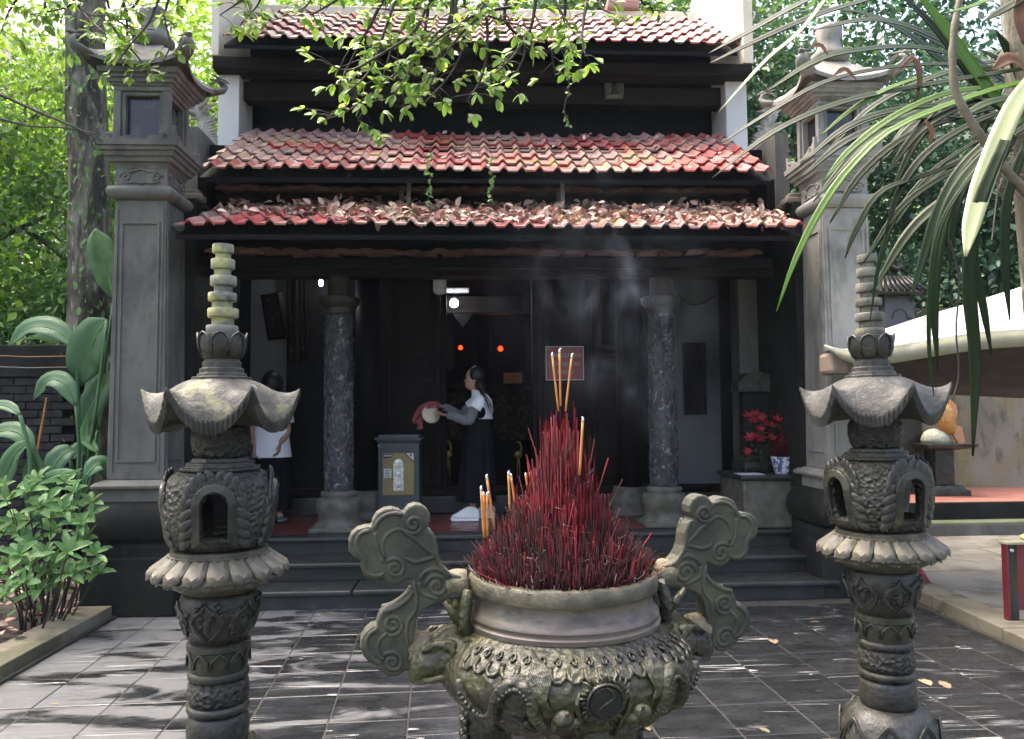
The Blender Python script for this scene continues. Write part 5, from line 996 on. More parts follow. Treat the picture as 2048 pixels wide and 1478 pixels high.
# red notice board
YN = 8.70; nx0, nx1, nz0, nz1 = X(1093, YN, 730), X(1166, YN, 730), Zp(759, YN, 1130), Zp(694, YN, 1130)
SG_ = thing('notice_sign', 'small maroon notice with gold lettering in a clear frame on the door', 'sign', ((nx0+nx1)/2, YN, (nz0+nz1)/2))
q = MB(); q.box(nx0, nx1, YN, YN+.02, nz0, nz1); q.build('board', 'sign_red', SG_)
q = MB()
for (a0, a1, b0, b1) in ((nx0-.008, nx0, nz0-.008, nz1+.008), (nx1, nx1+.008, nz0-.008, nz1+.008), (nx0+.0005, nx1-.0005, nz0-.008, nz0), (nx0+.0005, nx1-.0005, nz1, nz1+.008)): q.box(a0, a1, YN-.006, YN+.02, b0, b1)
q.build('frame', 'clear_edge', SG_)
def text(body, px, py, size, parent, m, Y, sx=0.55):
    cu = bpy.data.curves.new('lettering', 'FONT'); cu.body = body; cu.size = size; cu.align_x = 'CENTER'; cu.align_y = 'CENTER'; cu.extrude = .0012
    o = bpy.data.objects.new('lettering', cu); C.objects.link(o); o.parent = parent; p = atY(px, py, Y); o.location = Vector((p.x, Y, p.z))-BASE[parent.name]; o.rotation_euler = (math.pi/2, 0, 0); o.scale = (sx, 1, 1); bpy.context.view_layer.update(); me = bpy.data.meshes.new_from_object(o.evaluated_get(bpy.context.evaluated_depsgraph_get())); me.materials.clear(); me.materials.append(MATS[m]); n2 = bpy.data.objects.new('lettering', me); C.objects.link(n2); n2.parent = parent; n2.location = o.location; n2.rotation_euler = o.rotation_euler; n2.scale = o.scale; bpy.data.objects.remove(o); return n2
text('ĐỀ NGHỊ QUÝ KHÁCH', 1130, 711, .066, SG_, 'sign_gold', YN-.004, .52); text('KHÔNG THẮP HƯƠNG', 1130, 728, .066, SG_, 'sign_gold', YN-.004, .50); text('TRONG NÚI', 1130, 745, .066, SG_, 'sign_gold', YN-.004, .52)
# lamps
def bulb(px, py, Y, r, h, name, label, m, power=0, col=(.85, .88, 1), top=3.3, socket=True):
    c = atY(px, py, Y); t = thing(name, label, 'lamp', tuple(c)); q = MB()
    q.lathe([(-h/2, r*.5), (-h/2+.01, r*.8), (-h/2+.03, r), (h/2-.04, r), (h/2-.015, r*.75), (h/2, r*.4)], 24, tuple(c)); q.build('bulb', m, t, smooth=True)
    if socket:
        q = MB(); q.lathe([(h/2, r*.4), (h/2+.02, r*.34), (h/2+.035, r*.28)], 16, tuple(c)); q.build('socket', 'lamp_white' if m == 'lamp_white' else 'black_print', t, smooth=True)
        q = MB(); q.tube([(c.x, c.y, c.z+h/2+.034), (c.x, c.y, top)], .004, 6); q.build('cord', 'wire', t)
    if power:
        ld = bpy.data.lights.new('bulb_light', 'POINT'); ld.energy = power; ld.color = col; ld.shadow_soft_size = r; lo = bpy.data.objects.new('bulb_light', ld); C.objects.link(lo); lo.parent = t; lo.location = (0, -r*1.3, -.02)
bulb(880, 570, 7.95, .068, .19, 'pendant_lamp', 'unlit white plastic bulb lamp hanging behind the front beam', 'lamp_white')
bulb(908, 606, 9.7, .052, .10, 'lit_bulb', 'glowing round white bulb hanging inside the doorway', 'bulb_lit', 1.6)
bulb(642, 565, 8.55, .022, .075, 'small_bulb', 'small glowing bulb beside the carved column', 'bulb_lit', 1.0)
bulb(921, 695, 11.2, .034, .06, 'altar_lamp', 'small glowing red altar lamp above the bowed head', 'bulb_red', .25, (1, .1, .03), socket=False)
bulb(1001, 697, 11.2, .038, .07, 'altar_lamp', 'glowing red altar lamp nearer the red notice', 'bulb_red', .25, (1, .1, .03), socket=False)
c = atY(920, 580, 9.75); q = MB(); q.box(X(890, 9.75, 580), X(938, 9.75, 580), 9.75, 9.95, c.z-.012, c.z+.03); tag(q.build('light_fitting', 'lamp_white', None, bev=.01), 'flat white light fitting under the ceiling above the bulb', 'light')
# altar with candle cranes
A_ = thing('altar_table', 'dark carved wooden altar table deep inside the hall', 'altar', (X(985, 11.2), 11.4, .45)); ax0, ax1 = X(880, 11.2), X(1085, 11.2)
q = MB(); q.box(ax0, ax1, 11.2, 11.8, Zp(778, 11.2), Zp(768, 11.2)); q.build('top', 'brown_wood', A_, bev=.01); q = MB(); q.box(ax0+.05, ax1-.05, 11.28, 11.75, Zp(880, 11.2), Zp(779, 11.2)); q.build('apron', 'gilt_carving', A_)
for x in (ax0+.06, ax1-.14): q = MB(); q.box(x, x+.08, 11.24, 11.7, .45, Zp(881, 11.2)); q.build('leg', 'brown_wood', A_, bev=.01)
for px, lb in ((896, 'small brass crane candle stand beside the safe'), (1037, 'small brass crane candle stand behind the incense mound')):
    c = atY(px, 935, 9.8); z0 = Zp(950, 9.8, px); t = thing('candle_stand', lb, 'candle stand', (c.x, 9.8, .45)); q = MB(); q.lathe([(.45, .10), (.5, .09), (.52, .05), (z0-.02, .04)], 14, (c.x, 9.8, 0)); q.build('base', 'dark_wood', t, smooth=True)
    q = MB(); q.tube([(c.x-.02, 9.8, z0-.02), (c.x-.01, 9.8, z0+.16), (c.x, 9.8, z0+.22)], .008, 6); q.tube([(c.x+.02, 9.8, z0-.02), (c.x+.012, 9.8, z0+.16), (c.x, 9.8, z0+.22)], .008, 6); q.ball((c.x, 9.8, z0+.25), (.05, .04, .045), 10); q.tube([(c.x+.02, 9.8, z0+.27), (c.x+.04, 9.8, z0+.33), (c.x+.02, 9.8, z0+.40), (c.x-.03, 9.8, z0+.41)], [.02, .012, .012, .004], 6); q.build('crane', 'gold', t, smooth=True)
c = atY(1027, 757, 11.15); q = MB(); q.box(c.x-.13, c.x+.13, 11.25, 11.45, Zp(767, 11.2), Zp(745, 11.2)); tag(q.build('offering_box', 'safe_gold', None, bev=.01), 'dim yellow offering box on the altar table', 'box')
# carved boards in the left bay
def board(name, label, cx, cy, cz, w_, h_, rot, th=.04):
    t = thing(name, label, 'board', (cx, cy, cz)); m = Matrix.Translation((cx, cy, cz)) @ rot; q = MB(); q.box(-w_/2+.02, w_/2-.02, -.004, th, -h_/2+.02, h_/2-.02, m); q.build('panel', 'gilt_carving', t); q = MB()
    for (a0, a1, b0, b1) in ((-w_/2, -w_/2+.035, -h_/2, h_/2), (w_/2-.035, w_/2, -h_/2, h_/2), (-w_/2+.0355, w_/2-.0355, -h_/2, -h_/2+.035), (-w_/2+.0355, w_/2-.0355, h_/2-.035, h_/2)): q.box(a0, a1, -.02, th+.002, b0, b1, m)
    q.build('frame', 'dark_wood', t, bev=.006)
c = atY(546, 632, 8.5); board('framed_panel', 'dark framed panel with gilt characters tilted against the wall', c.x, 8.55, c.z, .30, .50, Matrix.Rotation(R_(-38), 4, 'Z') @ Matrix.Rotation(R_(12), 4, 'X'))
c = atY(584, 630, 8.7); board('couplet_board', 'tall narrow gilt couplet board next to the tilted panel', c.x, 8.72, c.z, .12, 1.05, Matrix.Rotation(R_(-20), 4, 'Z')); c = atY(606, 625, 8.7); board('couplet_board', 'tall narrow gilt couplet board next to the carved column', c.x, 8.74, c.z, .09, 1.0, Matrix.Rotation(R_(-10), 4, 'Z'))
# altar block, stele, pot of incense, flowers in the right bay
bx0, bx1 = X(1488, 7.25, 1000), X(1625, 7.25, 1000)
BL = thing('offering_block', 'mossy stone offering block carrying flowers and a blue pot', 'altar', ((bx0+bx1)/2, 7.6, .45)); q = MB(); q.box(bx0, bx1, 7.26, 7.95, .452, .90); q.build('block', 'base_stone', BL, bev=.02); q = MB(); q.box(bx0-.03, bx1+.03, 7.23, 7.97, .9005, .945); q.build('top_slab', 'step_stone', BL, bev=.015)
SX0, SX1 = X(1482, 7.75, 850), X(1545, 7.75, 850); sc_ = (SX0+SX1)/2; sz0 = .946; sz1 = Zp(775, 7.75, 1510)
SE = thing('stele', 'dark stone stele with scalloped round top on the offering block', 'stele', (sc_, 7.8, sz0)); q = MB(); q.box(sc_-.13, sc_+.13, 7.76, 7.90, sz0+.16, sz1); q.build('tablet', 'dark_plaster', SE, bev=.01)
q = MB(); q.rings([[(sc_+w2*math.cos(math.pi*k/14), y, sz1-.04+.20*math.sin(math.pi*k/14)**.6) for k in range(15)] for y, w2 in ((7.70, .17), (7.72, .19), (7.94, .19), (7.96, .17))]); q.build('scalloped_top', 'stone', SE, smooth=False, auto=40)
q = MB(); q.square([(sz0, .19), (sz0+.05, .20), (sz0+.10, .19), (sz0+.13, .15), (sz0+.16, .15)], (sc_, 7.76, 0)); q.build('base', 'stone', SE, bev=.01)
pc = atY(1568, 955, 7.38); pc = Vector((pc.x, 7.38, .9455)); POT = thing('incense_pot', 'blue and white porcelain pot packed with incense stems', 'pot', tuple(pc)); q = MB(); q.lathe([(0, .075), (.01, .085), (.08, .10), (.145, .112), (.155, .118), (.165, .116), (.16, .095), (.12, .09)], 32, tuple(pc)); q.build('pot', 'porcelain', POT, smooth=True); q = MB(); q.lathe([(.11, .09), (.145, .096), (.15, .05), (.152, .01)], 20, tuple(pc)); q.build('ash', 'ash', POT)
q = MB()
for k in range(150):
    r = .085*math.sqrt(random.random()); a = random.uniform(0, 6.28); l = random.uniform(.08, .24)+(.12 if random.random() < .07 else 0); p = pc+Vector((r*math.cos(a), r*math.sin(a), .14)); q.tube([p, p+Vector((r*math.cos(a)*.5+random.gauss(0, .012), r*math.sin(a)*.5, l))], .0022, 4)
tag(q.build('pot_incense', 'incense_red', None), 'bunch of thin red incense stems in the blue pot', 'incense', kind='stuff')
def flowers(name, label, c, n, spread, seed):
    r_ = random.Random(seed); t = thing(name, label, 'flowers', tuple(c)); fm = MB(); k = 6
    for j in range(k):
        a = 2*math.pi*j/k; fm.add([(0, 0, 0), (.035*math.cos(a-.5), .035*math.sin(a-.5), .02), (.07*math.cos(a), .07*math.sin(a), .035), (.035*math.cos(a+.5), .035*math.sin(a+.5), .02)], [(0, 1, 2, 3)])
    fme = fm.mesh('blossom'); fme.materials.append(MATS['flower_red']); q = MB(); lq = MB()
    for i in range(n):
        p = Vector(c)+Vector((r_.uniform(-spread[0], spread[0]), r_.uniform(-spread[1], spread[1]*.3), r_.uniform(spread[2]*.35, spread[2]))); q.tube([Vector(c), (Vector(c)+p)/2+Vector((0, 0, .03)), p], .004, 5)
        d = (p-Vector(c)+Vector((0, -.25, 0))).normalized(); link_copy(fme, 'blossom', t, tuple(p-Vector(c)), d.to_track_quat('Z', 'Y').to_euler(), (r_.uniform(.7, 1.2),)*3)
        for k2 in range(2):
            p2 = Vector(c).lerp(p, r_.uniform(.4, .8)); e = Vector((r_.uniform(-1, 1), r_.uniform(-1, .2), r_.uniform(-.2, .6))).normalized()*.08; s2 = e.cross(Vector((0, 0, 1))).normalized()*.02; lq.add([p2, p2+e*.5+s2, p2+e, p2+e*.5-s2], [(0, 1, 2, 3)])
    q.build('stems', 'twig', t); lq.build('leaves', 'leaf_dark', t)
flowers('flower_bunch', 'deep red artificial flowers beside the blue pot', Vector((X(1530, 7.5, 930), 7.52, .95)), 26, (.21, .16, .56), 3)
q = MB(); p0 = Vector((X(1475, 7.4, 945), 7.30, .955)); q.box(p0.x, p0.x+.22, 7.28, 7.50, .9465, .951); tag(q.build('paper_sheet', 'paper', None), 'white sheet of paper lying on the edge of the offering block', 'paper')
# guardian reliefs in the side niches
def guardian(label, px, face, robe, trim, w_, zb, zt, Y):
    cx = X(px, Y, 800); t = thing('guardian_statue', label, 'statue', (cx, Y, zb)); H = zt-zb; r_ = random.Random(px)
    bm = bmesh.new(); sk = bm.verts.layers.skin.verify(); pts = {}
    def V_(k, x, y, z, r): v = bm.verts.new((cx+x*w_, Y+y, zb+z*H)); v[sk].radius = (r, r); pts[k] = v
    V_('pel', 0, 0, .46, .20*w_*2); V_('chest', 0, 0, .68, .24*w_*2); V_('neck', 0, -.02, .80, .08); V_('head', -.05*face, -.04, .88, .13); V_('top', -.05*face, -.03, .95, .10)
    for s in (-1, 1): V_('sh%d' % s, .38*s, -.02, .74, .11); V_('el%d' % s, .5*s, -.08, .56, .09); V_('ha%d' % s, .12*s-.25*face, -.2, .50, .065); V_('hip%d' % s, .18*s, 0, .40, .13); V_('kn%d' % s, .22*s, -.05, .22, .12); V_('ft%d' % s, .24*s, -.06, .02, .10)
    for a, b_ in (('pel', 'chest'), ('chest', 'neck'), ('neck', 'head'), ('head', 'top'))+tuple((a % s, b_ % s) for s in (-1, 1) for a, b_ in (('sh%d', 'el%d'), ('el%d', 'ha%d'), ('hip%d', 'kn%d'), ('kn%d', 'ft%d')))+tuple(('chest', 'sh%d' % s) for s in (-1, 1))+tuple(('pel', 'hip%d' % s) for s in (-1, 1)): bm.edges.new((pts[a], pts[b_]))
    pts['pel'][sk].use_root = True; me = bpy.data.meshes.new('body'); bm.to_mesh(me); bm.free(); o = bpy.data.objects.new('body', me); C.objects.link(o); o.parent = t; o.matrix_parent_inverse = Matrix.Translation(-Vector((cx, Y, zb))); me.materials.append(MATS['statue_flesh']); o.modifiers.new('skin', 'SKIN'); s_ = o.modifiers.new('sub', 'SUBSURF'); s_.levels = 2; s_.render_levels = 2
    q = MB(); q.rings([[(cx+a*w_*(1+.06*math.sin(7*th+z*20))*math.cos(th), Y+b_*(1+.10*math.sin(9*th+z*9))*math.sin(th)-.01, zb+z*H) for th in [2*math.pi*k/40 for k in range(40)]] for z, a, b_ in ((.04, .50, .17), (.15, .46, .17), (.28, .44, .18), (.40, .42, .18), (.50, .40, .17), (.54, .36, .15), (.66, .46, .17), (.74, .44, .14), (.79, .22, .09))]); q.build('robe', robe, t, smooth=True)
    q = MB()
    for k in range(26):
        x = r_.uniform(-.42, .42); z0 = r_.uniform(.12, .7); q.tube([(cx+(x+.06*math.sin(j*1.1+k))*w_, Y-.165-.02*math.cos(x*3), zb+(z0-.05*j)*H) for j in range(5)], [.006, .02, .024, .018, .005], 6)
    for k in range(9): q.tube([(cx+(.48*math.cos(math.pi*j/8))*w_, Y-.16, zb+(.73-.02*k-.05*math.sin(math.pi*j/8))*H) for j in range(9)], .012, 5)
    q.build('drapery', trim, t, smooth=True)
    q = MB(); hx = cx-.05*face*w_; q.lathe([(.90*H, .13), (.93*H, .15), (.97*H, .11), (1.02*H, .05), (1.05*H, .02)], 14, (hx, Y-.03, zb)); 
    for k in range(7): a = math.pi*k/6; q.tube([(hx+.11*math.cos(a), Y-.06, zb+.93*H), (hx+.16*math.cos(a), Y-.06, zb+(.95+.06*math.sin(a))*H)], [.03, .008], 6)
    q.build('crown', trim, t, smooth=True)
    q = MB(); q.box(cx-.55*w_, cx+.55*w_, Y-.24, Y+.2, zb-.35, zb); q.build('pedestal', 'dark_plaster', t, bev=.03)
    q = MB(); hx = cx-.05*face*w_; q.ball((hx, Y-.155, zb+.885*H), (.025, .03, .03), 8); q.tube([(hx-.04, Y-.15, zb+.855*H), (hx+.04, Y-.15, zb+.855*H)], .01, 6)
    for s in (-1, 1): q.ball((hx+s*.045, Y-.14, zb+.905*H), (.02, .012, .012), 6)
    q.build('face', 'statue_flesh', t, smooth=True)
guardian('dark guardian statue in green robes behind the offering block', 1606, 1, 'statue_grey', 'statue_green', .33, .82, 2.55, 7.78)
guardian('dark guardian statue with red sash in the niche by the dark pillar', 366, -1, 'statue_grey', 'statue_red', .30, .82, 2.55, 7.78)
flowers('flower_sprig', 'small red flower sprig at the foot of the red-sashed guardian', Vector((X(383, 7.45, 920), 7.45, .70)), 5, (.06, .05, .30), 8)
# ================================================================== VEGETATION
def blade(path, widths, m, name, parent, nrm_=(0, -1, 0.3), fold=.25, n=14, droop=0.0, wavy=0.0):
    """a long leaf: strip of 5 points across, folded along the midrib, with a little thickness"""
    pts = smoothpath(path, n); W = np.interp(np.linspace(0, 1, n), np.linspace(0, 1, len(widths)), widths); rs = []; N0 = Vector(nrm_).normalized()
    for i, p in enumerate(pts):
        t = (pts[min(i+1, n-1)]-pts[max(i-1, 0)]).normalized(); b = t.cross(N0); b = b.normalized() if b.length > 1e-4 else Vector((1, 0, 0)); u = b.cross(t).normalized(); w_ = max(W[i], .0008)
        rs.append([tuple(p+b*(s*w_/2)+u*(abs(s)*w_*.5*fold + wavy*w_*math.sin(i*1.7+s*2))) for s in (-1, -.5, 0, .5, 1)])
    q = MB(); vs = [v for r in rs for v in r]; q.add(vs, [(i*5+j, i*5+j+1, (i+1)*5+j+1, (i+1)*5+j) for i in range(n-1) for j in range(4)])
    o = q.build(name, m, parent, smooth=True); so = o.modifiers.new('solid', 'SOLIDIFY'); so.thickness = .0012; return o
def crown_mesh(name, seed, rad, ncl, nl, size, m, flat=.6, T=LEAF4, TF=LEAF4F, clump=.26):
    r = np.random.default_rng(seed); d = r.normal(size=(ncl, 3)); d /= np.linalg.norm(d, axis=1)[:, None]; rr = r.uniform(.35, 1.0, ncl)**.6
    cl = d*rr[:, None]*np.array(rad)*(1+.25*r.normal(size=(ncl, 1))*.5); k = r.integers(0, ncl, nl); cs = r.uniform(.6, 1.4, ncl)*clump*np.mean(rad)
    P = cl[k]+r.normal(size=(nl, 3))*cs[k][:, None]*np.array((1, 1, .55)); out = P/(np.linalg.norm(P, axis=1)[:, None]+.01)
    D = out*.6+r.normal(size=(nl, 3))*.7+np.array((0, 0, -.25)); Nn = np.array((0, 0, 1))+out*.35+r.normal(size=(nl, 3))*.45
    V, F = leaf_cloud(P, D, Nn, r.uniform(.65, 1.35, nl)*size, T, TF); me = np_mesh(name, V, F); me.materials.append(MATS[m]); return me
CR = {('b', k): crown_mesh('crown', 10+k, (1, 1, .95), 34, 5200, .085, 'leaf_bright') for k in range(2)}
CR.update({('m', k): crown_mesh('crown', 20+k, (1, 1, .95), 36, 5600, .080, 'leaf_mid') for k in range(2)})
CR.update({('d', k): crown_mesh('crown', 30+k, (1, 1, .9), 36, 6000, .075, 'leaf_dark') for k in range(2)})
CR[('f', 0)] = crown_mesh('crown', 41, (1, 1, 1.0), 60, 5200, .050, 'leaf_bright', clump=.2)   # feathery
def tree(x, y, zc, r, kind, label, rotz=0.0, trunk_r=.09, lean=0.0, sq=1.0):
    z0 = max(-.05, hillz(x, y)-.4); t = thing('broadleaf_tree', label, 'tree', (x, y, z0), 'trees on the slope around the temple'); q = MB(); top = zc+r*.3
    q.tube(smoothpath([(x, y, z0-.2), (x+lean*.3, y, z0+(top-z0)*.4), (x+lean, y+.1, top)], 8), [trunk_r*(1.25-.7*i/7) for i in range(8)], 8)
    for k in range(5):
        a = random.uniform(0, 6.28); zb_ = z0+(top-z0)*random.uniform(.5, .85); q.tube([(x+lean*.6, y, zb_), (x+lean*.6+math.cos(a)*r*.4, y+math.sin(a)*r*.4, zb_+r*.25), (x+lean*.6+math.cos(a)*r*.8, y+math.sin(a)*r*.8, zb_+r*.35)], [trunk_r*.45, trunk_r*.3, .01], 6)
    q.build('trunk', 'bark', t, smooth=True)
    o = link_copy(CR[kind], 'crown', t, (lean*.6, 0, zc-z0), (random.uniform(-.2, .2), random.uniform(-.2, .2), rotz), (r, r, r*sq))
for i, a in enumerate([
    (-6.9, 9.8, 2.7, 1.55, ('b', 0), 'bright leafy tree above the black retaining wall'), (-5.5, 11.2, 4.1, 1.55, ('m', 0), 'mid green tree behind the thick mottled trunk'), (-7.9, 12.3, 5.4, 2.1, ('b', 1), 'tall bright tree on the slope above the retaining wall'),
    (-5.2, 12.6, 6.6, 1.9, ('f', 0), 'feathery pale tree above the dark lantern-topped pillar'), (-6.6, 10.6, 6.4, 1.9, ('f', 0), 'feathery bright tree beside the thick mottled trunk'), (-3.9, 12.6, 5.0, 1.3, ('b', 0), 'bright bush tree between the dark pillar and the white end wall'),
    (-3.5, 14.0, 8.0, 1.8, ('b', 1), 'high bright tree behind the cream gable parapet'), (-5.7, 9.3, 1.5, 1.1, ('d', 0), 'dark low tree behind the banana leaves'), (-7.4, 8.9, 1.2, 1.0, ('m', 1), 'low leafy shrub tree over the retaining wall'),
    (-8.6, 10.5, 8.5, 2.4, ('b', 0), 'very tall bright tree at the edge of the slope'), (-4.7, 10.4, 2.6, 1.0, ('m', 1), 'green bush tree close behind the thick trunk'),
    (4.4, 12.8, 4.4, 1.25, ('m', 0), 'mid green tree behind the pale pillar'), (5.7, 13.6, 6.0, 1.9, ('d', 0), 'dark tree on the slope above the pale pillar'), (7.3, 12.9, 4.5, 2.0, ('d', 1), 'dark dense tree above the small stone shrine'),
    (6.2, 12.2, 2.9, 1.25, ('d', 0), 'dark leafy tree behind the small stone shrine'), (8.8, 12.6, 5.8, 2.1, ('d', 1), 'dark tall tree above the white canopy'), (9.6, 12.0, 3.4, 1.8, ('d', 0), 'dark spreading tree low behind the white canopy'),
    (4.7, 14.4, 8.0, 1.9, ('m', 1), 'high green tree behind the cream gable'), (7.2, 14.8, 8.6, 2.2, ('d', 1), 'high dark tree on the slope'), (-1.6, 15.2, 9.4, 2.0, ('b', 1), 'bright tree above the highest roof, behind the ridge'), (1.2, 15.6, 9.8, 2.2, ('m', 0), 'green tree above the middle of the ridge'), (3.4, 15.2, 9.2, 2.0, ('m', 1), 'green tree above the red ridge cap')]):
    tree(*a, rotz=i*1.3, trunk_r=.07+.02*(i % 3), lean=random.uniform(-.3, .3))
# undergrowth on the slope
n = 46000; X_ = rng.uniform(-13, 14, n); Y_ = rng.uniform(9.5, 24, n); keep = ((X_ < -3.4) | (X_ > 3.6) | (Y_ > 14.2)) & ((X_ < -4.4) | (X_ > 4.0) | (Y_ > 13.6)) & ~((X_ > 3) & (Y_ < 13.4)); X_, Y_ = X_[keep], Y_[keep]; n = len(X_)
Z_ = np.array([hillz(a, b_) for a, b_ in zip(X_, Y_)])+rng.gamma(2, .22, n); P = np.stack([X_, Y_, Z_], 1); V, F = leaf_cloud(P, rng.normal(size=(n, 3))+np.array((0, -.4, -.1)), rng.normal(size=(n, 3))*.5+np.array((0, -.5, 1)), rng.uniform(.12, .3, n))
me = np_mesh('undergrowth', V, F); me.materials.append(MATS['leaf_mid']); o = bpy.data.objects.new('undergrowth', me); C.objects.link(o); tag(o, 'dense green undergrowth covering the slope', 'undergrowth', kind='stuff')
# thick mottled trunk
tp = [atY(182, 1000, 8.4), atY(180, 700, 8.4), atY(178, 400, 8.4), atY(172, 150, 8.4), atY(165, -200, 8.4)]; TR = thing('old_tree', 'thick old tree with mottled grey bark beside the dark pillar', 'tree', (tp[0].x, 8.4, 0)); q = MB()
pp = smoothpath([(tp[0].x-.02, 8.4, -.1)]+[tuple(p) for p in tp]+[(tp[-1].x-.1, 8.5, 8.5)], 40); q.rings([[(p.x+(.225-.0012*i)*(1+.14*noise.noise(Vector((math.cos(a)*1.6, math.sin(a)*1.6, p.z*1.1)))+.05*noise.noise(Vector((math.cos(a)*5, math.sin(a)*5, p.z*3)))+(.25*max(0, 1-i/4)))*math.cos(a), p.y+.22*(1+.14*noise.noise(Vector((math.cos(a)*1.6, math.sin(a)*1.6, p.z*1.1))))*math.sin(a), p.z) for a in [2*math.pi*k/28 for k in range(28)]] for i, p in enumerate(pp)]); q.build('trunk', 'bark', TR, smooth=True)
link_copy(CR[('m', 1)], 'crown', TR, (-.2, .3, 8.4), (0, 0, 1), (2.0, 2.0, 1.1))
# climbing leaves on the trunk
n = 420; zz = np.concatenate([rng.uniform(2.6, 5.6, 300), rng.uniform(1.0, 2.4, 120)]); aa = rng.uniform(math.pi*.9, math.pi*2.1, n); k = rng.normal(0, .08, n)+.27; P = np.stack([tp[2].x+k*np.cos(aa), 8.4+k*np.sin(aa), zz], 1); V, F = leaf_cloud(P, np.stack([np.cos(aa)*.3, np.sin(aa)*.3, -np.ones(n)], 1)+rng.normal(size=(n, 3))*.5, np.stack([np.cos(aa), np.sin(aa), .4*np.ones(n)], 1)+rng.normal(size=(n, 3))*.3, rng.uniform(.05, .11, n), LEAF8, LEAF8F); me = np_mesh('climbing_leaves', V, F); me.materials.append(MATS['leaf_mid']); o = bpy.data.objects.new('climbing_leaves', me); C.objects.link(o); o['kind'] = 'stuff'; o.parent = TR; o.location = -Vector((tp[0].x, 8.4, 0))
# --- overhanging leafy branches: each leaf its own part
nl8 = [(x, y*(1.05), z) for x, y, z in LEAF8]
lm = bpy.data.meshes.new('leaf'); lm.from_pydata(nl8, [], [tuple(f) for f in LEAF8F]); lm.materials.append(MATS['leaf_branch']); lm.polygons.foreach_set('use_smooth', [True]*8)
def branch(name, label, twigs, Y, base_px, leaf_len, step, density, maxleaf, seed, side=.9):
    r = random.Random(seed); b0 = atY(*base_px, Y); t = thing(name, label, 'branch', tuple(b0), 'branches hanging over the courtyard'); q = MB(); cnt = 0; extra = []
    for tw in twigs:
        dy = r.uniform(-.35, .35); P3 = smoothpath([atY(px, py, Y+dy*(i/len(tw))) for i, (px, py) in enumerate(tw)], 6*len(tw)); n_ = len(P3); q.tube(P3, [.010*(1-.8*i/(n_-1))+.0012 for i in range(n_)], 5)
        i = 3
        while i < n_:
            if r.random() < density:
                d = (P3[i]-P3[i-1]).normalized(); s2 = Vector((r.uniform(-1, 1), r.uniform(-.7, .5), r.uniform(-.5, .5))).normalized(); st = P3[i]+ (d*.5+s2)*r.uniform(.04, .17)*side; q.tube([P3[i], (P3[i]+st)/2+Vector((0, 0, .01)), st], [.003, .0022, .0012], 4)
                for k in range(r.choice((4, 5, 6))):
                    e = (d*.4+s2*.6+Vector((r.uniform(-1, 1), r.uniform(-.8, .6), r.uniform(-.75, .45)))).normalized(); nn = Vector((r.uniform(-.4, .4), -.55+r.uniform(-.4, .4), .7)); M3 = Matrix((e, nn.cross(e).normalized(), e.cross(nn.cross(e)).normalized())).transposed(); L = leaf_len*r.uniform(.6, 1.25)
                    extra.append((st, M3, L))
            i += step
    q.build('twigs', 'twig', t, smooth=True); r.shuffle(extra)
    for st, M3, L in extra[:maxleaf]:
        o = bpy.data.objects.new('leaf', lm); C.objects.link(o); o.parent = t; o.location = st-b0; o.rotation_euler = M3.to_euler(); o.scale = (L, L, L)
    if len(extra) > maxleaf:
        q = MB()
        for st, M3, L in extra[maxleaf:]: q.add([tuple(st-b0+M3 @ Vector(v)*L) for v in nl8], [tuple(f) for f in LEAF8F])
        o = q.build('leaves', 'leaf_bright', t, smooth=True, origin=tuple(b0)); o['kind'] = 'stuff'; o.location = (0, 0, 0)
        o.data.transform(Matrix.Translation(b0))
    return t
branch('overhanging_branch', 'leafy green branch hanging in front of the highest roof', [
    [(905, -30), (900, 40), (870, 70), (800, 140), (740, 190), (690, 225), (655, 238)], [(905, -30), (918, 60), (930, 85), (900, 150), (850, 205)], [(870, -30), (830, 60), (760, 110), (700, 140), (655, 128)], [(960, -30), (975, 60), (965, 150), (935, 200)],
    [(1020, -30), (1010, 40), (1050, 90), (1030, 150), (985, 195)], [(1075, -30), (1060, 60), (1020, 120), (960, 170)], [(1130, -30), (1128, 40), (1105, 100), (1110, 150)], [(1180, -30), (1165, 60), (1170, 112)], [(780, -30), (740, 50), (715, 95), (680, 165)],
    [(840, -30), (830, 20), (790, 80), (760, 170), (715, 240)], [(1000, -30), (960, 20), (900, 60), (840, 110), (790, 190)], [(1090, -30), (1120, 20), (1150, 70)], [(950, -30), (930, 10), (1000, 40), (1080, 60)], [(860, -30), (850, 60), (820, 130), (780, 200)], [(920, -30), (890, 90), (860, 160), (800, 215)], [(800, -30), (770, 60), (740, 140), (690, 190)], [(890, -30), (850, 10), (800, 20), (740, 15)], [(1050, -30), (1030, 10), (990, 20), (940, 50), (890, 110), (860, 170)]], 4.1, (905, -30), .062, 2, .97, 300, 5, side=1.0)
branch('overhanging_branch', 'leafy branch drooping over the cream gable parapet', [[(560, -40), (500, -10), (470, 10), (440, 30)], [(600, -40), (620, 0), (590, 30)], [(720, -40), (680, -5), (640, 20), (620, 30)], [(500, -40), (520, 0), (480, 50)]], 4.6, (560, -40), .075, 2, .8, 70, 9)
branch('overhanging_branch', 'leafy branch drooping over the roof of the dark pillar', [[(190, -40), (230, 60), (280, 120), (300, 172)], [(330, -40), (300, 40), (260, 90), (220, 145)], [(120, -40), (170, 30), (215, 70)], [(60, -40), (20, 20), (5, 60)], [(260, -40), (240, 20), (190, 60)], [(350, -40), (330, 30), (340, 90), (320, 130)], [(100, -40), (90, 20), (110, 60)], [(150, -40), (140, 10), (60, 30)], [(210, -40), (220, 20), (250, 50), (310, 60)], [(290, -40), (270, 10), (230, 30), (180, 30)], [(380, -40), (360, 0), (330, 40)], [(240, -40), (255, 60), (240, 110)]], 5.0, (190, -40), .075, 2, .8, 200, 12)
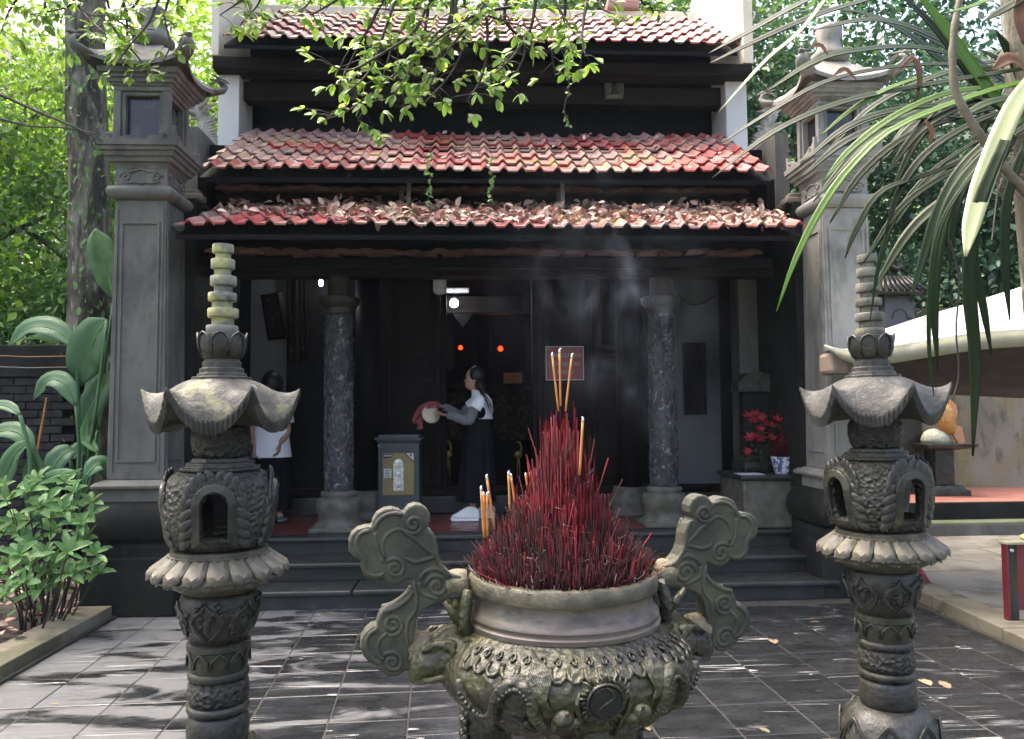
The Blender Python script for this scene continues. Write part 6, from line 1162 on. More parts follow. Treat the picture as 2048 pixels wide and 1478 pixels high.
branch('overhanging_branch', 'thin leafy branch above the red ridge cap', [[(1260, -40), (1290, 10), (1330, 25)], [(1220, -40), (1200, 10), (1230, 30)], [(1340, -40), (1320, 0)]], 4.4, (1260, -40), .07, 2, .8, 60, 15)
def bare_branch(pts, Y, label, r0_=.012):
    P3 = smoothpath([atY(px, py, Y) for px, py in pts], 18); q = MB(); q.tube(P3, [r0_*(1-.6*i/17) for i in range(18)], 6); o = q.build('bare_branch', 'twig', None, smooth=True); tag(o, label, 'branch')
bare_branch([(-20, 180), (80, 225), (150, 255), (206, 283)], 6.2, 'thin dark bare branch sloping down to the dark pillar', .014); bare_branch([(-20, 232), (60, 252), (120, 255), (200, 268)], 6.2, 'thin curved bare branch touching the dark pillar', .010)
# --- vines dangling off the middle roof
for px, y0, y1, lb in ((857, 285, 412, 'short leafy vine dangling off the middle eave, with the bigger leaves'), (981, 300, 398, 'thin leafy vine dangling off the middle eave near its centre'), (1132, 60, 250, 'thin trailing vine hanging off the overhanging branch')):
    Yv = 6.9 if px != 1132 else 4.1; p0, p1 = atY(px, y0, Yv), atY(px+2, y1, Yv); t = thing('hanging_vine', lb, 'vine', tuple(p0)); q = MB(); P3 = [p0.lerp(p1, i/12)+Vector((.015*math.sin(i*1.1), 0, 0)) for i in range(13)]; q.tube(P3, .003, 5); q.build('stem', 'twig', t); n = 34
    k = rng.integers(2, 13, n); P = np.array([tuple(P3[i]-p0) for i in k]); V, F = leaf_cloud(P, rng.normal(size=(n, 3))+np.array((0, -.3, -.5)), rng.normal(size=(n, 3))*.5+np.array((0, -1, .5)), rng.uniform(.03, .06, n)*(1 if Yv > 5 else .55), LEAF8, LEAF8F); me = np_mesh('leaves', V, F); me.materials.append(MATS['leaf_mid']); o = bpy.data.objects.new('leaves', me); C.objects.link(o); o.parent = t; o['kind'] = 'stuff'
# --- strap-leaved epiphyte at upper right, near the camera
EP = thing('strap_leaf_epiphyte', 'big epiphyte with long arching strap leaves hanging off a root', 'plant', tuple(atD(2070, 190, 1.5)))
def strap(px, w_, D, m='leaf_strap', D2=None, fold=.16):
    k = len(px); D2 = D2 or D; path = [atD(a, b_, D+(D2-D)*i/(k-1)) for i, (a, b_) in enumerate(px)]; W = .88*w_*D/FPX; blade(path, [W*.12, W*.75, W, W, W*.95, W*.7], m, 'leaf', EP, nrm_=(-.25, -.75, .75), fold=fold, n=18)
for a in ([[(1418, 106), (1500, 62), (1590, 12), (1680, -30)], 20, 1.6], [[(1420, 126), (1530, 74), (1640, 28), (1760, -8)], 24, 1.6], [[(1437, 224), (1530, 122), (1600, 62), (1665, -20)], 11, 1.5, 'leaf_strap_pale'], [[(1438, 289), (1520, 236), (1640, 168), (1760, 137), (1900, 128), (2060, 140)], 16, 1.6], [[(1533, 183), (1620, 128), (1700, 103), (1850, 96), (2000, 150)], 26, 1.55],
          [[(1425, 355), (1530, 275), (1620, 228), (1720, 195), (1850, 170), (2060, 135)], 22, 1.5], [[(1641, 271), (1700, 222), (1765, 182), (1850, 150)], 14, 1.5, 'leaf_strap_bright'], [[(1553, 622), (1590, 520), (1640, 420), (1700, 335), (1790, 255), (1950, 190), (2060, 160)], 20, 1.45, 'leaf_strap_bright'], [[(1690, 516), (1712, 460), (1760, 385), (1850, 350), (1990, 300)], 16, 1.5],
          [[(1645, 365), (1700, 300), (1790, 232), (1900, 185), (2040, 170)], 22, 1.5, 'leaf_strap_bright'], [[(1931, 512), (1945, 440), (1975, 340), (2025, 220), (2070, 150)], 50, 1.15, 'leaf_strap_pale', 1.3], [[(1946, 912), (1950, 720), (1938, 560), (1955, 420), (2010, 280)], 30, 1.2], [[(1984, 712), (1966, 610), (1945, 500), (1965, 390), (2030, 270)], 22, 1.25], [[(1820, 603), (1845, 520), (1880, 410), (1935, 320), (2040, 230)], 22, 1.4], [[(1876, 738), (1868, 600), (1880, 470), (1925, 360), (2040, 240)], 26, 1.35],
          [[(1868, 792), (1858, 690), (1862, 560), (1890, 430), (1990, 290)], 10, 1.3], [[(1820, -30), (1890, 60), (1985, 190), (2060, 260)], 40, 1.5, 'leaf_strap_bright'], [[(1780, -30), (1880, 70), (1970, 190), (2050, 250)], 34, 1.58], [[(1890, 26), (1950, 10), (2010, -20)], 14, 1.3, 'leaf_strap_bright'], [[(1968, 42), (2020, 12), (2070, -20)], 26, 1.3], [[(1620, 60), (1760, 40), (1900, 90), (2050, 190)], 30, 1.7], [[(1600, 330), (1700, 250), (1820, 215), (1960, 210), (2060, 200)], 24, 1.6],
          [[(1660, 445), (1720, 350), (1810, 275), (1930, 230), (2060, 200)], 22, 1.55], [[(1770, 470), (1800, 380), (1860, 300), (1960, 240), (2060, 210)], 20, 1.5], [[(1700, 20), (1800, 60), (1920, 150), (2060, 230)], 30, 1.75], [[(1900, 560), (1905, 460), (1930, 370), (2000, 290), (2070, 240)], 18, 1.45], [[(1960, 100), (2010, 130), (2070, 180)], 28, 1.6], [[(1920, 235), (1980, 205), (2060, 190)], 26, 1.4], [[(1740, 640), (1760, 520), (1800, 420), (1880, 330), (2030, 240)], 12, 1.6], [[(2020, 640), (2010, 520), (2015, 400), (2050, 290)], 20, 1.35], [[(1560, 30), (1680, 20), (1820, 60), (1980, 150), (2070, 220)], 22, 1.8], [[(1990, 60), (2030, 130), (2070, 220)], 34, 1.55]): strap(*a)
rr_ = random.Random(31)
for k in range(15):
    a = rr_.uniform(2.5, 4.6); l = rr_.uniform(230, 470); bx_, by_ = rr_.uniform(1990, 2070), rr_.uniform(90, 300); ex, ey = bx_+l*math.cos(a), by_-l*math.sin(a)*.55+abs(math.cos(a))*60; strap([(ex, ey+90), (bx_+(ex-bx_)*.72, by_+(ey-by_)*.72+10), (bx_+(ex-bx_)*.35, by_+(ey-by_)*.45-25), (bx_, by_)], rr_.uniform(18, 30), rr_.uniform(1.5, 1.85))
q = MB(); P3 = smoothpath([atD(px, py, 1.35) for px, py in ((1926, -30), (1910, 50), (1905, 120), (1914, 190), (1955, 262), (2005, 330), (2045, 378), (2080, 420))], 30); q.tube(P3, [.0055+.003*i/29+.0008*math.sin(i*1.9) for i in range(30)], 10); q.build('root', 'root_bark', EP, smooth=True)
q = MB()
for k in range(26):
    p = atD(random.uniform(1960, 2060), random.uniform(240, 380), random.uniform(1.35, 1.6)); q.tube([p, p+Vector((random.uniform(-.03, .03), random.uniform(-.02, .02), random.uniform(-.05, .01))), p+Vector((random.uniform(-.06, .06), 0, random.uniform(-.12, .03)))], .0012, 4)
o = q.build('root_hairs', 'root_bark', EP); o['kind'] = 'stuff'
for px, w_, D in ([[(2040, -20), (2036, 40), (2048, 90)], 26, 1.3], [[(1800, 140), (1826, 118), (1838, 160), (1830, 205)], 16, 1.5], [[(1668, 150), (1690, 140), (1712, 160)], 12, 1.5], [[(1985, 140), (2020, 120), (2060, 150)], 30, 1.5], [[(1850, 240), (1862, 265), (1858, 290)], 14, 1.5], [[(1618, 96), (1640, 92), (1655, 110)], 12, 1.55]):
    path = [atD(a, b_, D) for a, b_ in px]; W = w_*D/FPX; blade(path, [W*.2, W, W*.8, W*.1], 'leaf_brown', 'dead_leaf', EP, fold=.5, n=8)
q = MB(); q.tube(smoothpath([atD(*p, 1.4) for p in ((1900, 480), (1918, 560), (1912, 660), (1918, 745), (1905, 800))], 14), .0016, 5); q.build('aerial_root', 'twig', EP)
q = MB(); q.tube(smoothpath([tuple(atD(2075, -200, 1.55)), tuple(atD(2090, 100, 1.55)), tuple(atD(2110, 400, 1.6)), tuple(atD(2130, 700, 1.7))], 16), .07, 12); q.build('host_limb', 'bark', EP, smooth=True)
# --- banana-like plant beside the dark pillar
BN = thing('banana_plant', 'broad-leaved banana-like plant between the pillar and the retaining wall', 'plant', tuple(atY(150, 1060, 6.9))); bb0 = atY(150, 1060, 6.9)
def ban(px, w_, Y, m='leaf_banana', fold=.25, stem=None):
    path = [atY(a, b_, Y+.05*i) for i, (a, b_) in enumerate(px)]; W = w_*Y/FPX; blade(path, [W*.15, W*.8, W, W*.95, W*.7, W*.03], m, 'leaf', BN, nrm_=(.2, -.8, .55), fold=fold, n=16, wavy=.015)
    q = MB(); q.tube(smoothpath(path, 12), [.010*(1-.7*i/11) for i in range(12)], 5); q.build('midrib', 'leaf_shrub', BN, smooth=True)
    s_ = stem or (150, 1050); e = path[0]; g0 = atY(s_[0], s_[1], Y+.1); q = MB(); q.tube(smoothpath([tuple(g0), tuple((g0+e)/2+Vector((.03, 0, .05))), tuple(e)], 8), .014, 6); q.build('stalk', 'leaf_banana', BN, smooth=True)
ban([(214, 640), (192, 672), (172, 720), (162, 772)], 84, 6.9); ban([(152, 695), (112, 660), (60, 655), (16, 692)], 48, 7.0); ban([(152, 812), (128, 768), (96, 762), (66, 800)], 42, 6.8); ban([(228, 600), (216, 545), (202, 495), (190, 456)], 58, 7.2, 'leaf_shrub'); ban([(165, 860), (185, 810), (205, 770), (216, 740)], 50, 7.1); ban([(70, 905), (40, 868), (5, 862), (-40, 880)], 40, 6.5, stem=(95, 1040)); ban([(62, 880), (30, 910), (8, 960), (-10, 1000)], 40, 6.4, stem=(95, 1040)); ban([(66, 900), (74, 960), (82, 1010), (88, 1056)], 52, 6.5, stem=(90, 1040))
ban([(170, 955), (190, 932), (206, 930), (214, 955)], 38, 6.4, stem=(140, 1040)); ban([(160, 945), (115, 948), (80, 965), (58, 988)], 22, 6.4, stem=(140, 1040)); ban([(100, 960), (112, 925), (132, 905), (150, 900)], 44, 6.6, stem=(120, 1040)); ban([(140, 920), (158, 900), (180, 905), (190, 930)], 34, 6.9); ban([(196, 860), (190, 800), (200, 740), (214, 700)], 40, 7.3); ban([(40, 830), (20, 815), (-5, 810), (-30, 820)], 24, 6.3, stem=(60, 1000)); ban([(196, 905), (182, 890), (168, 870), (178, 820)], 20, 6.9, 'leaf_shrub')
# spiky dracaena on the wall
DR = thing('spiky_plant', 'small spiky plant with pale striped leaves above the retaining wall', 'plant', tuple(atY(128, 690, 8.3))); dc = atY(128, 690, 8.3)
for k in range(16):
    a = math.pi*(.05+.9*k/15); l = random.uniform(.25, .42); e = Vector((math.cos(a), random.uniform(-.4, .3), math.sin(a)*.9+.15)); blade([tuple(dc), tuple(dc+e*l*.6), tuple(dc+e*l+Vector((0, 0, -.06)))], [.02, .035, .03, .003], 'leaf_strap_bright' if k % 2 else 'leaf_shrub', 'leaf', DR, n=7)
# shrub with whorled leaves
SB = thing('whorled_shrub', 'bright green shrub with whorled leaves against the pillar plinth', 'shrub', tuple(atZ(120, 1225, .06))); sb0 = atZ(120, 1225, .06)
wl = [(x, y*.82, z*1.3) for x, y, z in LEAF8]; wm = bpy.data.meshes.new('leaf'); wm.from_pydata(wl, [], [tuple(f) for f in LEAF8F]); wm.materials.append(MATS['leaf_shrub']); wm.polygons.foreach_set('use_smooth', [True]*8)
q = MB(); r = random.Random(4)
for (px, py) in ((20, 1000), (55, 985), (95, 1000), (150, 985), (185, 1005), (60, 1040), (125, 1020), (110, 1065), (160, 1050), (70, 1085), (190, 1108), (135, 1105), (20, 1130), (90, 1145), (30, 1050), (165, 1140), (50, 1165), (-15, 1080), (120, 1165), (10, 1190), (-20, 1020), (195, 1150), (100, 1035), (40, 1110), (5, 975), (75, 960), (130, 965), (180, 1035), (150, 1020), (80, 1015), (5, 1065), (45, 1070), (95, 1110), (150, 1085), (65, 1130), (115, 1135), (-10, 1150), (30, 1180), (140, 1150), (175, 1075), (80, 1180)):
    Yw = r.uniform(5.75, 6.15)-(.25 if py > 1090 else 0); c = atY(px, py, Yw); g0 = Vector((sb0.x+(c.x-sb0.x)*.4, Yw+.15, .05)); q.tube(smoothpath([tuple(g0), tuple((g0+c)/2+Vector((0, .05, .03))), tuple(c)], 6), [.008, .007, .006, .005, .004, .003], 5); ax_ = Vector((r.uniform(-.4, .4), -.55, .75)).normalized(); t1 = ax_.orthogonal().normalized(); t2 = ax_.cross(t1); n_ = r.choice((7, 8, 9)); ph = r.uniform(0, 6)
    for k in range(n_):
        a = ph+2.4*k; el = .15+.9*k/n_; e = ((t1*math.cos(a)+t2*math.sin(a))*math.cos(el)+ax_*math.sin(el)).normalized(); b_ = ax_.cross(e).normalized(); M3 = Matrix((e, b_, e.cross(b_).normalized())).transposed(); L = r.uniform(.10, .175)*(1-.35*k/n_); o = bpy.data.objects.new('leaf', wm); C.objects.link(o); o.parent = SB; o.location = c-sb0; o.rotation_euler = M3.to_euler(); o.scale = (L*r.uniform(.8, 1.2), L*r.uniform(.75, 1.15), L*r.uniform(.5, 2))
q.build('stems', 'twig', SB, smooth=True)
# ground litter in the bed
n = 900; X_ = rng.uniform(-6.5, -2.95, n); Y_ = rng.uniform(4.3, 7.8, n); P = np.stack([X_, Y_, np.full(n, .11)+rng.uniform(0, .05, n)], 1); V, F = leaf_cloud(P, rng.normal(size=(n, 3))*np.array((1, 1, .25)), rng.normal(size=(n, 3))*.35+np.array((0, 0, 1)), rng.uniform(.05, .13, n), LEAF8, LEAF8F); me = np_mesh('leaf_litter', V, F); me.materials.append(MATS['leaf_dead']); o = bpy.data.objects.new('leaf_litter', me); C.objects.link(o); tag(o, 'dead leaf litter covering the planting bed soil', 'litter', kind='stuff')
n = 500; X_ = rng.uniform(-6.0, -3.05, n); Y_ = rng.uniform(4.8, 7.6, n); P = np.stack([X_, Y_, np.full(n, .13)+rng.gamma(2, .05, n)], 1); V, F = leaf_cloud(P, rng.normal(size=(n, 3)), rng.normal(size=(n, 3))*.4+np.array((0, -.3, 1)), rng.uniform(.05, .11, n), LEAF8, LEAF8F); me = np_mesh('ground_cover', V, F); me.materials.append(MATS['leaf_mid']); o = bpy.data.objects.new('ground_cover', me); C.objects.link(o); tag(o, 'low green ground cover under the shrub', 'ground cover', kind='stuff')
# dead leaves on the lowest roof
n = 1900; X_ = rng.uniform(-2.2, 2.75, n); u = rng.beta(1.35, 1.1, n); u = np.where(X_ < -1.2, .35+.6*u, u); keep = rng.random(n) < np.where(X_ < -1.6, .45, 1); X_, u = X_[keep], u[keep]; n = len(X_); P = np.stack([X_, 6.46+.86*u, 3.115+.375*u+rng.gamma(1.4, .009, n)], 1)
V, F = leaf_cloud(P, rng.normal(size=(n, 3))*np.array((1, 1, .5)), rng.normal(size=(n, 3))*.6+np.array((0, -.4, 1)), rng.uniform(.045, .12, n), LEAF8*np.array((1, 1, 1.8)), LEAF8F); me = np_mesh('roof_litter', V, F); me.materials.append(MATS['leaf_dead']); o = bpy.data.objects.new('roof_litter', me); C.objects.link(o); tag(o, 'drift of curled brown dead leaves on the lowest eave', 'litter', kind='stuff')
n = 160; X_ = rng.uniform(-2.3, 2.7, n); u = rng.uniform(0, 1, n); P = np.stack([X_, 7.05+1.4*u, 3.765+.82*u+.015], 1); V, F = leaf_cloud(P, rng.normal(size=(n, 3))*np.array((1, 1, .4)), rng.normal(size=(n, 3))*.4+np.array((0, -.4, 1)), rng.uniform(.03, .09, n), LEAF8, LEAF8F); me = np_mesh('roof_litter', V, F); me.materials.append(MATS['leaf_dead']); o = bpy.data.objects.new('roof_litter', me); C.objects.link(o); tag(o, 'few scattered dead leaves on the middle eave', 'litter', kind='stuff')
# single leaves on the paving
fl = bpy.data.meshes.new('fallen_leaf'); fl.from_pydata([(x, y, z*.5+.012) for x, y, z in nl8], [], [tuple(f) for f in LEAF8F]); fl.materials.append(MATS['leaf_dry'])
for px, py, L, lb in ((650, 1226, .10, 'small yellow leaf near the lowest step'), (1550, 1288, .13, 'long curled pale leaf on the slate paving beyond the urn'), (1447, 1303, .09, 'pale leaf lying behind the cloud handle'), (1517, 1455, .07, 'small pale leaf on a slate joint'), (1862, 1372, .13, 'big pale leaf behind the grey lantern shaft'), (1880, 1362, .12, 'narrow pale leaf beside the big one by the grey lantern'), (1300, 1462, .06, 'small yellow leaf by the urn leg'), (1640, 1245, .07, 'tiny pale leaf near the pale pillar plinth'), (118, 1408, .05, 'small green leaf on the pale slabs near the kerb'), (930, 1395, .12, 'crumpled pale leaf at the foot of the urn bowl'), (1000, 1440, .08, 'pale leaf scrap between urn leg and slate joint')):
    p = atZ(px, py, .002); o = bpy.data.objects.new('fallen_leaf', fl); C.objects.link(o); o.location = p; o.rotation_euler = (0, 0, random.uniform(0, 6.28)); o.scale = (L, L, L); tag(o, lb, 'leaf')

# ================================================================== LEFT YARD
RW = thing('retaining_wall', 'black sooty brick retaining wall behind the banana leaves', 'wall', (atY(60, 900, 8.1).x, 8.1, 0)); x0, x1 = X(-120, 8.1), X(165, 8.1); zc0, zc1 = Zp(755, 8.1, 60), Zp(690, 8.1, 60)
q = MB(); q.box(x0, x1, 8.06, 8.34, zc0, zc1); q.build('coping', 'dark_plaster', RW, bev=.015); q = MB(); q.box(x0+.02, x1-.02, 8.13, 8.32, 0, zc0-.002); q.build('core', 'black_void', RW)
q = MB(); q.box(-.113, .113, -.05, .05, -.034, .034); bme = q.mesh('brick'); bme.materials.append(MATS['brick_dark']); z = zc0-.042; row = 0
while z > .06:
    x = x0+.12+(.12 if row % 2 else 0)
    while x < x1-.1: link_copy(bme, 'brick', RW, (x-BASE[RW.name].x, .03+random.uniform(-.006, .006), z), (0, random.gauss(0, .008), random.gauss(0, .01))); x += .238
    z -= .08; row += 1
for py, lb, m in ((712, 'orange-brown twine line strung in front of the retaining wall', 'orange_wood'), (734, 'pale string line strung in front of the retaining wall', 'rope')):
    q = MB(); a, b_ = atY(-40, py-2, 7.6), atY(150, py, 7.6); q.tube([a, (a+b_)/2-Vector((0, 0, .012)), b_], .004, 5); tag(q.build('string_line', m, None), lb, 'string')
a, b_ = atY(78, 885, 7.2), atY(94, 795, 7.2); q = MB(); q.tube([a-(b_-a)*.8, a, b_], [.012, .012, .010], 7); tag(q.build('wooden_stake', 'orange_wood', None), 'slanting orange-brown wooden stake among the banana leaves', 'stake')

# ================================================================== RIGHT YARD
YB = 11.0; q = MB(); q.box(3.3, 12, YB, YB+.2, 0, 3.0); YWALL = tag(q.build('yard_wall', 'yard_wall', None), 'stained yellowish plaster wall behind the fish statue', 'wall')
CA = thing('canopy', 'white canvas canopy with mossy valance beside the pale pillar', 'canopy', tuple(atY(1660, 700, 5.6))); n1, n2 = 16, 8
tipL = atY(1648, 692, 5.6); fr_ = [atY(px, py, 5.6) for px, py in ((1648, 692), (1690, 702), (1760, 697), (1850, 683), (1950, 668), (2060, 660), (2300, 650))]; bk = [atY(px, py, 7.4) for px, py in ((1652, 688), (1700, 680), (1760, 663), (1850, 634), (1950, 605), (2060, 571), (2300, 500))]
F1, F2 = smoothpath(fr_, n1), smoothpath(bk, n1); q = MB(); vs = []
for j in range(n2):
    f = j/(n2-1); vs += [tuple(a.lerp(b_, f)+Vector((0, 0, -.05*math.sin(math.pi*f)))) for a, b_ in zip(F1, F2)]
q.add(vs, [(j*n1+i, j*n1+i+1, (j+1)*n1+i+1, (j+1)*n1+i) for j in range(n2-1) for i in range(n1-1)]); o = q.build('sheet', 'tarp', CA, smooth=True); so = o.modifiers.new('s', 'SOLIDIFY'); so.thickness = .012
q = MB(); dz = [.01, .03, .06, .09, .11, .12, .12, .12, .12, .12, .12, .12, .12, .12, .12, .12]; vs = [tuple(p+Vector((0, -.012, .0))) for p in F1]+[tuple(p+Vector((0, -.016+.01*math.sin(i*1.3), -dz[i]))) for i, p in enumerate(F1)]; q.add(vs, [(i, i+1, n1+i+1, n1+i) for i in range(n1-1)]); o = q.build('valance', 'tarp_edge', CA, smooth=True); so = o.modifiers.new('s', 'SOLIDIFY'); so.thickness = .006
q = MB(); vs = [tuple(p+Vector((0, .04, -.10))) for p in F1[6:]]+[tuple(p+Vector((0, .9, -.02-.05*i))) for i, p in enumerate(F1[6:])]+[tuple(p+Vector((.2, 1.7, -.20-.035*i))) for i, p in enumerate(F1[6:])]; k = n1-6; q.add(vs, [(j*k+i, j*k+i+1, (j+1)*k+i+1, (j+1)*k+i) for j in range(2) for i in range(k-1)]); o = q.build('lining', 'awning_brown', CA, smooth=True); so = o.modifiers.new('s', 'SOLIDIFY'); so.thickness = .006
a = atY(1664, 704, 5.66); b_ = atY(1702, 748, 5.66); q = MB(); q.box(a.x, b_.x, 5.66, 5.9, b_.z, a.z); q.build('corner_bracket', 'awning_flesh', CA, bev=.03)
q = MB(); q.tube([(F1[-1].x-.2, 5.8, .07), (F1[-1].x-.2, 5.8, F1[-1].z)], .03, 10); q.build('pole', 'grey_plaster', CA)
# carp statue on its stone table
tzz = tz; fc = atY(1880, 975, 10.2); FT = thing('stone_table', 'small dark stone pedestal table on the terracotta terrace', 'table', (fc.x, 10.2, tzz)); ztop = Zp(886, 10.2, 1880)
q = MB(); q.square([(tzz, .26), (tzz+.07, .26), (tzz+.08, .22), (tzz+.13, .20)], (fc.x, 10.2, 0)); q.build('foot', 'stone', FT, bev=.01); q = MB(); q.box(fc.x-.13, fc.x+.13, 10.07, 10.33, tzz+.13, ztop-.08); q.build('post', 'stone', FT, bev=.01); q = MB(); q.square([(ztop-.08, .2), (ztop-.045, .33), (ztop, .34)], (fc.x, 10.2, 0)); q.build('top', 'stone', FT, bev=.01)
cc = atY(1877, 880, 10.1); FS = thing('carp_statue', 'orange carp statue leaping on a white coral base', 'statue', (cc.x, 10.1, ztop)); zb_ = ztop
q = MB(); q.rings([[(cc.x-.05+(.17+.02*noise.noise(Vector((th*2, z*20, 0))))*s*math.cos(th), 10.1+.14*s*math.sin(th), zb_+z) for th in [2*math.pi*k/24 for k in range(24)]] for z, s in ((0, 1), (.05, 1.05), (.10, .95), (.145, .8), (.18, .45), (.195, .1))]); o = q.build('coral_base', 'coral_white', FS, smooth=True)
body = smoothpath([(cc.x+.19, 10.08, zb_+.13), (cc.x+.13, 10.06, zb_+.19), (cc.x+.07, 10.05, zb_+.29), (cc.x+.05, 10.05, zb_+.42), (cc.x-.01, 10.05, zb_+.54)], 14); q = MB(); q.tube(body, [.03, .05, .075, .10, .115, .125, .13, .13, .13, .125, .115, .10, .075, .03], 16, flat=.7, up=(0, 1, 0)); q.build('body', 'fish_orange', FS, smooth=True)
def fin(nm, pts): q = MB(); q.prism([(cc.x+a+.07, zb_+b_-.05) for a, b_ in pts], 10.04, 10.07); q.build(nm, 'fish_fin', FS, bev=.004)
fin('tail_fin', [(.10, .15), (.16, .05), (.22, .02), (.25, .08), (.24, .16), (.22, .26), (.17, .28), (.13, .22)]); fin('dorsal_fin', [(.08, .34), (.15, .38), (.17, .46), (.15, .56), (.08, .62), (.06, .5)]); fin('side_fin', [(-.14, .36), (-.19, .32), (-.18, .42), (-.12, .46)])
for s in (-1, 1): q = MB(); q.ball((cc.x-.01, 10.05+s*.07, zb_+.50), .02, 8); q.build('eye', 'black_print', FS, smooth=True)
flowers('flower_spray', 'red flower spray behind the leaping carp', Vector((cc.x-.02, 10.45, zb_+.45)), 9, (.28, .1, .55), 21)
oc = atY(1815, 823, 10.3); q = MB(); q.box(oc.x-.22, oc.x+.22, 10.2, 10.5, oc.z-.05, oc.z); OT = thing('offering_shelf', 'pale stone shelf with small figures beside the carp', 'shelf', (oc.x, 10.3, tzz)); q.build('slab', 'base_stone', OT, bev=.01); q = MB(); q.box(oc.x-.16, oc.x+.16, 10.26, 10.45, tzz, oc.z-.051); q.build('support', 'stone', OT)
for dx, m, lb in ((-.05, 'fish_orange', 'tiny orange figurine on the pale shelf, with a round body'), (.08, 'statue_flesh', 'tiny brown figurine on the pale shelf'), (.17, 'gold', 'tiny gilt figurine on the pale shelf next to the carp')):
    q = MB(); q.lathe([(0, .03), (.03, .04), (.06, .03), (.075, .018), (.09, .025), (.11, .022), (.125, .008)], 12, (oc.x+dx, 10.27, oc.z)); t = tag(q.build('figurine', m, None, smooth=True), lb, 'figurine')
# small stone shrine tower behind
sc2 = atY(1795, 600, 10.6); SH = thing('shrine_tower', 'small grey stone shrine with tiled roof above the canopy', 'shrine', (sc2.x, 10.75, tzz)); zr0 = Zp(592, 10.6, 1795); zr1 = Zp(655, 10.6, 1795)
q = MB(); q.box(sc2.x-.25, sc2.x+.25, 10.52, 10.98, tzz, zr1); q.build('post', 'grey_plaster', SH); q = MB(); q.box(sc2.x-.21, sc2.x+.21, 10.55, 10.95, zr1+.001, zr0); bx_ = q.build('chamber', 'inner_wall', SH, bev=.01); q = MB(); q.tube([(sc2.x+.11*math.cos(math.pi*k/12), 10.545, zr1+.12+.13*math.sin(math.pi*k/12)) for k in range(13)], .014, 6); q.build('arch_relief', 'grey_plaster', bx_, smooth=True)
q = MB(); q.rings([[(sc2.x-a, 10.75-b_, z), (sc2.x+a, 10.75-b_, z), (sc2.x+a, 10.75+b_, z), (sc2.x-a, 10.75+b_, z)] for z, a, b_ in ((zr0, .34, .34), (zr0+.035, .35, .35), (zr0+.12, .27, .25), (zr0+.26, .20, .10), (zr0+.30, .20, .06))]); rf_ = q.build('shrine_roof', 'stone', SH)
for k in range(8):
    x = sc2.x-.30+.6*k/7; q = MB(); q.tube([(x, 10.39, zr0+.05), (sc2.x+(x-sc2.x)*.6, 10.64, zr0+.28)], .022, 6); q.build('roof_roll', 'stone', rf_, smooth=True)
q = MB(); q.tube([(sc2.x-.2, 10.7, zr0+.3), (sc2.x-.1, 10.7, zr0+.36), (sc2.x-.05, 10.7, zr0+.46), (sc2.x+.03, 10.7, zr0+.38), (sc2.x+.12, 10.7, zr0+.42), (sc2.x+.2, 10.7, zr0+.34)], [.03, .06, .04, .06, .05, .02], 8); q.build('ridge_ornament', 'stone', rf_, smooth=True)
# marble-edged bench at the right edge
mc = atZ(2028, 1245, .08); hB = (1245-1088)*mc.y/FPX*1.0; MBn = thing('panel_stand', 'low maroon panel stand with black marble edge on the side path', 'stand', (mc.x+.5, mc.y, .078))
mx0, mx1 = atY(2014, 1150, mc.y).x, atY(2036, 1150, mc.y).x; q = MB(); q.box(mx0+.016, mx1, mc.y, mc.y+.05, .078, .078+hB); q.build('end_panel', 'black_marble', MBn, bev=.004); q = MB(); q.box(mx0, mx0+.015, mc.y-.002, mc.y+.05, .078, .078+hB); q.build('edge_strip', 'maroon_paint', MBn); q = MB(); q.box(mx1+.001, mx1+1.2, mc.y+.01, mc.y+.045, .16, .078+hB-.004); q.build('front_panel', 'maroon_paint', MBn, bev=.004)
q = MB(); q.box(mx0-.01, mx1+1.21, mc.y-.02, mc.y+.07, .079+hB, .10+hB); q.build('top', 'tarp_edge', MBn, bev=.006); q = MB(); q.lathe([(0, .014), (.006, .014), (.012, .006)], 12, uc, m=Matrix.Translation((mx0+.04, mc.y, .04+hB)) @ Matrix.Rotation(math.pi/2, 4, 'X')); q.build('bolt', 'chrome', MBn, smooth=True)
hc = atY(2045, 1085, mc.y+.2); q = MB(); q.lathe([(0, .14), (.02, .145), (.035, .12), (.06, .085), (.09, .05), (.10, .01)], 28, (hc.x+.04, mc.y+.03, .101+hB), wob=lambda a, z: 1+.04*math.sin(3*a)); tag(q.build('straw_hat', 'yellow_cloth', None, smooth=True), 'pale yellow conical hat resting on the maroon panel stand', 'hat')
fp = atZ(1848, 1168, .08); q = MB(); q.add([(fp.x-.06, fp.y, .08), (fp.x+.05, fp.y-.02, .085), (fp.x+.01, fp.y+.02, .19), (fp.x-.06, fp.y+.02, .26), (fp.x-.03, fp.y-.04, .17)], [(0, 1, 4), (1, 2, 4), (2, 3, 4), (0, 4, 3)]); o = tag(q.build('crumpled_flag', 'red_cloth', None), 'small crumpled red cloth on the side path behind the grey lantern', 'cloth'); so = o.modifiers.new('s', 'SOLIDIFY'); so.thickness = .004
# loose wire by the lattice window
q = MB(); q.tube(smoothpath([atY(px, py, 8.2) for px, py in ((1345, 540), (1352, 580), (1385, 610), (1425, 595), (1440, 560), (1420, 545))], 20), .006, 5); tag(q.build('loose_cable', 'wire', None), 'loose black cable drooping across the inner wall by the column', 'cable')
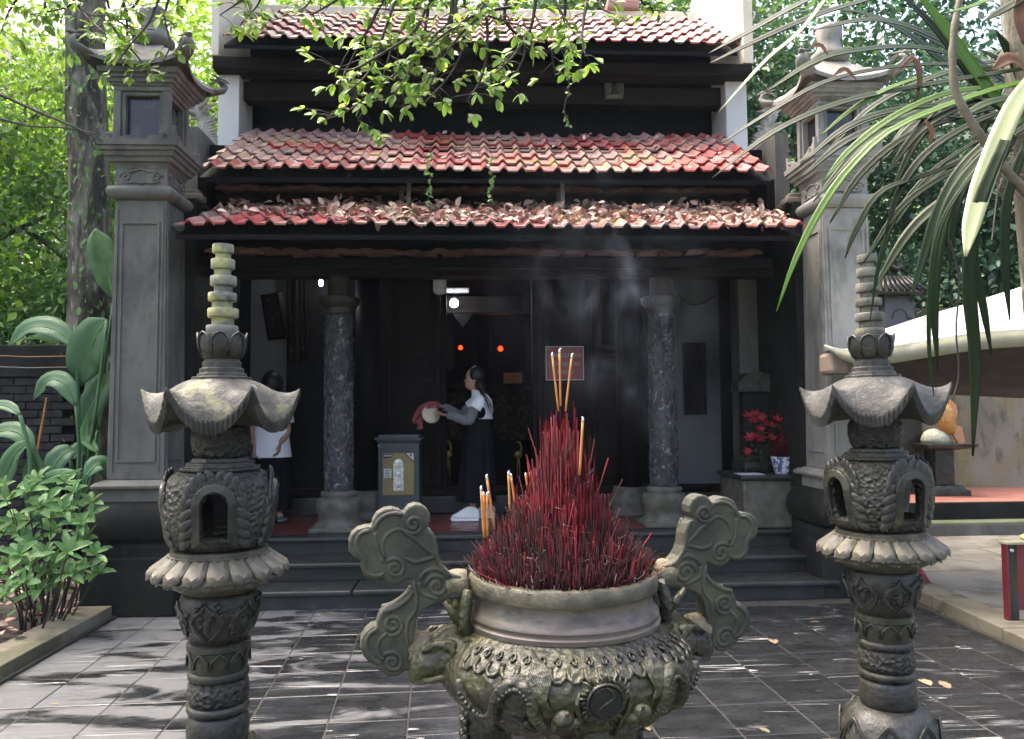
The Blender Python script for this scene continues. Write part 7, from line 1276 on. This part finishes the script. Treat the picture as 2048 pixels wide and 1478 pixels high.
# ================================================================== PEOPLE
def ell(c, rx, ry, n=28, fold=0.0, k=7, ph=0.0): return [(c[0]+rx*(1+fold*math.sin(k*a+ph))*math.cos(a), c[1]+ry*(1+fold*math.sin(k*a+ph+.6))*math.sin(a), c[2]) for a in [2*math.pi*i/n for i in range(n)]]
def figure(t, joints, edges, root, headmb, m='skin'):
    bm = bmesh.new(); sk = bm.verts.layers.skin.verify(); d = {}
    for k, (p, r) in joints.items(): v = bm.verts.new(p); v[sk].radius = (r, r); d[k] = v
    for a, b_ in edges: bm.edges.new((d[a], d[b_]))
    d[root][sk].use_root = True; me = bpy.data.meshes.new('body'); bm.to_mesh(me); bm.free(); o = bpy.data.objects.new('body_tmp', me); C.objects.link(o)
    o.modifiers.new('skin', 'SKIN'); s = o.modifiers.new('sub', 'SUBSURF'); s.levels = 2; bpy.context.view_layer.update()
    ev = bpy.data.meshes.new_from_object(o.evaluated_get(bpy.context.evaluated_depsgraph_get())); bpy.data.objects.remove(o)
    q = MB(); q.add([tuple(v.co) for v in ev.vertices], [tuple(p.vertices) for p in ev.polygons]); q.add(headmb.v, headmb.f); return q.build('body', m, t, smooth=True)
def head_rings(c, yaw, tilt=0.0, s=1.0):
    """c = chin-level neck axis; face towards local -X"""
    m = Matrix.Translation(c) @ Matrix.Rotation(yaw, 4, 'Z') @ Matrix.Rotation(tilt, 4, 'Y') @ Matrix.Scale(s, 4); q = MB(); rs = []
    for z, f, b_, w_ in ((-.02, -.03, .05, .035), (0, -.072, .02, .032), (.012, -.082, .04, .045), (.03, -.085, .06, .056), (.042, -.088, .07, .060), (.05, -.083, .075, .063), (.065, -.088, .08, .067), (.085, -.086, .088, .070), (.105, -.080, .092, .072), (.125, -.086, .095, .073), (.15, -.082, .094, .071), (.18, -.068, .085, .062), (.205, -.04, .06, .045), (.218, -.01, .03, .018)):
        rs.append([((f+b_)/2+(b_-f)/2*math.cos(a), w_*math.sin(a)*(1 if math.cos(a) > -.5 else .9), z) for a in [2*math.pi*i/20 for i in range(20)]])
    q.rings(rs, m=m); q.rings([[(-.078, 0, .112), (-.080, .006, .10), (-.080, -.006, .10)], [(-.094, 0, .082), (-.086, .010, .078), (-.086, -.010, .078)], [(-.106, 0, .070), (-.088, .014, .064), (-.088, -.014, .064)], [(-.09, 0, .060), (-.084, .008, .058), (-.084, -.008, .058)]], m=m)
    for e in (-1, 1): q.ball((.008, e*.072, .088), (.016, .008, .026), 8, m)
    return q, m
def hand(t, wrist, direction, palm_n, m='skin', s=1.0, curl=.5, name='hand'):
    d = Vector(direction).normalized(); n_ = Vector(palm_n).normalized(); side = d.cross(n_).normalized(); w_ = Vector(wrist); q = MB()
    q.rings([[tuple(w_+d*(u*s)+side*(ws*s*math.cos(a))+n_*(.012*s*math.sin(a))) for a in [2*math.pi*i/10 for i in range(10)]] for u, ws in ((-.01, .024), (.02, .030), (.05, .038), (.08, .038), (.092, .034))])
    for k, L in enumerate((.062, .074, .07, .056)):
        b0 = w_+d*(.085*s)+side*((k-1.5)*.019*s); p1 = b0+(d*math.cos(curl)+n_*math.sin(curl))*L*.5*s; p2 = p1+(d*math.cos(curl*2)+n_*math.sin(curl*2))*L*.5*s; q.tube([b0-d*.01*s, b0, p1, p2], [.0085*s, .0088*s, .008*s, .006*s], 7)
    b0 = w_+d*(.03*s)+side*(-.032*s); q.tube([b0+side*.012*s, b0-side*.012*s+d*.02*s, b0-side*.016*s+d*.045*s+n_*.02*s], [.011*s, .010*s, .007*s], 7); return q.build(name, m, t, smooth=True)
# --- woman in profile with long black skirt
YF = 8.19
def W(px, py, dy=0.0): p = atY(px, py, YF); return Vector((p.x, YF+dy, p.z))
w0 = Vector((W(950, 1038).x, YF, .452))
P1 = thing('person', 'person in white tee, grey sleeves and long black skirt holding out a red hat', 'person', tuple(w0))
J = {'pel': (W(957, 862), .10), 'sp': (W(961, 825), .085), 'ch': (W(961, 803), .085), 'nk': (W(951, 785), .045), 'hd': (W(948, 770), .05),
     'sa': (W(961, 799, -.14), .045), 'ea': (W(938, 838, -.20), .040), 'wa': (W(897, 831, -.12), .026), 'sb': (W(957, 799, .14), .045), 'eb': (W(925, 830, .18), .038), 'wb': (W(888, 814, .06), .026),
     'ha': (W(955, 868, -.08), .085), 'ka': (W(948, 945, -.09), .055), 'aa': (W(945, 1016, -.09), .036), 'ta': (W(925, 1034, -.09), .03), 'hb': (W(960, 868, .08), .085), 'kb': (W(967, 945, .10), .055), 'ab': (W(976, 1016, .12), .036), 'tb': (W(960, 1034, .12), .03)}
hq, hm = head_rings(W(946, 777), 0.0, .10)
figure(P1, J, [('pel', 'sp'), ('sp', 'ch'), ('ch', 'nk'), ('nk', 'hd'), ('ch', 'sa'), ('sa', 'ea'), ('ea', 'wa'), ('ch', 'sb'), ('sb', 'eb'), ('eb', 'wb'), ('pel', 'ha'), ('ha', 'ka'), ('ka', 'aa'), ('aa', 'ta'), ('pel', 'hb'), ('hb', 'kb'), ('kb', 'ab'), ('ab', 'tb')], 'pel', hq)
hand(P1, W(897, 831, -.12), W(880, 829, -.08)-W(897, 831, -.12), (.1, .2, 1), curl=.45); hand(P1, W(888, 814, .06), W(873, 811, .03)-W(888, 814, .06), (0, -.3, -1), curl=.5)
q = MB(); 
for e in (-1, 1): q.ball((-.081, e*.030, .103), (.006, .011, .005), 8, hm)
q.build('eyes', 'black_print', P1, smooth=True); q = MB(); q.tube([(-.086, -.02, .040), (-.089, 0, .041), (-.086, .02, .040)], .005, 6, hm); q.build('lips', 'statue_red', P1, smooth=True)
q = MB(); q.rings([ell(W(963, 838), .118, .155, fold=.03), ell(W(964, 825), .115, .158, fold=.025, ph=1), ell(W(964, 812), .112, .165, fold=.02, ph=2), ell(W(963, 801), .108, .172), ell(W(960, 791), .088, .165), ell(W(956, 784), .066, .11), ell(W(953, 780), .056, .066)]); q.build('tee_shirt', 'white_cloth', P1, smooth=True)
for a, b_, nm in ((J['sa'][0], J['ea'][0], -1), (J['sb'][0], J['eb'][0], 1)):
    q = MB(); q.tube([a+Vector((.01, 0, .03)), a+(b_-a)*.15, a+(b_-a)*.35, a+(b_-a)*.52], [.05, .070, .073, .076], 16); q.build('short_sleeve', 'white_cloth', P1, smooth=True)
for a, b_, c_ in ((J['sa'][0], J['ea'][0], J['wa'][0]), (J['sb'][0], J['eb'][0], J['wb'][0])):
    pth = smoothpath([tuple(a+(b_-a)*.35), tuple(a+(b_-a)*.7), tuple(b_+Vector((0, 0, -.012))), tuple(b_+(c_-b_)*.35+Vector((0, 0, -.014))), tuple(b_+(c_-b_)*.7), tuple(c_)], 34); q = MB()
    q.rings([r for r in [[tuple(v) for v in rr] for rr in (lambda Q: [Q.v[i*16:(i+1)*16] for i in range(34)])((lambda Q: (Q.tube(pth, [(.062-.022*i/33)*(1+.055*math.sin(i*1.15)+.03*math.sin(i*2.9)) for i in range(34)], 16), Q)[1])(MB()))]]); q.build('arm_sleeve', 'grey_cloth', P1, smooth=True)
q = MB(); q.rings([ell(W(960, 835), .112, .150, 44), ell(W(958, 850), .135, .165, 44, .02), ell(W(957, 880), .155, .18, 44, .03), ell(W(956, 920), .165, .185, 44, .05, 8), ell(W(954, 960), .180, .19, 44, .07, 8, .4), ell(W(952, 1002), .198, .20, 44, .09, 8, .8)], cap=False); q.build('skirt', 'black_cloth', P1, smooth=True)
q = MB(); q.rings([[tuple(hm @ Vector(((.012 + (.098 if math.cos(a) > 0 else .072)*f*math.cos(a)), .088*f*math.sin(a), z))) for a in [2*math.pi*i/22 for i in range(22)]] for z, f in ((.085, .90), (.12, 1.0), (.155, 1.02), (.185, .93), (.21, .72), (.232, .35), (.238, .08))]); q.rings([ell(c, rx, ry, 20, .05, 9) for c, rx, ry in ((W(957, 762), .065, .085), (W(960, 775), .060, .088), (W(966, 790), .052, .10), (W(973, 804), .038, .10), (W(979, 818), .030, .085), (W(984, 834), .018, .06))])
q.build('hair', 'hair', P1, smooth=True)
q = MB()
for k in range(22): y_ = random.uniform(-.16, .02); q.tube(smoothpath([tuple(W(955, 768, y_*.5)), tuple(W(960+k*.4, 788, y_-.02)), tuple(W(968+k*.7, 808, y_-.03)), tuple(W(972+k*.8, 826+random.uniform(-6, 8), y_-.02))], 8), [.005, .006, .005, .005, .004, .003, .002, .001], 4)
q.build('hair_strands', 'hair', P1, smooth=True)
q = MB(); q.ball(tuple(W(960, 824, -.185)), (.055, .03, .065), 12); q.build('waist_bag', 'black_cloth', P1, smooth=True)
def shoe(dx, dy, parent, m):
    pl = [(902, 1033), (905, 1028), (917, 1022), (929, 1014), (937, 1010), (950, 1011), (957, 1017), (958.5, 1028), (957, 1034)]; so = [(900.5, 1033.5), (957.5, 1034), (958, 1039.5), (950, 1040.4), (912, 1040.4), (903, 1039)]
    q = MB(); poly = [(W(a+dx, b_).x, W(a+dx, b_).z) for a, b_ in pl]; q.prism(poly, YF+dy-.04, YF+dy+.04); o = q.build('shoe', m, parent, bev=.022, seg=3); q = MB(); q.prism([(W(a+dx, b_).x, max(.453, W(a+dx, b_).z)) for a, b_ in so], YF+dy-.047, YF+dy+.047); q.build('sole', m, o, bev=.01)
    q = MB()
    for k in range(4): a = W(919+dx+k*5, 1020.5-k*2.6); q.tube([(a.x, YF+dy-.036, a.z-.01), (a.x+.004, YF+dy-.014, a.z+.005), (a.x+.004, YF+dy+.014, a.z+.005), (a.x, YF+dy+.036, a.z-.01)], .004, 5)
    q.build('laces', 'sticker_white', o, smooth=True)
shoe(0, -.09, P1, 'white_shoe'); shoe(33, .12, P1, 'white_shoe')
# red cloth hat held out
hc = W(862, 829, -.02); HT = thing('cloth_hat', 'red cloth hat with cream underside held out over the safe', 'hat', tuple(hc)); q = MB(); q.lathe([(-.012, .02), (-.008, .095), (0, .102), (.01, .095), (.025, .06), (.035, .02)], 32, uc, wob=lambda a, z: 1+.05*math.sin(2*a), m=Matrix.Translation(hc) @ Matrix.Rotation(R_(62), 4, 'X') @ Matrix.Rotation(R_(28), 4, 'Y')); q.build('brim', 'cream_cloth', HT, smooth=True)
q = MB(); cl = [(822, 843), (828, 828), (836, 813), (848, 806), (860, 802), (874, 803), (882, 808), (876, 814), (864, 814), (852, 826), (846, 838), (845, 850), (847, 858), (834, 861), (836, 848), (829, 847)]
q.prism([(W(a, b_).x, W(a, b_).z) for a, b_ in cl], YF-.01, YF+.055); q.build('cloth', 'red_cloth', HT, bev=.018, seg=3)
q = MB()
for k in range(5): q.tube([W(876-3*k, 806+2*k, -.02), W(858-5*k, 812+4*k, -.02-.006*k), W(842-3*k, 828+4*k, -.018)], [.004, .009, .004], 6)
q.build('fold', 'red_cloth', HT, smooth=True)
# --- second visitor seen from behind, at the left bay
YF2 = 8.32
def V2(px, py, dy=0.0): p = atY(px, py, YF2); return Vector((p.x, YF2+dy, p.z))
P2 = thing('person', 'person seen from behind in a white shirt and black skirt behind the mossy lantern', 'person', (V2(545, 1038).x, YF2, .452))
J = {'pel': (V2(544, 905), .11), 'sp': (V2(543, 862), .095), 'ch': (V2(543, 825), .10), 'nk': (V2(545, 797), .045), 'hd': (V2(546, 780), .05), 'sa': (V2(517, 815), .05), 'ea': (V2(505, 865), .042), 'wa': (V2(515, 890, -.12), .03), 'sb': (V2(570, 815), .05), 'eb': (V2(575, 866), .042), 'wb': (V2(566, 885, -.12), .03),
     'ha': (V2(532, 915), .09), 'ka': (V2(532, 970), .06), 'aa': (V2(530, 1022), .038), 'ta': (V2(532, 1034, -.10), .03), 'hb': (V2(555, 915), .09), 'kb': (V2(556, 970), .06), 'ab': (V2(557, 1020), .040), 'tb': (V2(566, 1034, -.10), .032)}
hq, hm = head_rings(V2(546, 788), R_(-100), .08)
figure(P2, J, [('pel', 'sp'), ('sp', 'ch'), ('ch', 'nk'), ('nk', 'hd'), ('ch', 'sa'), ('sa', 'ea'), ('ea', 'wa'), ('ch', 'sb'), ('sb', 'eb'), ('eb', 'wb'), ('pel', 'ha'), ('ha', 'ka'), ('ka', 'aa'), ('aa', 'ta'), ('pel', 'hb'), ('hb', 'kb'), ('kb', 'ab'), ('ab', 'tb')], 'pel', hq)
hand(P2, V2(515, 890, -.12), (.1, -.2, -1), (1, 0, 0)); hand(P2, V2(566, 885, -.12), (-.1, -.2, -1), (-1, 0, 0))
q = MB(); q.rings([ell(V2(543, 914), .200, .15, 40, .03, 5), ell(V2(543, 885), .180, .14, 40, .025, 5, 1), ell(V2(543, 855), .168, .125, 40, .02, 5, 2), ell(V2(543, 825), .178, .12, 40), ell(V2(543, 812), .165, .10, 40), ell(V2(544, 803), .10, .08, 40), ell(V2(545, 799), .06, .06, 40)], cap=False); q.build('shirt', 'white_cloth', P2, smooth=True)
for a, b_ in ((J['sa'][0], J['ea'][0]), (J['sb'][0], J['eb'][0])): q = MB(); q.tube([a+Vector((0, 0, .03)), a+(b_-a)*.3, a+(b_-a)*.62], [.055, .075, .082], 16); q.build('sleeve', 'white_cloth', P2, smooth=True)
q = MB(); q.rings([ell(V2(543, 908), .17, .13, 40), ell(V2(544, 940), .18, .14, 40, .03), ell(V2(546, 980), .185, .145, 40, .05), ell(V2(548, 1018), .19, .15, 40, .07)], cap=False); q.build('skirt', 'black_cloth', P2, smooth=True)
q = MB(); q.ball(tuple(V2(545, 767, -.01)), (.112, .125, .14), 18); q.rings([ell(V2(545, 775), .085, .09, 20, .04), ell(V2(545, 795), .075, .075, 20, .05), ell(V2(545, 815), .06, .05, 20, .05)]); q.build('hair', 'hair', P2, smooth=True)
for px in (534, 568):
    q = MB(); p = V2(px, 1036, -.06); q.ball((p.x, p.y, .474), (.046, .125, .02), 12); o = q.build('slipper', 'grey_cloth', P2, smooth=True); q = MB(); q.tube([(p.x-.045, p.y-.05, .475), (p.x, p.y-.055, .52), (p.x+.045, p.y-.05, .475)], .014, 6, flat=.6); q.build('strap', 'grey_cloth', o, smooth=True)

# ================================================================== SMOKE from the incense
q = MB(); q.box(.0, 1.25, 2.45, 3.05, 1.42, 2.55); o = q.build('incense_smoke', 'paper', None); o.data.materials.clear()
m = bpy.data.materials.new('smoke'); m.use_nodes = True; t = m.node_tree; N = t.nodes; L = t.links; N.remove(N['Principled BSDF']); pv = N.new('ShaderNodeVolumePrincipled'); pv.inputs['Color'].default_value = (.70, .80, 1.0, 1); pv.inputs['Anisotropy'].default_value = .3; L.new(pv.outputs[0], N['Material Output'].inputs['Volume'])
tc = N.new('ShaderNodeTexCoord'); mp = N.new('ShaderNodeMapping'); mp.inputs['Scale'].default_value = (1, 1, .8); L.new(tc.outputs['Object'], mp.inputs[0])
n1 = N.new('ShaderNodeTexNoise'); n1.inputs['Scale'].default_value = 8.0; n1.inputs['Detail'].default_value = 5; n1.inputs['Roughness'].default_value = .58; n1.inputs['Distortion'].default_value = 1.3; L.new(mp.outputs[0], n1.inputs['Vector'])
r1 = N.new('ShaderNodeMapRange'); r1.inputs[1].default_value = .50; r1.inputs[2].default_value = .74; r1.inputs[3].default_value = 0; r1.inputs[4].default_value = 1; L.new(n1.outputs['Fac'], r1.inputs[0])
sx = N.new('ShaderNodeSeparateXYZ'); L.new(tc.outputs['Object'], sx.inputs[0])
def mth(op, a, b_=None, c_=None):
    x = N.new('ShaderNodeMath'); x.operation = op
    for i, v in enumerate((a, b_, c_)):
        if v is None: continue
        if hasattr(v, 'is_linked'): L.new(v, x.inputs[i])
        else: x.inputs[i].default_value = v
    return x.outputs[0]
cxs = mth('MULTIPLY_ADD', sx.outputs[2], -.10, .66)                # the plume leans back towards the column as it rises
dx = mth('ABSOLUTE', mth('SUBTRACT', sx.outputs[0], cxs)); fx = mth('MAXIMUM', mth('MULTIPLY_ADD', dx, -2.3, 1.0), 0.0)
dz_ = mth('ABSOLUTE', mth('SUBTRACT', sx.outputs[2], 1.96)); fz = mth('MAXIMUM', mth('MULTIPLY_ADD', dz_, -1.7, 1.0), 0.0); dyy = mth('ABSOLUTE', mth('SUBTRACT', sx.outputs[1], 2.72)); fy = mth('MAXIMUM', mth('MULTIPLY_ADD', dyy, -3.7, 1.0), 0.0)
den = mth('MULTIPLY', mth('MULTIPLY', mth('MULTIPLY', mth('POWER', r1.outputs[0], 1.6), fx), mth('MULTIPLY', mth('POWER', fz, 1.5), fy)), 1.5); L.new(den, pv.inputs['Density'])
o.data.materials.append(m); tag(o, 'thin bluish incense smoke drifting in front of the doors', 'smoke', kind='stuff')

# ================================================================== AIR
q = MB(); q.box(-100, 100, -70, 100, -1.2, 24); o = q.build('haze', 'paper', None); o.data.materials.clear(); m = bpy.data.materials.new('haze'); m.use_nodes = True; N = m.node_tree.nodes; N.remove(N['Principled BSDF']); pv = N.new('ShaderNodeVolumePrincipled')
pv.inputs['Color'].default_value = (.70, .84, 1.0, 1); pv.inputs['Density'].default_value = 0.0005; m.node_tree.links.new(pv.outputs[0], N['Material Output'].inputs['Volume']); o.data.materials.append(m); tag(o, 'thin pale haze hanging between the trees and the temple', 'haze', kind='stuff')
